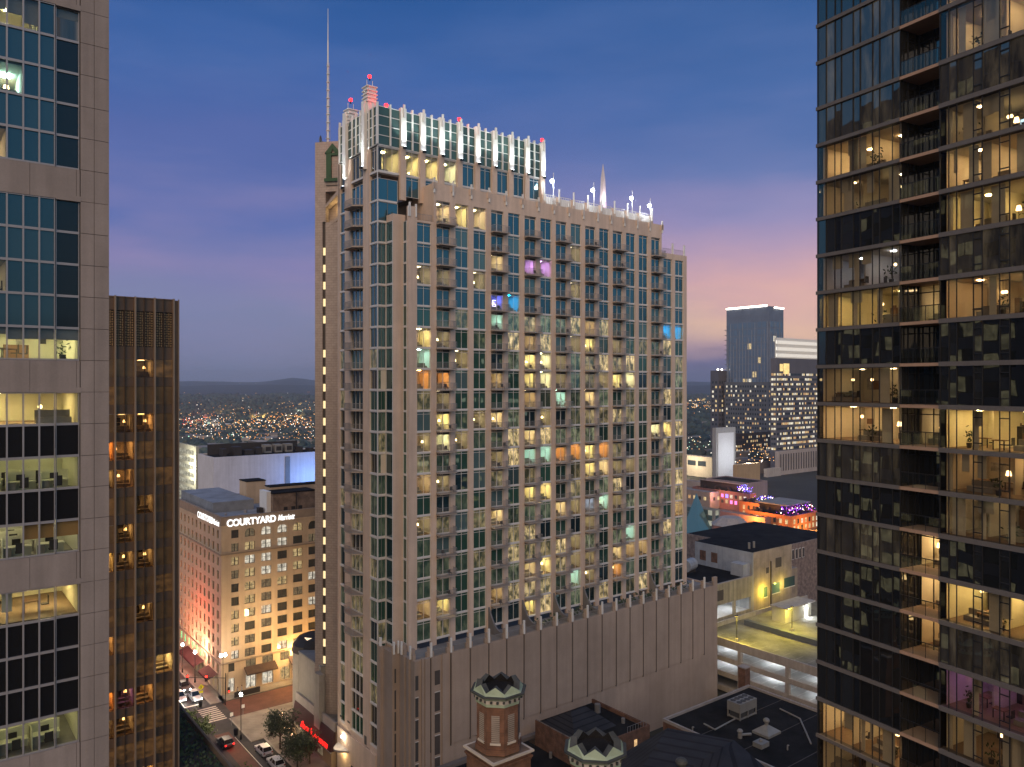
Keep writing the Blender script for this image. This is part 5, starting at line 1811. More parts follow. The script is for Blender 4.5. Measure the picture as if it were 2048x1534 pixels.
    for f in (0, 1):
        zz = z - 8.6
        if f == 0:
            b.box(n - 0.6, n + 0.6, v - s - 0.06, v - s - 0.003, zz - 4, zz, joint_m)
            b.box(n - 0.75, n + 0.75, v - s - 0.3, v - s - 0.003, zz + 0.02, zz + 0.2, copper_d)
        else:
            b.box(n - s - 0.06, n - s - 0.003, v - 0.6, v + 0.6, zz - 4, zz, joint_m)
            b.box(n - s - 0.3, n - s - 0.003, v - 0.75, v + 0.75, zz + 0.02, zz + 0.2, copper_d)
    T.part('belfry_window', b)
    return T
ch1 = church_tower(997, 1343, 65, 'brick church tower with green zigzag crown standing before the blank podium wall')
ch2 = church_tower(1191, 1457, 56.5, 'brick church tower cut by the bottom edge beside the dark slate roof')
ch2.part('hatch', MB(trim_w).box(ch2.o[0] - 0.9, ch2.o[0] - 0.2, ch2.o[1] - 0.4, ch2.o[1] + 0.2, 46.2, 47.2, trim_w))

T = Thing('church_hall', 'brick church nave under a dark hipped slate roof', 'church', G, (41, 40, GZ))
A_, B_ = at(1335, 1456, 88.0), at(1468, 1479, 85.5)
def pt(px, py, Y):
    x, y, z = at(px, py, Y)
    n, v = G.nv(x, y)
    return (n, v, z)
a = pt(1335, 1456, 88.0); c = pt(1468, 1480, 85.0); l = pt(1236, 1512, 84.0); r = pt(1560, 1560, 78.0); f1 = pt(1215, 1640, 60.0); f2 = pt(1345, 1700, 62.0)
b = MB(slate)
b.add([l, a, c, r, f1, f2], [(0, 4, 1), (4, 5, 2, 1), (5, 3, 2)], slate)
b.add([l, a, c, r, (l[0], l[1], GZ), (a[0], a[1], GZ), (c[0], c[1], GZ), (r[0], r[1], GZ)], [(0, 1, 5, 4), (1, 2, 6, 5), (2, 3, 7, 6)], brick)
b.add([l, f1, f2, r, (l[0], l[1], GZ), (f1[0], f1[1], GZ), (f2[0], f2[1], GZ), (r[0], r[1], GZ)], [(0, 4, 5, 1), (1, 5, 6, 2), (2, 6, 7, 3)], brick)
T.part('roof', b)
d = pt(1363, 1522, 74)
T.part('roof_vent', MB(copper_d).ball((d[0], d[1], d[2] - 0.1), 0.6, copper_d, 12, 0.7))
cop_d = plain('annex_coping', (0.16, 0.14, 0.13), 0.8, var=0.15)
acm0 = plain('vent_grey', (0.2, 0.19, 0.18), 0.6, metal=0.2, var=0.15)
# annex between church and podium
T = Thing('brick_annex', 'dark red brick annex with a small hipped roof between the church and the podium', 'building', G, (79, 84, GZ))
b = MB(brick)
b.box(62, 79.9, 86.0, 99.4, GZ, 16.4, brick)
b.box(62, 98, 98.8, 99.7, 16.45, 17.0, cop_d)
b.box(80, 92.9, 84.0, 97.0, GZ, 20.0, brick)
b.box(80, 92.92, 83.98, 84.3, 20.0, 20.7, brick)
b.box(92.6, 92.92, 84.31, 97, 20.0, 20.7, brick)
b.box(80, 80.3, 84.31, 97, 20.0, 20.5, brick)
b.box(80.31, 92.59, 84.31, 96.9, 20.0, 20.1, roof_black)
b.box(62.1, 79.8, 86.1, 98.7, 16.4, 16.5, roof_black)
T.part('wall', b)
b = MB(slate)
b.add([(80.6, 88, 20.12), (89.5, 88, 20.12), (89.5, 96.6, 20.12), (80.6, 96.6, 20.12), (83.5, 92.3, 22.6), (86.6, 92.3, 22.6)], [(0, 1, 5, 4), (1, 2, 5), (2, 3, 4, 5), (3, 0, 4)], slate)
T.part('roof', b)
H_A = lit_pane('annex_lit', (1.0, 0.62, 0.28), 1.1, (2, 2, 2), 0.5)
for n in (86.4, 89.3):
    T.part('window', MB(H_A).box(n, n + 0.6, 83.9, 83.96, 17.9, 19.3, H_A))
b = MB(rail_m)
for q in range(8):
    b.tube((88 + q * 0.6, 84.15, 20.7), (88 + q * 0.6, 84.15, 21.6), 0.03, rail_m, 4)
b.tube((88, 84.15, 21.6), (92.2, 84.15, 21.6), 0.03, rail_m, 4)
T.part('railing', b)
for (n_, v_, h_, r_) in ((90.6, 93.5, 1.4, 0.5), (91.0, 88.0, 0.8, 0.3), (79.0, 92.0, 0.9, 0.25), (74.0, 95.0, 0.7, 0.3)):
    single('roof_vent', MB(acm0).cyl(n_, v_, 20.1 if n_ > 80 else 16.5, (20.1 if n_ > 80 else 16.5) + h_, r_, n=8, m=acm0), 'small round vent standing on the dark roofs of the brick annex', 'vent', G, (n_, v_, 20.1 if n_ > 80 else 16.5), 'vents on the brick annex')

# ------------------------------------------------------------------ flat black roof and its plant
BRV, BRZ = 86.0, 19.6
bn0, bn1 = G.n_at(1326, BRV), G.n_at(1497, BRV)
T = Thing('black_roof_building', 'low building with a wide flat black roof and pale coping', 'building', G, (bn0, BRV, GZ))
b = MB(brick)
b.box(bn0, bn1, 45, BRV, GZ, BRZ - 0.5, brick)
b.box(bn0 + 0.31, bn1 - 0.31, 45, BRV - 0.31, BRZ - 0.49, BRZ - 0.4, roof_black)
for q in range(5):
    b.box(bn0 + 0.4, bn1 - 0.4, 50 + q * 7.2, 50.12 + q * 7.2, BRZ - 0.399, BRZ - 0.385, joint_m)
T.part('roof', b)
b = MB(trim_w)
cop = plain('coping', (0.30, 0.27, 0.25), 0.8, var=0.15)
b.box(bn0 - 0.05, bn1 + 0.05, BRV - 0.3, BRV + 0.05, BRZ - 0.48, BRZ, cop)
b.box(bn1 - 0.3, bn1 + 0.05, 45, BRV - 0.301, BRZ - 0.48, BRZ, cop)
b.box(bn0 - 0.05, bn0 + 0.3, 45, BRV - 0.301, BRZ - 0.48, BRZ, cop)
T.part('coping', b)
def roof_pt(px, py, z=BRZ - 0.4):
    x, y = on_ground(px, py, z)
    return G.nv(x, y)
acm = plain('plant_grey', (0.24, 0.23, 0.21), 0.6, metal=0.2, var=0.15)
n, v = roof_pt(1484, 1430)
T = Thing('air_conditioner', 'big grey boxy rooftop cooling unit with dark fan slots on the black roof', 'cooling unit', G, (n, v, BRZ - 0.4))
b = MB(acm)
zz = BRZ - 0.4
L_, D_ = 4.6, 2.6
b.box(n - L_ / 2, n + L_ / 2, v - D_ / 2, v + D_ / 2, zz + 1.2, zz + 2.7, acm)
for (x, y) in ((-1, -1), (1, -1), (1, 1), (-1, 1), (0, -1), (0, 1)):
    b.box(n + x * (L_ / 2 - 0.1) - 0.08, n + x * (L_ / 2 - 0.1) + 0.08, v + y * (D_ / 2 - 0.1) - 0.08, v + y * (D_ / 2 - 0.1) + 0.08, zz, zz + 1.2, acm)
b.box(n - L_ / 2, n + L_ / 2, v - D_ / 2, v + D_ / 2, zz + 0.1, zz + 0.22, acm)
T.part('casing', b)
b = MB(grille_m)
for q in range(4):
    for w_ in (-0.62, 0.62):
        b.cyl(n - 1.6 + q * 1.07, v + w_, zz + 2.701, zz + 2.78, 0.46, n=12, m=grille_m)
b.box(n - L_ / 2 + 0.3, n + L_ / 2 - 0.3, v - D_ / 2 + 0.3, v + D_ / 2 - 0.3, zz + 0.25, zz + 1.19, grille_m)
T.part('fans', b)
n, v = roof_pt(1533, 1466)
T = Thing('roof_ventilator', 'grey pyramid skylight with a round turbine vent on the black roof', 'vent', G, (n, v, zz))
b = MB(acm)
b.box(n - 1.7, n + 1.7, v - 1.5, v + 1.5, zz, zz + 0.35, acm)
b.add([(n - 1.7, v - 1.5, zz + 0.36), (n + 1.7, v - 1.5, zz + 0.36), (n + 1.7, v + 1.5, zz + 0.36), (n - 1.7, v + 1.5, zz + 0.36), (n, v, zz + 1.5)], [(0, 1, 4), (1, 2, 4), (2, 3, 4), (3, 0, 4)], acm)
T.part('skylight', b)
T.part('turbine', MB(acm).cyl(n, v, zz + 1.2, zz + 1.7, 0.3, n=10, m=acm).ball((n, v, zz + 2.0), 0.52, acm, 12, 0.8))
n, v = roof_pt(1522, 1492)
single('roof_hatch', MB(acm).box(n - 1.0, n + 1.0, v - 0.8, v + 0.8, zz, zz + 0.7, acm).ball((n, v, zz + 0.85), 0.3, acm, 8), 'low grey roof hatch with a small dome on the black roof', 'hatch', G, (n, v, zz))
n, v = roof_pt(1480, 1476)
single('vent_pipe', MB(acm).cyl(n, v, zz, zz + 1.0, 0.35, n=8, m=acm).ball((n, v, zz + 1.1), 0.5, acm, 8, 0.7).tube((n, v, zz + 0.5), (n + 2, v - 0.6, zz + 0.3), 0.22, acm, 6), 'grey mushroom vent with a pipe on the black roof', 'vent', G, (n, v, zz))
def roof_pipe(pts, lab):
    p = MB(acm)
    for (a_, c_) in zip(pts, pts[1:]):
        p.tube((*roof_pt(*a_), zz + 0.22), (*roof_pt(*c_), zz + 0.22), 0.13, acm, 6)
        m_ = roof_pt((a_[0] + c_[0]) / 2, (a_[1] + c_[1]) / 2)
        p.box(m_[0] - 0.25, m_[0] + 0.25, m_[1] - 0.25, m_[1] + 0.25, zz, zz + 0.1, dark_m)
    single('roof_pipe', p, lab, 'pipe', G, (*roof_pt(*pts[0]), zz))
roof_pipe([(1470, 1440), (1430, 1462), (1408, 1450)], 'thin grey pipe run from the cooling unit across the black roof')
roof_pipe([(1560, 1420), (1600, 1440), (1622, 1490)], 'thin grey pipe run along the far edge of the black roof')
for (px_, py_, lab_) in ((1385, 1463, 'small goose neck vent near the pale coping corner of the black roof'), (1575, 1500, 'small goose neck vent by the low roof hatch')):
    n, v = roof_pt(px_, py_)
    single('roof_vent', MB(acm).cyl(n, v, zz, zz + 0.7, 0.12, n=6, m=acm).tube((n, v, zz + 0.7), (n + 0.3, v, zz + 0.62), 0.12, acm, 6), lab_, 'vent', G, (n, v, zz))
n, v = roof_pt(1490, 1381)
T = Thing('brick_chimney', 'short square brick chimney at the far corner of the black roof', 'chimney', G, (bn1 + 0.3, BRV + 0.4, GZ))
b = MB(brick)
b.box(bn1 - 0.9, bn1 + 0.6, BRV + 0.1, BRV + 1.6, GZ, BRZ + 3.0, brick)
b.box(bn1 - 1.0, bn1 + 0.7, BRV + 0.0, BRV + 1.7, BRZ + 3.0, BRZ + 3.2, cop)
T.part('stack', b)

# ------------------------------------------------------------------ parking garage
GN, GD = 137.0, 19.6
GVB = 111.0
T = Thing('parking_garage', 'open concrete parking garage with a yellow lit roof deck', 'garage', G, (GN, GVB, GZ))
gconc = plain('garage_concrete', (0.36, 0.33, 0.30), 0.9, var=0.12, streak=0.12)
deck_m = plain('garage_deck', (0.19, 0.18, 0.15), 0.9, var=0.5, scale=0.16, fine=0.15)
floor_w = plain('garage_floor', (0.42, 0.42, 0.42), 0.8, var=0.12)
GE, GV0 = 182.0, 30.0
b = MB(gconc)
for z in (GD, GD - 3.15, GD - 6.3, GD - 9.45):
    b.box(GN + 0.35, GE, GV0, GVB, z - 0.45, z, deck_m if z == GD else floor_w)
    b.box(GN, GN + 0.35, GV0, GVB, z - 0.75, z + (1.0 if z == GD else 0.25), gconc)
v = GVB - 0.35
while v > GV0:
    b.box(GN + 0.02, GN + 0.8, v - 0.75, v, GZ, GD - 0.46, gconc)
    b.box(GN + 12, GN + 12.8, v - 0.75, v, GZ, GD - 0.46, gconc)
    v -= 11.2
b.box(GN + 24, GN + 24.4, GV0, GVB, GZ, GD - 0.46, gconc)
b.box(GN + 0.36, GE, GVB - 0.3, GVB, GD + 0.001, GD + 1.0, gconc)
T.part('structure', b)
mk = MB(white_frame)
for z in (GD - 3.15, GD - 6.3):
    for q in range(28):
        v = GVB - 3 - q * 2.7
        mk.box(GN + 1.2, GN + 6.2, v - 0.05, v + 0.05, z + 0.003, z + 0.008, fin_m)
for q in range(26):
    v = GVB - 4 - q * 2.7
    mk.box(GN + 1.2, GN + 6.0, v - 0.04, v + 0.04, GD + 0.003, GD + 0.008, gconc)
T.part('bay_lines', mk, kind='stuff')
# divider wall across the deck
rp = MB(gconc)
steel_m = plain('ramp_steel', (0.10, 0.11, 0.13), 0.7, var=0.1)
x0_, y0_ = G.nv(*on_ground(1488, 1250, GD))
rp.box(x0_, x0_ + 1.3, GV0, y0_, GD + 0.002, GD + 1.15, steel_m)
T.part('ramp_wall', rp)
tube_w = glow('garage_tube', (0.92, 0.97, 1.0), 75.0)
for z in (GD - 0.5, GD - 3.65):
    b = MB(tube_w)
    for q in range(7):
        v = GVB - 6 - q * 11.2
        b.box(GN + 5, GN + 6.5, v, v + 0.5, z - 0.08, z, tube_w)
        b.box(GN + 15, GN + 16.5, v, v + 0.5, z - 0.08, z, tube_w)
    T.part('tube_lights', b)
def deck_lamp(n, v, lab):
    t = Thing('parking_lamp', lab, 'lamp post', G, (n, v, GD), 'lamp posts on the garage roof')
    b = MB(black_metal)
    b.cyl(n, v, GD, GD + 1.3, 0.3, n=10, m=gconc)
    b.cyl(n, v, GD + 1.3, GD + 6.2, 0.09, 0.07, 8, black_metal)
    t.part('post', b)
    b = MB(black_metal)
    b.tube((n, v, GD + 6.1), (n - 0.7, v - 0.5, GD + 6.35), 0.06, black_metal, 5)
    b.box(n - 1.25, n - 0.6, v - 0.75, v - 0.35, GD + 6.28, GD + 6.45, black_metal)
    t.part('lamp_head', b)
    ye = glow('sodium', (1.0, 0.72, 0.12), 8.0, False)
    t.part('lens', MB(ye).box(n - 1.2, n - 0.65, v - 0.7, v - 0.4, GD + 6.24, GD + 6.275, ye))
    t.lamp('parking_light', (n - 0.9, v - 0.55, GD + 6.0), (0.95, 0.74, 0.06), 5200, 0.25, 'SPOT', (0, 0, -1), 150, 0.4)
deck_lamp(138.6, 100.8, 'dark lamp post on the garage roof nearer the blank podium wall')
deck_lamp(154.0, 97.5, 'dark lamp post beyond the dividing wall on the garage roof')
n, v = G.nv(*on_ground(1612, 1234, GD))
T = Thing('stair_house', 'small pale stair house with a bright door on the garage roof', 'stair house', G, (n, v, GD))
pale_m = plain('stair_plaster', (0.42, 0.40, 0.33), 0.9, var=0.1)
b = MB(pale_m)
b.box(n - 8.5, n + 2.2, v, v + 3.5, GD + 0.003, GD + 3.4, pale_m)
b.box(n - 9.0, n + 2.6, v - 0.9, v + 3.7, GD + 3.4, GD + 3.7, gconc)
T.part('wall', b)
T.part('door', MB(tube_w).box(n - 0.4, n + 0.5, v - 0.06, v - 0.003, GD + 0.05, GD + 2.3, tube_w))
T.lamp('door_light', (n, v - 1.0, GD + 2.8), (0.9, 0.97, 1.0), 260, 0.2)
T.lamp('wall_light', (n - 8.8, v - 1.6, GD + 3.0), (1.0, 0.80, 0.10), 900, 0.2)

# ------------------------------------------------------------------ loft building behind the garage
IV = 112.5
T = Thing('warehouse', 'pale industrial loft with a black roof behind the parking garage', 'warehouse', G, (161, IV, GZ))
panel_b = stripes('sheet_beige', (0.34, 0.28, 0.22), (0.27, 0.22, 0.17), 1.6, 3, 0.08)
panel_w = plain('sheet_white', (0.34, 0.36, 0.38), 0.8, var=0.12, streak=0.15)
b = MB(panel_b)
zr = 34.0
b.box(161.3, 177.6, IV, IV + 17.5, GZ, zr, panel_b)
b.box(161.0, 161.29, IV + 0.002, IV + 17.5, GZ, zr - 0.02, panel_w)
b.box(161.2, 177.4, IV + 0.2, IV + 17.3, zr, zr + 0.15, roof_black)
b.box(177.61, 181, IV + 0.5, IV + 9, GZ, zr - 6.5, panel_b)
b.box(170.5, 173.0, IV - 0.05, IV - 0.003, zr - 5, zr - 2.6, joint_m)
b.box(166.5, 167.6, IV - 0.05, IV - 0.003, zr - 5.8, zr - 4.4, joint_m)
for (v0_, w_) in ((IV + 10.4, 1.9), (IV + 14.0, 1.9)):
    b.box(160.95, 160.997, v0_, v0_ + w_, zr - 4.4, zr - 1.9, brick)
for n_ in (163.8, 165.8):
    b.cyl(n_, IV + 3.0, zr + 0.15, zr + 1.7, 0.3, n=8, m=acm)
b.tube((168.3, IV - 0.15, GD), (168.3, IV - 0.15, zr - 3), 0.16, dark_m, 6)
T.part('wall', b)
b = MB(panel_b)
for (n_, w_, z_) in ((165.5, 1.4, 22.5), (169, 3.2, 22.8), (174.2, 4.6, 23.4)):
    b.box(n_, n_ + w_, IV - 0.06, IV - 0.003, z_, z_ + 2.4, P_GREY)
    b.box(n_ - 0.1, n_ + w_ + 0.1, IV - 0.14, IV - 0.061, z_ - 0.2, z_ - 0.02, white_frame)
T.part('window', b)
b = MB(panel_w)
b.box(158.0, 160.9, IV + 0.6, IV + 4.2, 28.45, 31.4, panel_w)
T.part('roof_screen', b)
T.lamp('wall_light', (164.8, IV - 1.6, GD + 4.5), (1.0, 0.74, 0.06), 1100, 0.2)
T.lamp('wall_light', (172.5, IV - 1.6, GD + 5.0), (1.0, 0.80, 0.12), 500, 0.2)
T = Thing('loading_wing', 'lower stained concrete wing with lit open bays beside the garage deck', 'building', G, (147, IV, GZ))
b = MB(gconc)
stain = plain('stained_concrete', (0.30, 0.27, 0.21), 0.9, var=0.25, scale=0.2, streak=0.25)
b.box(140, 160.95, IV, IV + 0.4, 23.6, 28.4, stain)
b.box(140, 160.95, IV + 0.41, IV + 18, 28.0, 28.3, roof_black)
b.box(140, 160.95, IV - 0.02, IV + 0.45, 28.401, 28.6, cop)
for n_ in (140.0, 153.6, 160.2):
    b.box(n_, n_ + 0.74, IV, IV + 0.5, GZ, 23.59, stain)
b.box(140, 160.9, IV + 9, IV + 9.3, GZ, 27.9, panel_w)
b.box(140, 160.9, IV + 0.6, IV + 9, GD + 0.2, GD + 0.5, floor_w)
b.box(140, 160.9, IV + 0.02, IV + 0.3, GZ, GD + 1.0, stain)
b.box(146.9, 149.6, IV - 0.05, IV - 0.003, 24.6, 27.0, joint_m)
T.part('wall', b)
T.part('tube_lights', MB(tube_w).box(146, 149, IV + 4, IV + 4.4, 23.1, 23.2, tube_w).box(156, 158, IV + 4, IV + 4.4, 23.1, 23.2, tube_w))
T.lamp('bay_light', (150, IV + 4.2, 22.8), (1, 0.93, 0.8), 380, 0.4)
n_, v_ = 149.0, IV + 12
single('storage_tank', MB(panel_w).tube((n_ + 1.5, v_, 30.0), (n_ + 5.5, v_ + 1.0, 30.0), 1.5, panel_w, 14).box(n_ + 2, n_ + 5, v_ - .5, v_ + 1.3, 28.31, 29, dark_m), 'white round storage tank on the flat roof beside the beige tower', 'tank', G, (n_, v_, 28.31))
T = Thing('brick_loft', 'dark brick building with a row of white framed windows by the glass tower', 'building', G, (180, 122, GZ))
brick_p = brickmat('loft_brick', (0.24, 0.17, 0.14), (0.19, 0.13, 0.11), (0.3, 0.25, 0.22), 2.0)
b = MB(brick_p)
b.box(182, 215, 122, 150, GZ, 30.5, brick_p)
b.box(182.3, 214.7, 122.3, 149.7, 30.5, 30.6, roof_black)
T.part('wall', b)
for q in range(9):
    b = MB(white_frame)
    b.box(184 + q * 1.7, 185.1 + q * 1.7, 121.9, 121.99, 26.2, 29.0, white_frame)
    b.box(184.12 + q * 1.7, 184.98 + q * 1.7, 121.85, 121.899, 26.35, 28.85, joint_m)
    T.part('window', b)

# ------------------------------------------------------------------ generic blocks of the city beyond
WALLS = {}
def cwall(c):
    k = tuple(round(x, 3) for x in c)
    if k not in WALLS: WALLS[k] = plain('city_wall_%d' % len(WALLS), k, 0.9, var=0.12, scale=0.12, streak=0.08)
    return WALLS[k]
C_Y = lit_pane('city_lit_yellow', (1.0, 0.74, 0.36), 1.0, (0.5, 0.5, 0.8), 0.35)
C_W = lit_pane('city_lit_white', (1.0, 0.90, 0.70), 1.25, (0.5, 0.5, 0.8), 0.35)
C_O = lit_pane('city_lit_orange', (1.0, 0.56, 0.24), 0.8, (0.5, 0.5, 0.8), 0.35)
C_D = pane('city_dark', (0.03, 0.04, 0.05), 1.6, (1, 1, 1), 0.02)
def block(name, label, cat, pxl, pxc, pxr, ytop, Y, c, roof=None, base=GZ, win=None, group=None, ph=0.0):
    """a building by its near top corner (pxc, ytop, Y), its street-side end pxl and its long-side end pxr"""
    x, y, z = at(pxc, ytop, Y)
    n, v = G.nv(x, y)
    v1 = max(G.v_at(pxl, n), v + 3) if pxl < pxc else v + 10
    n1 = G.n_at(pxr, v) if pxr > pxc else n + 10
    T = Thing(name, label, cat, G, (n, v, base), group)
    b = MB(cwall(c))
    b.box(n, n1, v, v1, base, z - 0.6, cwall(c))
    b.box(n + 0.4, n1 - 0.4, v + 0.4, v1 - 0.4, z - 0.59, z - 0.5, roof or roof_grey)
    for (a0, a1, c0, c1) in ((n, n1, v, v + 0.39), (n, n1, v1 - 0.39, v1), (n, n + 0.39, v + 0.391, v1 - 0.391), (n1 - 0.39, n1, v + 0.391, v1 - 0.391)):
        b.box(a0, a1, c0, c1, z - 0.59, z, cwall(c))
    T.part('wall', b)
    if win:
        rr_ = random.Random(int(pxc * 13 + ytop))
        items = []
        sp, fh, w, h, lit, z0 = win['step'], win['floor'], win['w'], win['h'], win['lit'], win.get('z0', base + 2)
        nf = int((z - win.get('top', 1.5) - z0) / fh)
        for f in range(nf):
            for face, L in (('n', n1 - n), ('v', v1 - v)):
                m = int((L - 0.5) / sp)
                off = (L - m * sp) / 2
                for j in range(m):
                    p_ = off + j * sp + (sp - w) / 2
                    items.append((f, face, p_, z - win.get('top', 1.5) - (f + 1) * fh + (fh - h) / 2))
        mats = win.get('mats', (C_Y, C_Y, C_W, C_O))
        cache = {}
        restm = MB(C_D)
        for q, (f, face, p_, zz) in enumerate(items):
            m = rr_.choice(mats) if rr_.random() < lit else win.get('dark', C_D)
            if q < 100:
                k = (face, m.name)
                if k not in cache:
                    bb = MB(m)
                    if face == 'n': bb.box(0, w, -0.06, -0.004, 0, h, m)
                    else: bb.box(-0.06, -0.004, 0, w, 0, h, m)
                    cache[k] = bb.mesh('window')
                T.inst('window', cache[k], (n + p_, v, zz) if face == 'n' else (n, v + p_, zz))
            else:
                if face == 'n': restm.box(n + p_, n + p_ + w, v - 0.06, v - 0.004, zz, zz + h, m)
                else: restm.box(n - 0.06, n - 0.004, v + p_, v + p_ + w, zz, zz + h, m)
        if restm.v: T.part('windows', restm, kind='stuff')
    return T, (n, n1, v, v1, z)

# right of the beige tower, near to far
W0 = dict(step=3.2, floor=3.6, w=1.5, h=1.9, lit=0.35)
block('flat_roof_shop', 'long low grey roofed building behind the black roofed loft', 'building', 1376, 1560, 1640, 1105, 300, (0.22, 0.18, 0.16), roof_grey)
block('flat_roof_shop', 'low building with a wide pale grey roof before the orange brick bar', 'building', 1490, 1640, 1700, 1085, 318, (0.24, 0.19, 0.17), plain('roof_pale', (0.26, 0.24, 0.24), 0.9, var=0.2, scale=0.1))
T, d_ = block('atrium', 'glazed atrium with a sloping gridded glass front', 'atrium', 1340, 1428, 1440, 1020, 325, (0.25, 0.25, 0.23), roof_grey, win=dict(step=2.2, floor=2.2, w=2.0, h=2.0, lit=0.15, mats=(lit_pane('atrium_lit', (0.9, 0.9, 0.7), 0.5, (0.3, 0.3, 0.3), 0.5),), dark=P_GREY, top=0.3))
x, y, z = at(1399, 1052, 318)
n, v = G.nv(x, y)
bb = MB(P_GREY)
bb.add([(n, v, 9), (n + 11, v, 9), (n + 11, v + 11, 9), (n, v + 11, 9), (n + 8, v + 8, z + 12)], [(0, 1, 4), (1, 2, 4), (2, 3, 4), (3, 0, 4)], P_GREY)
single('glass_pyramid', bb, 'small glass pyramid roof beside the pink octagonal pavilion', 'skylight', G, (n, v, 9))
x, y, z = at(1462, 1046, 305)
n, v = G.nv(x, y)
pinkm = plain('pink_plaster', (0.42, 0.19, 0.14), 0.9, var=0.1)
T = Thing('octagon_pavilion', 'salmon pink eight sided building with a pale low roof', 'building', G, (n, v, GZ))
T.part('wall', MB(pinkm).cyl(n, v, GZ, z - 0.5, 7.6, n=8, m=pinkm, rot=math.pi / 8))
T.part('roof', MB(cop).cyl(n, v, z - 0.5, z + 2.4, 7.9, 4.0, 8, cop, math.pi / 8))
b = MB(joint_m)
for (a, c) in ((n - 4, n - 1.5), (n + 0.5, n + 3)):
    b.box(a, c, v - 7.15, v - 7.06, z - 3.6, z - 1.6, joint_m)
T.part('window', b)
# the bar street
org_ = (0.40, 0.155, 0.06)
T, d_ = block('orange_bar', 'orange lit brick bar with a purple rooftop terrace', 'bar', 1495, 1582, 1640, 1033, 340, org_, roof_black, win=dict(step=3.0, floor=2.9, w=1.3, h=2.0, lit=0.6, top=1.2, z0=9.3, mats=(C_Y, C_W, C_Y)))
T.lamp('street_glow', (d_[0] - 9, d_[2] + 14, GZ + 6), (1.0, 0.34, 0.05), 16000, 1.0)
T.lamp('wall_light', (d_[0] + 8, d_[2] - 6, d_[4] - 7), (1.0, 0.38, 0.05), 9000, 1.0)
n, n1, v, v1, z = d_
pur = glow('bar_purple', (0.45, 0.08, 1.0), 3.2, False)
pnk = glow('bar_pink', (1.0, 0.16, 0.45), 2.6, False)
blu = glow('bar_blue', (0.16, 0.14, 1.0), 4.0, False)
wht = glow('bar_white', (1.0, 0.85, 0.65), 8.0, False)
rb_ = random.Random(2)
def rooftop_bar(T, d_, cols, canopy=True, seed=1):
    n, n1, v, v1, z = d_
    r = random.Random(seed)
    b = MB(dark_m)
    if canopy:
        b.box(n + 3, n1 - 1, v + 4, v1 - 2, z + 3.6, z + 4.1, roof_grey)
        for q in range(6):
            b.box(n + 3.2 + q * (n1 - n - 5) / 6, n + 3.5 + q * (n1 - n - 5) / 6, v + 4.2, v + 4.5, z - 0.5, z + 3.6, dark_m)
        b.box(n + 6, n1 - 1.2, v + 9, v1 - 2.2, z - 0.5, z + 3.6, dark_m)
    for q in range(14):
        x, y = r.uniform(n + 1, n1 - 2), r.uniform(v + 1, v1 - 1)
        b.box(x, x + 0.9, y, y + 0.9, z - 0.5, z + r.uniform(0.5, 1.6), dark_m)
    T.part('terrace', b)
    l = MB(cols[0])
    for q in range(64):
        x, y = r.uniform(n + 0.6, n1 - 1), r.uniform(v + 0.5, min(v + 9, v1))
        s = r.uniform(0.10, 0.26)
        l.ball((x, y, z + r.uniform(0.2, 3.3)), s, r.choice(cols), 6)
    T.part('party_lights', l, kind='stuff')
    for q in range(3):
        T.lamp('party_lamp', (n + (n1 - n) * (q + 0.5) / 3, v + 4, z + 2.6), cols[0].node_tree.nodes['Emission'].inputs[0].default_value, 1300, 0.5)
rooftop_bar(T, d_, (pur, pnk, wht, pur), True, 3)
T, d_ = block('brick_bar', 'smaller orange lit brick bar in the middle of the bar street', 'bar', 1478, 1538, 1560, 1010, 372, (0.34, 0.13, 0.06), roof_black, win=dict(step=2.8, floor=2.9, w=1.2, h=2.0, lit=0.7, top=1.2, z0=9.3, mats=(C_Y, C_W)))
rooftop_bar(T, d_, (blu, pur, wht, blu), False, 5)
T.lamp('street_glow', (d_[0] - 8, d_[2] + 6, GZ + 6), (1.0, 0.36, 0.06), 12000, 1.0)
T, d_ = block('brick_bar', 'red brick bar with blue string lights across its rooftop', 'bar', 1385, 1500, 1512, 988, 395, (0.20, 0.10, 0.09), roof_black, win=dict(step=2.8, floor=2.9, w=1.5, h=1.8, lit=0.75, top=1.2, z0=9.3, mats=(blu, C_W, C_O, pnk, C_Y)))
rooftop_bar(T, d_, (blu, blu, wht, pur), True, 7)
T.lamp('street_glow', (d_[0] - 8, d_[2] + 14, GZ + 8), (1.0, 0.40, 0.25), 6000, 1.0)
T.lamp('street_glow', (d_[1] + 4, d_[2] - 8, GZ + 5), (1.0, 0.36, 0.08), 9000, 1.0)
block('low_brick_building', 'dim low brick building with a lilac roof below the red brick bar', 'building', 1430, 1530, 1545, 1036, 345, (0.24, 0.15, 0.15), roof_grey, win=dict(step=3.4, floor=4.2, w=1.4, h=2.0, lit=0.3))
block('low_grey_building', 'low grey building at the foot of the beige tower beside the glazed atrium', 'building', 1340, 1420, 1445, 985, 405, (0.22, 0.20, 0.19), roof_grey, win=dict(step=3.4, floor=4.2, w=1.6, h=1.8, lit=0.5))
T, d_ = block('stone_bank', 'lilac grey stone block with tall lit windows above the bar street', 'building', 1412, 1497, 1535, 966, 440, (0.27, 0.22, 0.22), roof_black, win=dict(step=5.2, floor=7.5, w=1.8, h=5.4, lit=0.45, top=2.2, mats=(lit_pane('bank_lit', (1.0, 0.72, 0.5), 0.6, (0.4, 0.4, 0.4)),)))
T, d_ = block('lit_shop_row', 'low shop row with bright white windows left of the lilac stone block', 'building', 1366, 1432, 1445, 968, 460, (0.3, 0.26, 0.24), roof_grey, win=dict(step=3.0, floor=4.0, w=2.2, h=2.2, lit=0.9, mats=(C_W, C_W, C_Y)))
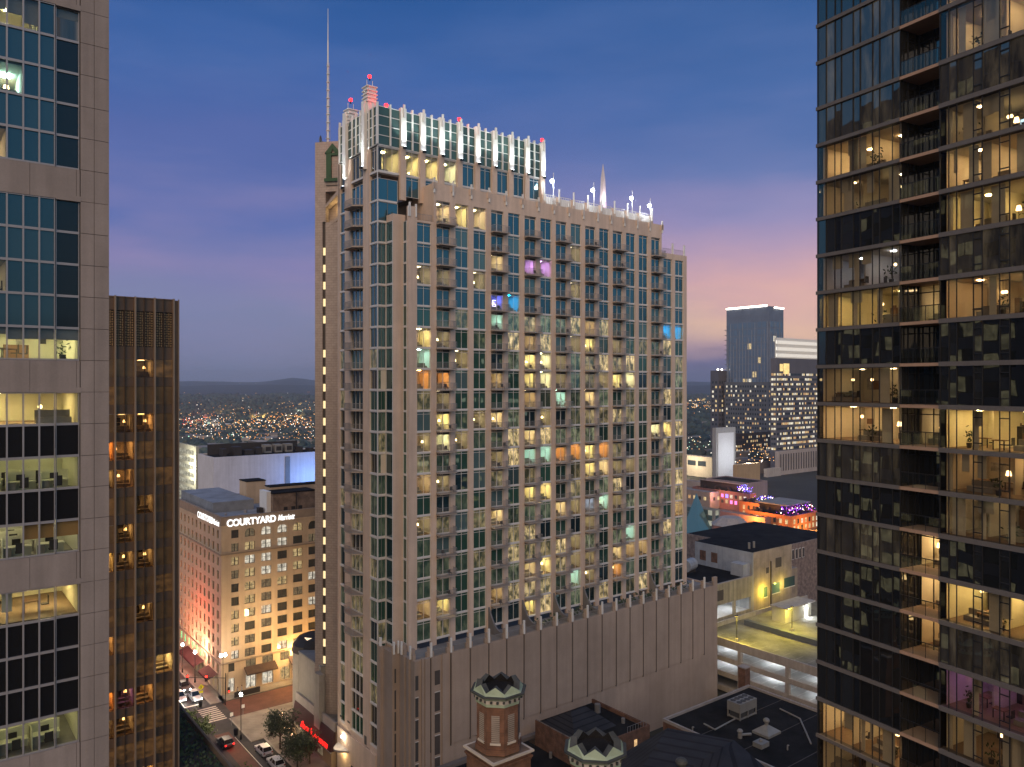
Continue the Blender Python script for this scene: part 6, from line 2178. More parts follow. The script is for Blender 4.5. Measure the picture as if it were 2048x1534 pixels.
T, d_ = block('museum', 'pale angular hall with a dark glazed band beside the blank white tower', 'building', 1345, 1424, 1436, 915, 540, (0.42, 0.37, 0.30), cop, win=dict(step=9, floor=7, w=7, h=3.5, lit=0.4, mats=(C_Y, C_W)))
T.lamp('wall_wash', (d_[0] - 14, d_[2] + 14, GZ + 12), (1.0, 0.82, 0.55), 26000, 2)
T, d_ = block('white_slab_tower', 'blank white slab tower with a pale panel standing before the lit skyline', 'tower', 1426, 1432, 1471, 856, 520, (0.30, 0.30, 0.30), cop)
n, n1, v, v1, z = d_
pw = plain('panel_white', (0.55, 0.56, 0.58), 0.8, var=0.04)
T.part('panel', MB(pw).box(n + 2.0, n1 - 2.4, v - 0.3, v - 0.004, GZ, z - 3.5, pw))
T.lamp('wall_wash', ((n + n1) / 2, v - 18, GZ + 14), (0.92, 0.96, 1.0), 16000, 2)
block('low_tan_building', 'low tan building at the foot of the blank white tower', 'building', 1466, 1475, 1520, 930, 500, (0.40, 0.28, 0.16), roof_black)
block('low_dark_building', 'dark low roof between the tan building and the white crowned tower', 'building', 1478, 1500, 1580, 925, 560, (0.12, 0.11, 0.11), roof_black)
# mid-rise offices full of lights
Wd = dict(step=2.8, floor=3.6, w=1.3, h=1.8, lit=0.5)
block('apartment_block', 'dark brown apartment block dotted with lights below the far glass tower', 'building', 1466, 1470, 1556, 868, 640, (0.07, 0.055, 0.05), roof_black, win=Wd)
T, d_ = block('stone_office_block', 'pale stone block with narrow slots beside the white crowned tower', 'building', 1528, 1535, 1562, 938, 545, (0.38, 0.34, 0.30), roof_grey, win=dict(step=3.2, floor=14, w=1.2, h=12, lit=0.2, mats=(C_W,)))
# the three tall towers
bl = (0.13, 0.165, 0.23)
T, d_ = block('glass_tower', 'tall blue grey glass tower with a glowing white line along its roof edge', 'tower', 1453, 1538, 1567, 612, 700, bl, roof_grey,
              win=dict(step=5.2, floor=6.5, w=4.0, h=5.2, lit=0.07, top=13, z0=30, mats=(C_Y, C_W), dark=pane('far_glass', (0.10, 0.15, 0.23), 1.6, (1, 1, 1), 0.02)))
n, n1, v, v1, z = d_
vb = MB(cwall((0.20, 0.23, 0.29)))
for q in range(9):
    x = n + 1.2 + q * (n1 - n - 2.4) / 8.0
    vb.box(x - 0.35, x + 0.35, v - 0.35, v - 0.07, GZ + 30, z - 14 - (q % 3) * 9, cwall((0.20, 0.23, 0.29)))
for q in range(14):
    y = v + 1.5 + q * (v1 - v - 3) / 13.0
    vb.box(n - 0.35, n - 0.07, y - 0.35, y + 0.35, GZ + 30, z - 14 - (q % 4) * 7, cwall((0.20, 0.23, 0.29)))
T.part('facade_ribs', vb, kind='stuff')
edge = glow('roof_line', (1.0, 0.86, 0.68), 14.0)
T.part('roof_light', MB(edge).box(n - 0.5, n + 0.1, v + 2, v1, z + 0.01, z + 1.3, edge).box(n + 8, n1, v - 0.5, v + 0.1, z - 1.5, z - 0.4, edge))
bb = MB(rail_m)
for f in range(24):
    bb.box(n - 0.0, n + 3, v1 + 0.01, v1 + 2.2, z - 20 - f * 4.6, z - 19.4 - f * 4.6, rail_m)
T.part('balconies', bb)
block('glass_tower_podium', 'darker lower half of the blue grey glass tower dotted with reflections', 'building', 1449, 1536, 1572, 764, 694, (0.12, 0.13, 0.15), roof_black, win=dict(step=2.6, floor=4.2, w=1.3, h=1.9, lit=0.34, mats=(C_W, C_Y, C_O), top=2))
T, d_ = block('hotel_tower', 'narrow grey tower with a flat cap left of the blue grey glass tower', 'tower', 1421, 1437, 1457, 741, 730, (0.10, 0.10, 0.12), roof_grey, win=dict(step=3.6, floor=4.4, w=1.8, h=2.2, lit=0.25, top=9))
T.part('roof_lamps', MB(wht).ball((d_[0] + 3, d_[2] + 3, d_[4] + 1), 1.0, wht).ball((d_[0] + 9, d_[2] + 3, d_[4] + 1), 1.0, wht))
T, d_ = block('crowned_tower', 'office tower full of lit windows under a glowing white slatted crown', 'tower', 1541, 1553, 1680, 716, 560, (0.11, 0.11, 0.13), roof_grey,
              win=dict(step=1.9, floor=3.6, w=1.6, h=1.6, lit=0.6, top=10, z0=24, mats=(C_Y, C_Y, C_W, C_W, C_O)))
n, n1, v, v1, z = d_
crm = glow('crown_light', (1.0, 0.94, 0.84), 1.2)
b = MB(fin_m)
for q in range(70):
    x = n + 3 + q * (n1 - n - 5) / 70
    b.box(x, x + 0.25, v + 1.2, v + 1.5, z, z + 15, fin_m)
T.part('crown_slats', b)
b = MB(crm)
for q in range(3):
    b.box(n + 3.2, n1 - 2.2, v + 2.0, v + 2.4, z + 1.0 + q * 4.8, z + 3.4 + q * 4.8, crm)
b.box(n + 3.2, n1 - 2.2, v + 3.2, v + 3.5, z, z + 15, plain('crown_back', (0.5, 0.5, 0.48), 0.9))
T.part('crown_light', b)
gld = lit_pane('gold_hall', (1.0, 0.70, 0.25), 1.5, (0.3, 0.3, 0.3), 0.6)
T.part('sky_hall', MB(gld).box(n + 4, n + 8, v - 0.15, v - 0.065, z - 9.5, z - 4.2, gld).box(n + 8.6, n + 16, v - 0.15, v - 0.065, z - 11.5, z - 3.8, gld))
b = MB(cwall((0.36, 0.31, 0.28)))
b.box(n - 2, n1 + 4, v - 3, v - 0.2, GZ, 26, cwall((0.36, 0.31, 0.28)))
for q in range(22):
    b.box(n + q * 3.3, n + 1.3 + q * 3.3, v - 3.1, v - 3.004, 12, 24, joint_m)
T.part('stone_base', b)
# the spire behind the roof terrace
x, y, z = at(1206, 328, 420)
n, v = G.nv(x, y)
T = Thing('spired_tower', 'pale lit needle spire rising behind the roof terrace of the beige tower', 'tower', G, (n, v, GZ))
spm = plain('spire_pale', (0.60, 0.55, 0.55), 0.7, var=0.05)
b = MB(spm)
def rg(r, zz): return [(n + r * math.cos(math.pi / 4 + math.pi / 2 * i), v + r * math.sin(math.pi / 4 + math.pi / 2 * i), zz) for i in range(4)]
b.loft([rg(1.7, z - 20.4), rg(1.2, z - 8), rg(0.1, z)], spm)
b.loft([rg(2.6, z - 38), rg(1.9, z - 20.5)], cwall((0.16, 0.14, 0.17)))
T.part('spire', b)
T.part('shaft', MB(cwall((0.16, 0.14, 0.17))).box(n - 14, n + 14, v, v + 26, GZ, z - 38.1, cwall((0.16, 0.14, 0.17))))
T.lamp('spire_lamp', (n - 3.2, v - 4.5, z - 22), (1.0, 0.86, 0.9), 9000, 0.6)
T.lamp('spire_lamp', (n + 1, v - 5.5, z - 37), (0.66, 0.3, 1.0), 9000, 0.6)
# office block across the street, mirrored in the tower's glass
T = Thing('office_block', 'dark office block with bands of lit windows standing opposite the beige tower', 'building', G, (150, -60, GZ))
b = MB(cwall((0.12, 0.11, 0.10)))
b.box(118, 205, -78, -48, GZ, 93, cwall((0.12, 0.11, 0.10)))
b.box(205.1, 260, -70, -40, GZ, 74, cwall((0.16, 0.13, 0.11)))
T.part('wall', b)
bb = MB(C_D)
pale_b = cwall((0.34, 0.32, 0.29))
for f in range(20):
    bb.box(118, 205, -47.99, -47.6, 10 + f * 4, 11.7 + f * 4, pale_b)
    for j in range(27):
        m = rb_.choice((C_W, C_Y, C_D, C_D, P_GREY, C_D, C_D))
        bb.box(119 + j * 3.2, 121.6 + j * 3.2, -47.99, -47.9, 12 + f * 4, 13.8 + f * 4, m)
T.part('windows', bb, kind='stuff')

# left: white warehouse, car park and trees beyond the hotel
T, d_ = block('windowless_hall', 'large blank white hall lit pale blue behind the hotel', 'hall', 396, 427, 700, 915, 275, (0.50, 0.50, 0.54), roof_black)
n, n1, v, v1, z = d_
stp = plain('grey_strip', (0.16, 0.18, 0.2), 0.8)
xx = G.n_at(575, v)
T.part('vertical_strip', MB(stp).box(xx - 1.0, xx + 0.9, v - 0.2, v - 0.004, GZ, z - 1.2, stp))
b = MB(dark_m)
for q in range(9):
    x = n + 6 + q * 4.2
    if 4 <= q <= 6:
        b.box(x, x + 2.8, v + 12, v + 15.5, z - 0.5, z + 2.6, acm)
        b.box(x + 0.4, x + 2.4, v + 11.9, v + 11.99, z + 0.2, z + 1.8, dark_m)
    else:
        b.box(x, x + R.uniform(1.5, 3.5), v + 9, v + 13, z - 0.5, z + R.uniform(0.6, 2.6), dark_m)
b.box(n + 3, n + 38, v + 17, v + 17.5, z - 0.5, z + 3.4, dark_m)
T.part('roof_plant', b)
b = MB(acm)
b.box(n + 48, n + 58, v + 3, v + 9, z - 0.5, z + 6.5, cwall((0.2, 0.26, 0.34)))
T.part('roof_house', b)
T.lamp('wall_wash', (G.n_at(612, v), v - 10, z - 9), (0.16, 0.38, 1.0), 6500, 1.5)
T.lamp('wall_wash', (G.n_at(650, v), v - 10, z - 14), (0.16, 0.38, 1.0), 6000, 1.5)
T, d_ = block('car_park', 'brightly lit open car park left of the blank white hall', 'car park', 300, 392, 398, 893, 330, (0.30, 0.30, 0.25), cop, win=dict(step=5, floor=3.2, w=4.6, h=1.9, lit=1.0, mats=(lit_pane('carpark_lit', (1, 0.95, 0.72), 0.5, (0.4, 0.4, 0.8), 0.25),)))
for (px, Y, w) in ((360, 330, 20000), (470, 420, 26000), (430, 520, 24000)):
    T.lamp('yard_lamp', (*G.nv((px - CX) / F * Y, Y), GZ + 30), (1.0, 0.93, 0.7), w, 1.0)
# ------------------------------------------------------------------ ground, streets
earth = plain('earth', (0.035, 0.036, 0.032), 0.95, var=0.35, scale=0.02)
asphalt = plain('asphalt', (0.055, 0.052, 0.05), 0.85, var=0.25, scale=0.5, fine=0.15)
asph_red = plain('asphalt_red', (0.13, 0.058, 0.042), 0.85, var=0.25, scale=0.4, fine=0.15)
pave = stripes('paving', (0.26, 0.225, 0.185), (0.19, 0.165, 0.135), 1.5, 3, 0.05)
kerb_m = plain('kerb', (0.30, 0.27, 0.23), 0.9, var=0.15)
paint = plain('road_paint', (0.62, 0.56, 0.46), 0.7, var=0.12)
g = MB(earth)
g.box(-30000, 30000, -2000, 45000, GZ - 2, GZ, earth)
structure('ground', g)
def strip(name, mat, n0, n1, v0, v1, z=0.004):
    b = MB(mat)
    b.quad((n0, v0, GZ + z), (n1, v0, GZ + z), (n1, v1, GZ + z), (n0, v1, GZ + z), mat)
    return structure(name, b, G)
strip('road', asphalt, 37.5, 50.8, 60, 420)
b = MB(asph_red)
b.quad((50.8, 155.0, GZ + 0.004), (140, 155.0, GZ + 0.004), (140, 163.4, GZ + 0.004), (50.8, 163.4, GZ + 0.004), asph_red)
b.quad((44.9, 120, GZ + 0.008), (47.6, 120, GZ + 0.008), (47.6, 149, GZ + 0.008), (44.9, 149, GZ + 0.008), asph_red)
structure('road', b, G)
b = MB(pave)
def walk(n0, n1, v0, v1):
    b.box(n0 + 0.3, n1, v0, v1, GZ, GZ + 0.14, pave)
    b.box(n0, n0 + 0.299, v0, v1, GZ, GZ + 0.15, kerb_m)
walk(51.8, 57.4, 60, 142)
walk(49.4, 57.2, 142.01, 154.6)
walk(57.21, 66, 141.5, 154.6)
walk(50.6, 100, 163.8, 166.9)
walk(48.6, 51.7, 163.8, 260)
b.box(36, 37.4, 60, 260, GZ, GZ + 0.14, pave)
structure('pavement', b, G)
mk = MB(paint)
for q in range(8):
    v = 155.2 + q * 0.98
    mk.quad((45.6, v, GZ + 0.012), (49.3, v, GZ + 0.012), (49.3, v + 0.5, GZ + 0.012), (45.6, v + 0.5, GZ + 0.012), paint)
mk.quad((47.72, 110, GZ + 0.012), (47.87, 110, GZ + 0.012), (47.87, 146, GZ + 0.012), (47.72, 146, GZ + 0.012), paint)
mk.quad((44.0, 166, GZ + 0.012), (44.15, 166, GZ + 0.012), (44.15, 240, GZ + 0.012), (44.0, 240, GZ + 0.012), paint)
mk.quad((40.4, 165.2, GZ + 0.012), (46.9, 165.2, GZ + 0.012), (46.9, 165.7, GZ + 0.012), (40.4, 165.7, GZ + 0.012), paint)
structure('road_marking', mk, G)
# dark planted terrace beside the bronze tower
T = Thing('garden_terrace', 'dark low roof terrace with a pale parapet beside the bronze tower', 'terrace', G, (30.5, 117, GZ))
b = MB(cwall((0.10, 0.085, 0.07)))
b.box(30.5, 35.6, 60, 150, GZ, 19.9, cwall((0.05, 0.045, 0.04)))
T.part('roof', b)
b = MB(kerb_m)
b.box(35.61, 36.0, 60, 150, GZ, 20.9, cwall((0.16, 0.13, 0.10)))
T.part('parapet', b)
b = MB(leaf_dark)
r = random.Random(9)
for q in range(1100):
    n, v = r.uniform(30.8, 35.3), r.uniform(98, 149)
    z = 20.0 + abs(r.gauss(0, 0.55))
    d = Vector((r.uniform(-1, 1), r.uniform(-1, 1), r.uniform(-1, 1))).normalized() * 0.3
    e = d.orthogonal().normalized() * 0.2
    c = Vector((n, v, z))
    b.quad(c - d, c - e, c + d, c + e, leaf_dark)
single('terrace_planting', b, 'dark ground cover planted over the low roof terrace', 'planting', G, (33, 110, 20), kind='stuff')

# ------------------------------------------------------------------ trees
bark = plain('bark', (0.09, 0.065, 0.045), 0.95, var=0.3, scale=3)
leaf_a = leafmat('leaf_olive', (0.050, 0.062, 0.024))
leaf_b = leafmat('leaf_bright', (0.075, 0.11, 0.02))
leaf_c = leafmat('leaf_red', (0.085, 0.035, 0.025))
def tree(n, v, z, h, rad, leaf, label, cnt=1500, seed=1, group='street trees by the junction', name='street_tree'):
    r = random.Random(seed)
    T = Thing(name, label, 'tree', G, (n, v, z), group)
    b = MB(bark)
    b.cyl(n, v, z, z + h * 0.45, 0.17, 0.10, 8, bark)
    tips = []
    for q in range(9):
        a = 2 * math.pi * q / 9 + r.uniform(-.3, .3)
        L = rad * r.uniform(0.5, 0.95)
        p0 = Vector((n, v, z + h * r.uniform(0.28, 0.46)))
        p1 = p0 + Vector((math.cos(a) * L, math.sin(a) * L, h * r.uniform(0.15, 0.45)))
        b.tube(p0, p1, 0.07, bark, 5, 0.02)
        tips.append(p1)
        for s in range(3):
            p2 = p0.lerp(p1, r.uniform(.5, .95)) + Vector((r.uniform(-1, 1), r.uniform(-1, 1), r.uniform(.1, .9))) * rad * 0.4
            b.tube(p0.lerp(p1, 0.6), p2, 0.03, bark, 4, 0.01)
            tips.append(p2)
    T.part('trunk', b)
    f = MB(leaf)
    tips += [Vector((n + r.gauss(0, rad * .35), v + r.gauss(0, rad * .35), z + h * r.uniform(.55, .95))) for _ in range(8)]
    for q in range(cnt):
        t_ = r.choice(tips)
        c = t_ + Vector((r.gauss(0, 1), r.gauss(0, 1), r.gauss(0, .8))) * rad * 0.17
        s = r.uniform(0.10, 0.24)
        d = Vector((r.uniform(-1, 1), r.uniform(-1, 1), r.uniform(-1, 1))).normalized() * s
        e = d.orthogonal().normalized() * s * 0.6
        f.quad(c - d, c - e, c + d, c + e, leaf)
    T.part('crown', f)
tree(52.6, 136.0, GZ + 0.14, 7.2, 3.0, leaf_a, 'olive green street tree nearest the junction lamp', 3000, 4)
tree(52.4, 127.6, GZ + 0.14, 5.8, 2.8, leaf_a, 'olive green street tree by the restaurant with the red lettering', 3000, 5)
tree(54.6, 127.6, GZ + 0.14, 4.4, 1.5, leaf_c, 'small reddish street tree against the restaurant wall', 1500, 6)
gx_, gy_ = G.nv(*on_ground(445, 1466, GZ + 4))
tree(40.2, 150.5, GZ + 0.1, 6.0, 2.2, leaf_b, 'bright green tree on the near kerb across from the crossing', 1400, 7)
tree(40.4, 143.5, GZ + 0.1, 6.4, 2.4, leaf_b, 'bright green tree beside the car with red tail lights', 1700, 8)
tree(40.8, 121.5, GZ + 0.1, 6.0, 2.6, leaf_b, 'bright green tree cut by the bottom edge near the parked white cars', 1800, 9)
tree(67.5, 163.0, GZ + 0.14, 5.0, 1.5, leaf_a, 'small tree by the hotel entrance under a sodium lamp', 700, 10)
for q, (px, Y, hh, rr_, lab) in enumerate(((367, 300, 17, 7, 'tall dark tree beside the bronze tower'), (384, 292, 14, 6, 'broad green tree left of the blank white hall'), (362, 280, 12, 6, 'low green tree by the bronze tower edge'),
                                           (478, 430, 16, 9, 'green tree beyond the roof of the blank white hall'), (505, 425, 17, 10, 'widest green tree beyond the blank white hall'), (532, 428, 15, 9, 'rounded green tree beyond the cooling units of the white hall'),
                                           (592, 450, 17, 9, 'green tree near the stone tower beyond the white hall'), (560, 440, 15, 6, 'upright green tree beyond the roof house of the white hall'))):
    n_, v_ = G.nv((px - CX) / F * Y, Y)
    tree(n_, v_, GZ + (10 if Y > 400 else 4), hh, rr_, leaf_b if q != 0 else leaf_a, lab, 900, 20 + q, 'trees beyond the hotel', 'park_tree')

# ------------------------------------------------------------------ restaurant on the corner
T = Thing('restaurant', 'low corner restaurant with a sloped maroon sign band', 'restaurant', G, (56.5, 126, GZ))
tanp = plain('restaurant_plaster', (0.40, 0.29, 0.18), 0.9, var=0.1)
maroon = plain('maroon_band', (0.055, 0.022, 0.022), 0.8, var=0.1)
RV0, RV1 = 124.0, 141.2
b = MB(tanp)
b.box(57.0, 57.9, RV0, RV1, GZ, 11.7, tanp)
b.box(57.8, 62, RV0, RV1 - 0.3, GZ, 15.2, tanp)
b.box(57.6, 58.0, RV0, RV1, 15.0, 16.6, cop)
b.box(58.001, 66, RV0, 130.9, 15.3, 15.6, roof_grey)
b.box(56.75, 57.1, RV0, RV1, 11.5, 11.72, cop)
T.part('wall', b)
b = MB(maroon)
b.add([(56.8, RV0, 11.73), (56.8, RV1, 11.73), (57.5, RV1, 15.0), (57.5, RV0, 15.0), (57.75, RV1, 15.0), (57.75, RV0, 15.0), (57.75, RV1, 11.73), (57.75, RV0, 11.73)],
      [(0, 3, 2, 1), (3, 5, 4, 2), (1, 2, 4, 6), (0, 7, 5, 3)], maroon)
T.part('sign_band', b)
neon_r = glow('neon_red', (1.0, 0.02, 0.015), 2.4)
tilt = math.pi / 2 - math.atan2(0.7, 3.27) * 1.0
lettering(T, "Deacon's", 1.55, (56.66, 136.6, 12.0), -math.pi / 2, 0.05, neon_r, 0.25, 0.0, 0.85, 1.0, tilt)
lettering(T, 'NEW SOUTH', 1.05, (56.66, 131.4, 12.0), -math.pi / 2, 0.05, neon_r, 0, 0.0, 0.95, 1.1, tilt)
T.lamp('sign_glow', (56.2, 131.5, 12.8), (1, 0.06, 0.04), 70, 0.4)
b = MB(LAMP['warm'])
b.box(56.94, 56.997, 127.5, 140, GZ + 0.8, GZ + 2.3, H_D)
T.part('window', b)
T = Thing('entry_canopy', 'curved pale canopy with a glowing underside at the tower entrance', 'canopy', G, (N0, 119.5, GZ))
b = MB(cop)
pts = [(N0 - 0.31, 117.6), (N0 - 0.31, 121.8)] + [(N0 - 0.31 - 1.7 * math.sin(math.pi * q / 10), 121.8 - 4.2 * q / 10) for q in range(1, 10)]
b.prism(pts, GZ + 5.0, GZ + 5.3, cop)
T.part('canopy', b)
gw = glow('canopy_light', (1, 0.72, 0.3), 3.0)
T.part('light_panel', MB(gw).box(N0 - 1.3, N0 - 0.4, 118.6, 120.8, GZ + 4.9, GZ + 4.98, gw))
wl = glow('wall_globe', (1, 0.95, 0.85), 30.0)
T.part('globe_lamp', MB(wl).ball((N0 - 0.55, 119.7, GZ + 7.0), 0.25, wl, 10))
T.lamp('globe_light', (N0 - 0.9, 119.7, GZ + 6.9), (1, 0.8, 0.5), 200, 0.2)
T.lamp('canopy_lamp', (N0 - 1.0, 119.7, GZ + 4.2), (1, 0.7, 0.3), 160, 0.2)

# ------------------------------------------------------------------ street lamps, signals, signs
globe_m = glow('street_globe', (0.95, 0.98, 1.0), 45.0)
def street_lamp(n, v, h, lab, two=False, w=900, col=(1.0, 0.76, 0.48), g2=None):
    t = Thing('street_lamp', lab, 'street lamp', G, (n, v, GZ + 0.14), 'street lamps around the junction')
    b = MB(black_metal)
    z = GZ + 0.14
    b.cyl(n, v, z, z + 0.9, 0.2, 0.13, 10, black_metal)
    b.cyl(n, v, z + 0.9, z + h, 0.075, 0.06, 8, black_metal)
    t.part('post', b)
    for s in ((-0.45, 0.45) if two else (0,)):
        if s: t.part('arm', MB(black_metal).tube((n, v, z + h - 0.1), (n + s, v, z + h), 0.05, black_metal, 5))
        t.part('globe', MB(globe_m).ball((n + s, v, z + h + 0.28), 0.30, globe_m, 10, 1.2))
    t.lamp('street_light', (n, v, z + h + 0.9), col, w, 0.35)
def gnv(px, py): return G.nv(*on_ground(px, py))
street_lamp(*gnv(482, 1480), 8.0, 'black street lamp standing alone on the corner pavement', w=4500)
street_lamp(*gnv(390, 1366), 6.4, 'black street lamp on the hotel pavement by the waiting cars', w=2600)
street_lamp(*gnv(446, 1408), 9.6, 'tall black twin globe lamp at the hotel corner', True, 800)
street_lamp(*gnv(590, 1362), 5.8, 'black street lamp with a sodium glow beside the hotel entrance', w=1500, col=(1.0, 0.55, 0.12))
street_lamp(*gnv(365, 1346), 6.0, 'black street lamp farthest along the hotel pavement', w=1000)
n, v = gnv(444, 1410)
T = Thing('traffic_signal', 'black traffic signal pole with a long arm and two red lights', 'traffic signal', G, (n, v, GZ + 0.14))
b = MB(black_metal)
b.cyl(n + 0.5, v - 0.6, GZ + 0.14, GZ + 6.6, 0.12, 0.09, 8, black_metal)
x1, y1, z1 = at(373, 1371, 158)
n1, v1 = G.nv(x1, y1)
b.tube((n + 0.5, v - 0.6, GZ + 5.6), (n1, v1, GZ + 6.1), 0.08, black_metal, 6, 0.05)
T.part('pole', b)
sig_r = glow('signal_red', (1.0, 0.025, 0.015), 9.0)
for f in (0.50, 0.98):
    c = Vector((n + 0.5, v - 0.6, GZ + 5.6)).lerp(Vector((n1, v1, GZ + 6.1)), f)
    hh = T.part('signal_head', MB(black_metal).box(c.x - 0.22, c.x + 0.22, c.y - 0.1, c.y + 0.16, c.z - 0.75, c.z + 0.55, black_metal))
    l = MB(sig_r)
    l.ball((c.x, c.y - 0.17, c.z + 0.28), 0.2, sig_r, 8)
    T.part('red_light', l, hh)
T.part('signal_head', MB(black_metal).box(n + 0.9, n + 1.3, v - 0.9, v - 0.6, GZ + 2.6, GZ + 3.6, black_metal))
T.part('red_light', MB(sig_r).ball((n + 1.1, v - 0.95, GZ + 2.8), 0.13, sig_r, 8))
n, v = gnv(402, 1408)
T = Thing('crossing_sign', 'yellow diamond pedestrian sign on a short post by the kerb', 'road sign', G, (n, v, GZ + 0.14))
ysg = plain('sign_yellow', (0.75, 0.72, 0.02), 0.5, var=0.03)
z = GZ
T.part('post', MB(rail_m).cyl(n, v, z, z + 3.9, 0.05, n=6, m=rail_m))
b = MB(ysg)
b.add([(n - .62, v - .09, z + 3.5), (n, v - .09, z + 2.88), (n + .62, v - .09, z + 3.5), (n, v - .09, z + 4.12), (n - .62, v - .06, z + 3.5), (n, v - .06, z + 2.88), (n + .62, v - .06, z + 3.5), (n, v - .06, z + 4.12)],
      [(0, 1, 2, 3), (7, 6, 5, 4), (0, 4, 5, 1), (1, 5, 6, 2), (2, 6, 7, 3), (3, 7, 4, 0)], ysg)
b.box(n - .38, n + .38, v - .09, v - .06, z + 2.3, z + 2.75, ysg)
T.part('sign_plate', b)
b = MB(black_metal)
b.ball((n - .02, v - .1, z + 3.78), 0.07, black_metal, 6)
b.box(n - .07, n + .05, v - .1, v - .092, z + 3.45, z + 3.7, black_metal)
b.add([(n - .05, v - .095, z + 3.46), (n + .02, v - .095, z + 3.46), (n + .16, v - .095, z + 3.18), (n + .1, v - .095, z + 3.18)], [(0, 1, 2, 3)], black_metal)
b.add([(n - .05, v - .095, z + 3.46), (n + .02, v - .095, z + 3.46), (n - .1, v - .095, z + 3.18), (n - .17, v - .095, z + 3.18)], [(0, 1, 2, 3)], black_metal)
T.part('walking_figure', b)
def bin_(px, py, lab):
    n, v = gnv(px, py)
    T = Thing('litter_bin', lab, 'bin', G, (n, v, GZ + 0.14), 'black bins on the pavement')
    T.part('drum', MB(black_metal).cyl(n, v, GZ + 0.14, GZ + 1.2, 0.36, 0.42, 12, black_metal))
    T.part('lid', MB(black_metal).cyl(n, v, GZ + 1.2, GZ + 1.42, 0.46, 0.2, 12, black_metal))
bin_(472, 1471, 'black litter bin on the corner pavement beside the lone street lamp')
bin_(401, 1414, 'black litter bin at the foot of the yellow diamond sign')
# sign boards
for (px, py, lab) in ((486, 1435, 'small white sign on the tall post above the corner lamp'), (463, 1452, 'short white sign post at the end of the crossing')):
    n, v = gnv(px, py)
    T = Thing('street_sign', lab, 'sign', G, (n, v, GZ + 0.14), None)
    T.part('post', MB(rail_m).cyl(n, v, GZ + 0.14, GZ + 2.6, 0.05, n=6, m=rail_m))
    T.part('sign_plate', MB(fin_m).box(n - 0.3, n + 0.3, v - 0.08, v - 0.051, GZ + 1.9, GZ + 2.6, fin_m))
# planters and cafe fence at the hotel
b = MB(dark_m)
b.box(53.6, 59.0, 163.9, 164.2, GZ + 0.14, GZ + 1.2, dark_m)
single('cafe_fence', b, 'dark low fence on the pavement before the hotel corner', 'fence', G, (53.6, 163.9, GZ + 0.14))
T = Thing('bike_rack', 'row of black hoops on the corner pavement by the first parked white car', 'bike rack', G, (51.7, 141, GZ + 0.14))
b = MB(black_metal)
for q in range(6):
    n = 52.2 + q * 0.45
    for s in (0, 0.55):
        b.cyl(n, 140.6 + s, GZ + 0.14, GZ + 0.95, 0.035, n=5, m=black_metal)
    b.tube((n, 140.6, GZ + 0.95), (n, 141.15, GZ + 0.95), 0.035, black_metal, 5)
T.part('hoop', b)
# a wrapped trunk of fairy lights along the kerb ramp
fl = glow('fairy', (1.0, 0.62, 0.3), 6.0, False)
b = MB(fl)
r = random.Random(4)
for q in range(160):
    s = r.random()
    b.ball((55.5 + r.gauss(0, .25) + 1.2 * s, 139 + 8.0 * s + r.gauss(0, .25), GZ + 0.6 + 1.2 * r.random()), 0.07, fl, 6)
single('fairy_lights', b, 'orange fairy lights strung along the low hedge by the restaurant', 'fairy lights', G, (55.5, 139, GZ + 0.3), kind='stuff')

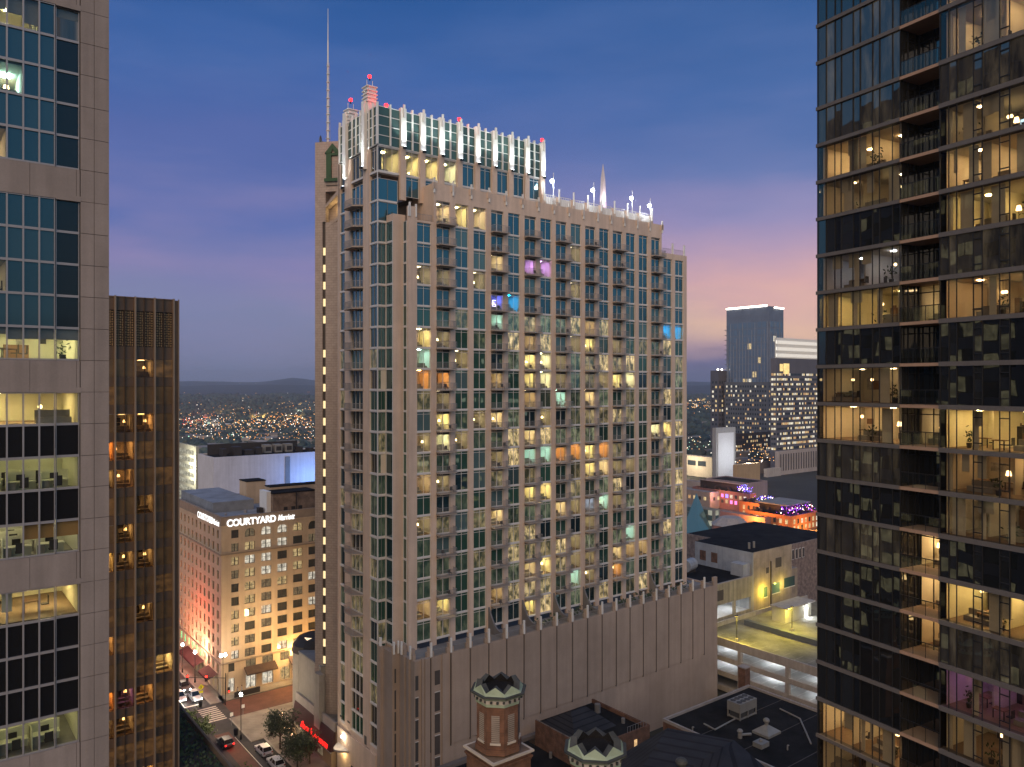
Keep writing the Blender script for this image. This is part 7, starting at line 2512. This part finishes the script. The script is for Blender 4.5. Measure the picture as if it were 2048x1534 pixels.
# ------------------------------------------------------------------ cars
tyre_m = plain('tyre', (0.015, 0.015, 0.015), 0.9)
rim_m = plain('rim', (0.35, 0.35, 0.36), 0.4, metal=0.6)
carglass = pane('car_glass', (0.01, 0.011, 0.013), 1.6, (1, 1, 1), 0.0)
tail_m = glow('tail_red', (1.0, 0.02, 0.015), 6.0)
tail_off = plain('tail_off', (0.25, 0.01, 0.01), 0.3)
head_m = glow('headlight', (1.0, 0.97, 0.9), 30.0)
head_off = plain('headlight_off', (0.6, 0.6, 0.6), 0.2)
def carpaint(name, c):
    m = plain(name, c, 0.28, var=0.02, spec=0.6)
    return m
def car(n, v, rz, paint_m, label, group, lights=None, L=4.6, w=1.86, h=1.62):
    """nose towards +y of its own frame"""
    T = Thing('car', label, 'car', E0, (0, 0, 0), group)
    x, y = G.w(n, v)
    T.e.location = (x, y, GZ + 0.02)
    T.e.rotation_euler = (0, 0, G.a + rz)
    hw_ = w / 2
    b = MB(paint_m)
    def sec(yy, z0, z1, k):   # one cross-section of the body
        return [(-hw_ * k, yy, z0 + 0.12), (-hw_ * k * 0.92, yy, z0), (hw_ * k * 0.92, yy, z0), (hw_ * k, yy, z0 + 0.12), (hw_ * k, yy, (z0 + z1) / 2 + 0.1), (hw_ * k * 0.93, yy, z1), (-hw_ * k * 0.93, yy, z1), (-hw_ * k, yy, (z0 + z1) / 2 + 0.1)]
    b.loft([sec(-L / 2, 0.42, 0.82, .88), sec(-L / 2 + .12, 0.32, 0.98, .96), sec(-L / 2 + .7, 0.26, 1.02, 1), sec(-.4, 0.24, 0.98, 1), sec(.7, 0.24, 0.98, 1), sec(L / 2 - .9, 0.26, 0.94, 1), sec(L / 2 - .25, 0.32, 0.84, .95), sec(L / 2, 0.42, 0.70, .84)], paint_m)
    def roof(yy, z, k): return [(-hw_ * k, yy, z), (hw_ * k, yy, z)]
    def rf(ya, yb, z0, z1, k): return [(-hw_ * k, ya, z0), (hw_ * k, ya, z0), (hw_ * k, yb, z0), (-hw_ * k, yb, z0)]
    ya, yb = -L / 2 + .28, .85
    top = [(-hw_ * .74, ya + .42, h - .06), (hw_ * .74, ya + .42, h - .06), (hw_ * .74, yb - .78, h), (-hw_ * .74, yb - .78, h)]
    bot = [(-hw_ * .92, ya, .98), (hw_ * .92, ya, .98), (hw_ * .92, yb, .96), (-hw_ * .92, yb, .96)]
    b.add(top + [(p[0] * .97, p[1], p[2] + .05) for p in top], [(4, 5, 6, 7), (0, 1, 5, 4), (1, 2, 6, 5), (2, 3, 7, 6), (3, 0, 4, 7)], paint_m)
    for i in range(4):
        p, q = Vector(bot[i]), Vector(top[i])
        b.tube(p, q, 0.055, paint_m, 5)
    for s in (-1, 1):
        b.tube((s * hw_ * .92, -.35, .97), (s * hw_ * .74, -.35, h - .03), 0.05, paint_m, 5)
    b.box(-hw_ * .5, hw_ * .5, -L / 2 - .03, -L / 2 + .01, .5, .62, black_metal)
    for s in (-1, 1):
        b.box(s * hw_ - .12 if s < 0 else s * hw_ - .02, s * hw_ + .02 if s < 0 else s * hw_ + .12, .62, .8, .98, 1.12, paint_m)
    T.part('body', b)
    g_ = MB(carglass)
    k = .985
    tb = [(p[0] * k, p[1], p[2]) for p in top]; bb_ = [(p[0] * k, p[1], p[2]) for p in bot]
    g_.add(bb_ + tb, [(0, 1, 5, 4), (1, 2, 6, 5), (2, 3, 7, 6), (3, 0, 4, 7)], carglass)
    T.part('windows', g_)
    for sy in (-L / 2 + .85, L / 2 - .88):
        for s in (-1, 1):
            wl_ = T.part('wheel', MB(tyre_m).tube((s * (hw_ - .2), sy, .33), (s * (hw_ + .01), sy, .33), .33, tyre_m, 14))
            T.part('rim', MB(rim_m).tube((s * (hw_ + .005), sy, .33), (s * (hw_ + .03), sy, .33), .21, rim_m, 10), wl_)
    for s in (-1, 1):
        m = tail_m if lights == 'tail' else tail_off
        T.part('taillight', MB(m).box(s * hw_ * .62, s * hw_ * .9, -L / 2 - .02, -L / 2 + .1, .78, .95, m))
        m = head_m if lights == 'head' else head_off
        T.part('headlight', MB(m).box(s * hw_ * .5, s * hw_ * .8, L / 2 - .12, L / 2 + .02, .58, .72, m))
    if lights == 'tail': T.lamp('tail_glow', (0, -L / 2 - .5, .8), (1, .05, .03), 25, .2)
    if lights == 'head': T.lamp('head_glow', (0, L / 2 + 1.0, .7), (1, .95, .85), 160, .2)
    return T
white_p = carpaint('paint_white', (0.72, 0.71, 0.70))
silver_p = carpaint('paint_silver', (0.42, 0.42, 0.44))
dark_p = carpaint('paint_dark', (0.03, 0.03, 0.035))
n, v = gnv(514, 1507)
n, v = 49.75, 133.2
car(49.75, 136.6, 0.02, white_p, 'white car parked at the kerb first behind the bike hoops', 'white cars parked at the kerb')
car(49.75, 130.7, 0.0, white_p, 'white car parked at the kerb nearest the bottom edge', 'white cars parked at the kerb')
car(45.3, 143.8, 0.05, dark_p, 'dark car with red tail lights driving beside the bright green trees', None, 'tail')
car(46.9, 168.7, math.pi + .06, silver_p, 'silver car first in the queue at the red light', 'cars waiting at the red light', 'head')
car(44.3, 170.2, math.pi, silver_p, 'silver car waiting beside the yellow diamond sign', 'cars waiting at the red light', 'head')
car(46.6, 175.4, math.pi, dark_p, 'dark car second in the queue at the red light', 'cars waiting at the red light', 'head')
car(71.0, 159.6, math.pi / 2, dark_p, 'dark car by the hotel entrance under the small tree', None)

# ------------------------------------------------------------------ people
skin_m = plain('skin', (0.42, 0.25, 0.18), 0.6, var=0.03)
cl_dark = plain('cloth_dark', (0.03, 0.03, 0.04), 0.9)
cl_blue = plain('cloth_blue', (0.05, 0.07, 0.14), 0.9)
cl_pale = plain('cloth_pale', (0.45, 0.43, 0.40), 0.9)
hair_m = plain('hair', (0.03, 0.018, 0.012), 0.8)
def person(n, v, rz, shirt, trousers, label, stride=0.22, seed=0):
    x, y = G.w(n, v)
    J = {'pelvis': (0, 0, .95), 'chest': (0, .02, 1.28), 'neck': (0, .02, 1.48), 'head': (0, .05, 1.62), 'crown': (0, .04, 1.72)}
    E = [('pelvis', 'chest'), ('chest', 'neck'), ('neck', 'head'), ('head', 'crown')]
    rad = {'pelvis': .16, 'chest': .17, 'neck': .06, 'head': .10, 'crown': .075}
    for s, nm in ((-1, 'l'), (1, 'r')):
        st = stride * s
        J['hip' + nm] = (.09 * s, 0, .90); J['knee' + nm] = (.1 * s, st * .55 + .05, .50); J['ank' + nm] = (.1 * s, st, .09); J['toe' + nm] = (.11 * s, st + .17, .05)
        J['sho' + nm] = (.19 * s, .01, 1.42); J['elb' + nm] = (.25 * s, -st * .4, 1.14); J['wri' + nm] = (.24 * s, -st * .8 + .1, .92); J['fin' + nm] = (.23 * s, -st * .8 + .14, .80)
        E += [('pelvis', 'hip' + nm), ('hip' + nm, 'knee' + nm), ('knee' + nm, 'ank' + nm), ('ank' + nm, 'toe' + nm), ('chest', 'sho' + nm), ('sho' + nm, 'elb' + nm), ('elb' + nm, 'wri' + nm), ('wri' + nm, 'fin' + nm)]
        rad.update({'hip' + nm: .11, 'knee' + nm: .07, 'ank' + nm: .045, 'toe' + nm: .04, 'sho' + nm: .065, 'elb' + nm: .045, 'wri' + nm: .033, 'fin' + nm: .03})
    keys = list(J)
    me = bpy.data.meshes.new('person')
    me.from_pydata([J[k] for k in keys], [(keys.index(a), keys.index(b_)) for a, b_ in E], [])
    o = bpy.data.objects.new('person', me)
    COL.objects.link(o)
    md = o.modifiers.new('skin', 'SKIN')
    o.modifiers.new('sub', 'SUBSURF').levels = 1
    o.modifiers['sub'].render_levels = 1
    for i, k in enumerate(keys):
        me.skin_vertices[0].data[i].radius = (rad[k], rad[k])
    me.skin_vertices[0].data[0].use_root = True
    dg = bpy.context.evaluated_depsgraph_get()
    ev = bpy.data.meshes.new_from_object(o.evaluated_get(dg))
    o.modifiers.clear()
    o.data = ev
    ev.materials.clear()
    for m in (skin_m, shirt, trousers): ev.materials.append(m)
    for p in ev.polygons:
        z = p.center.z
        p.material_index = 2 if z < .96 and abs(p.center.x) < .2 else (1 if z < 1.46 and not (abs(p.center.x) > .2 and z < 1.1) else 0)
        p.use_smooth = True
    o.location = (x, y, GZ + 0.15)
    o.rotation_euler = (0, 0, G.a + rz)
    tag(o, label, 'person', 'people on the pavement')
    hb = MB(hair_m)
    hb.ball((0, .015, 1.67), .105, hair_m, 10, 1.05)
    h_ = bpy.data.objects.new('hair', hb.mesh('hair'))
    COL.objects.link(h_)
    h_.parent = o
    f = MB(skin_m)
    f.ball((0, .155, 1.60), .022, skin_m, 6)
    for s in (-1, 1):
        f.ball((.036 * s, .142, 1.635), .012, dark_m, 6)
        f.ball((.1 * s, .05, 1.615), .025, skin_m, 6)
    f.box(-.03, .03, .135, .145, 1.545, 1.556, plain('lips', (.3, .1, .09), .6))
    h_ = bpy.data.objects.new('face', f.mesh('face'))
    COL.objects.link(h_)
    h_.parent = o
person(52.9, 130.6, 0.4, cl_dark, cl_blue, 'person in dark clothes walking on the pavement nearest the parked white cars', .24)
person(53.7, 129.4, 0.2, cl_blue, cl_dark, 'person in a blue top in the middle of the walking three', .2)
person(54.7, 129.0, 0.6, cl_dark, cl_dark, 'person in black walking under the olive street tree', .26)
person(54.6, 164.9, 1.2, cl_pale, cl_dark, 'person in a pale top on the pavement at the hotel corner', .18)
person(55.6, 165.4, 1.5, cl_pale, cl_pale, 'person in pale clothes beside the cafe fence', .15)

# ------------------------------------------------------------------ far town
hillm = plain('hill_woods', (0.030, 0.042, 0.045), 0.95, var=0.4, scale=0.004)
r = random.Random(21)
b = MB(hillm)
def ridge(px0, px1, Y, prof, name):
    b = MB(hillm)
    m = 70
    top, back, foot = [], [], []
    for i in range(m + 1):
        px = px0 + (px1 - px0) * i / m
        py = prof(px) + r.uniform(-.5, .5)
        x, y, z = at(px, py, Y)
        top.append((x, y, z)); foot.append((x * .72, y * .72, GZ - 1)); back.append((x * 1.3, y * 1.3, GZ - 1))
    n_ = m + 1
    b.add(foot + top + back, [(i, i + 1, i + 1 + n_, i + n_) for i in range(m)] + [(i + n_, i + 1 + n_, i + 1 + 2 * n_, i + 2 * n_) for i in range(m)], hillm)
    return structure(name, b)
ridge(150, 1750, 8800, lambda p: 764 - 1.5 * math.sin(p * .02) - 10 * math.exp(-((p - 585) / 42) ** 2), 'hills')
ridge(150, 1750, 6000, lambda p: 771 - 2 * math.sin(p * .013 + 1), 'hills')
# woods: leafy clumps over the plain, one mass far off
wood = leafmat('far_wood', (0.030, 0.045, 0.036))
b = MB(wood)
def clump(px, Y, s):
    x, y = (px - CX) / F * Y, Y
    for q in range(6):
        c = (x + r.gauss(0, s), y + r.gauss(0, s), GZ + s * r.uniform(.3, .8))
        e = s * r.uniform(.35, .7)
        ph = r.random() * 6
        b.loft([[(c[0] + e * k * r.uniform(.8, 1.2) * math.cos(ph + math.pi * j / 3.5), c[1] + e * k * r.uniform(.8, 1.2) * math.sin(ph + math.pi * j / 3.5), c[2] + e * zz) for j in range(7)] for k, zz in ((.8, -1), (1.05, 0), (.8, .5), (.35, .85))], wood)
for q in range(1500):
    Y = 620 * (3600 / 620) ** (r.random() ** 0.75)
    px = r.choice((r.uniform(350, 640), r.uniform(350, 640), r.uniform(1372, 1480)))
    clump(px, Y, r.uniform(7, 13) * (Y / 1200) ** .4)
single('far_woods', b, 'dark woods covering the plain toward the low hills', 'woods', kind='stuff')
# small buildings of the plain
hm = [cwall((0.22, 0.20, 0.19)), cwall((0.28, 0.24, 0.20)), cwall((0.14, 0.13, 0.13)), cwall((0.34, 0.31, 0.28))]
b = MB(*hm)
for q in range(230):
    Y = r.uniform(560, 1500)
    px = r.choice((r.uniform(352, 640), r.uniform(352, 640), r.uniform(1372, 1560)))
    x = (px - CX) / F * Y
    w, d, h = r.uniform(10, 36), r.uniform(10, 30), r.uniform(4, 11)
    a = r.choice((0.66, -0.9, 0.2))
    m = r.choice(hm)
    ca, sa = math.cos(a), math.sin(a)
    b.prism([(x + i * ca - j * sa, Y + i * sa + j * ca) for i, j in ((0, 0), (w, 0), (w, d), (0, d))], GZ, GZ + h, m, r.choice(hm))
single('far_houses', b, 'scattered low roofs and sheds out on the plain', 'houses', kind='stuff')
road_far = plain('far_road', (0.20, 0.16, 0.13), 0.9, var=0.3, scale=0.05)
b = MB(road_far)
for (px0, px1, py, w) in ((357, 640, 851, 10), (357, 640, 868, 9), (420, 640, 838, 10), (1372, 1440, 806, 12), (380, 560, 861, 8)):
    for q in range(16):
        pa, pb = px0 + (px1 - px0) * q / 16, px0 + (px1 - px0) * (q + 1) / 16
        xa, ya = on_ground(pa, py + 2 * math.sin(q * .7)); xb, yb = on_ground(pb, py + 2 * math.sin((q + 1) * .7))
        b.quad((xa, ya - w, GZ + .05), (xb, yb - w, GZ + .05), (xb, yb + w, GZ + .05), (xa, ya + w, GZ + .05), road_far)
for (px, py, w, d) in ((410, 862, 30, 60), (520, 848, 60, 70), (585, 846, 50, 70), (612, 836, 40, 60), (392, 845, 40, 60), (470, 836, 60, 60), (550, 861, 50, 40), (1400, 808, 30, 90), (440, 872, 30, 30), (600, 866, 30, 40)):
    x_, y_ = on_ground(px, py)
    b.quad((x_ - w, y_ - d, GZ + .03), (x_ + w, y_ - d, GZ + .03), (x_ + w, y_ + d, GZ + .03), (x_ - w, y_ + d, GZ + .03), road_far)
structure('far_roads', b)
# lamps of the town: too many to count
FL = [glow('far_orange', (1.0, 0.36, 0.08), 1.9, False), glow('far_amber', (1.0, 0.55, 0.20), 2.2, False), glow('far_white', (1.0, 0.92, 0.78), 3.0, False), glow('far_red', (1.0, 0.05, 0.03), 2.2, False), glow('far_green', (0.5, 1.0, 0.7), 1.6, False)]
b = MB(*FL)
def bulb(px, py, k, s=1.0):
    Y = (CZ - GZ - 15) * F / (py - CY) if py > CY + 9 else 8000
    x, y, z = at(px, py, min(Y, 8000))
    e = max(0.35, min(Y, 8000) / F * 0.78 * s)
    m = FL[k]
    b.add([(x, y, z - e), (x + e, y, z), (x, y + e, z), (x - e, y, z), (x, y - e, z), (x, y, z + e)], [(0, 2, 1), (0, 3, 2), (0, 4, 3), (0, 1, 4), (5, 1, 2), (5, 2, 3), (5, 3, 4), (5, 4, 1)], m)
for q in range(480):
    px = r.uniform(357, 632)
    t_ = r.random()
    py = 778 + 100 * t_ ** .8
    if py < 815 and r.random() < .55: continue
    bulb(px, py, r.choice((0, 0, 0, 1, 1, 2)), r.uniform(.5, 1.25))
for q in range(110): bulb(r.gauss(470, 60), r.gauss(845, 6), r.choice((0, 1, 1, 2)), r.uniform(.6, 1.5))
for q in range(140): bulb(r.gauss(570, 45), r.gauss(843, 7), r.choice((0, 1, 1, 2)), r.uniform(.6, 1.7))
for q in range(45): bulb(r.gauss(380, 16), r.gauss(842, 6), r.choice((3, 3, 0, 2)), r.uniform(.6, 1.3))
for q in range(26): bulb(r.gauss(455, 40), r.gauss(870, 5), r.choice((2, 1, 4)), r.uniform(.8, 1.9))
for q in range(22): bulb(r.uniform(540, 630), r.gauss(805, 2), 1, r.uniform(.6, 1.1))
for q in range(30): bulb(r.uniform(360, 560), r.gauss(771, 3.0) + 2, 2, r.uniform(.3, .6))
for q in range(150): bulb(r.uniform(1374, 1436), r.gauss(808, 6), r.choice((0, 1, 1, 2)), r.uniform(.6, 1.2))
for q in range(40): bulb(r.uniform(1374, 1440), r.gauss(885, 9), r.choice((2, 2, 4, 1)), r.uniform(.5, 1.1))
for q in range(150): bulb(r.uniform(1466, 1548), r.gauss(815, 3), r.choice((1, 1, 2, 0)), r.uniform(.4, .9))
for q in range(160): bulb(r.uniform(1468, 1545), r.uniform(832, 850), r.choice((2, 2, 1, 3, 4)), r.uniform(.5, 1.0))
for q in range(120): bulb(r.uniform(1470, 1550), r.uniform(850, 925), r.choice((1, 1, 2, 0)), r.uniform(.4, .9))
single('town_lights', b, 'countless orange and white lamps scattered over the plain', 'town lights', kind='stuff')
T = Thing('junction_lamp', 'group of high mast lamps lighting the far junction', 'high mast lamps', E0, (0, 0, GZ))
for (px, py, k) in ((415, 862, 'w'), (520, 848, 'o'), (585, 846, 'o'), (610, 835, 'w'), (400, 846, 'r'), (470, 835, 'o'), (545, 860, 'o'), (1400, 808, 'o')):
    x, y = on_ground(px, py)
    T.lamp('mast_light', (x, y - 10, GZ + 14), {'w': (1, .95, .8), 'o': (1, .48, .15), 'r': (1, .15, .08)}[k], 120000, 1.0)
    T.part('mast', MB(rail_m).cyl(x, y - 10, GZ, GZ + 13, .2, n=5, m=rail_m))

# ------------------------------------------------------------------ evening air
hz, t, out = newmat('haze')
pv_ = t.nodes.new('ShaderNodeVolumePrincipled')
pv_.inputs['Color'].default_value = (0.72, 0.78, 0.92, 1)
pv_.inputs['Density'].default_value = HAZE
pv_.inputs['Anisotropy'].default_value = 0.2
t.links.new(pv_.outputs[0], out.inputs['Volume'])
if HAZE > 0:
    o = single('haze', MB(hz).box(-9000, 9000, -600, 12500, GZ - 3, 260, hz), 'thin blue evening haze over the whole city', 'haze', kind='stuff')
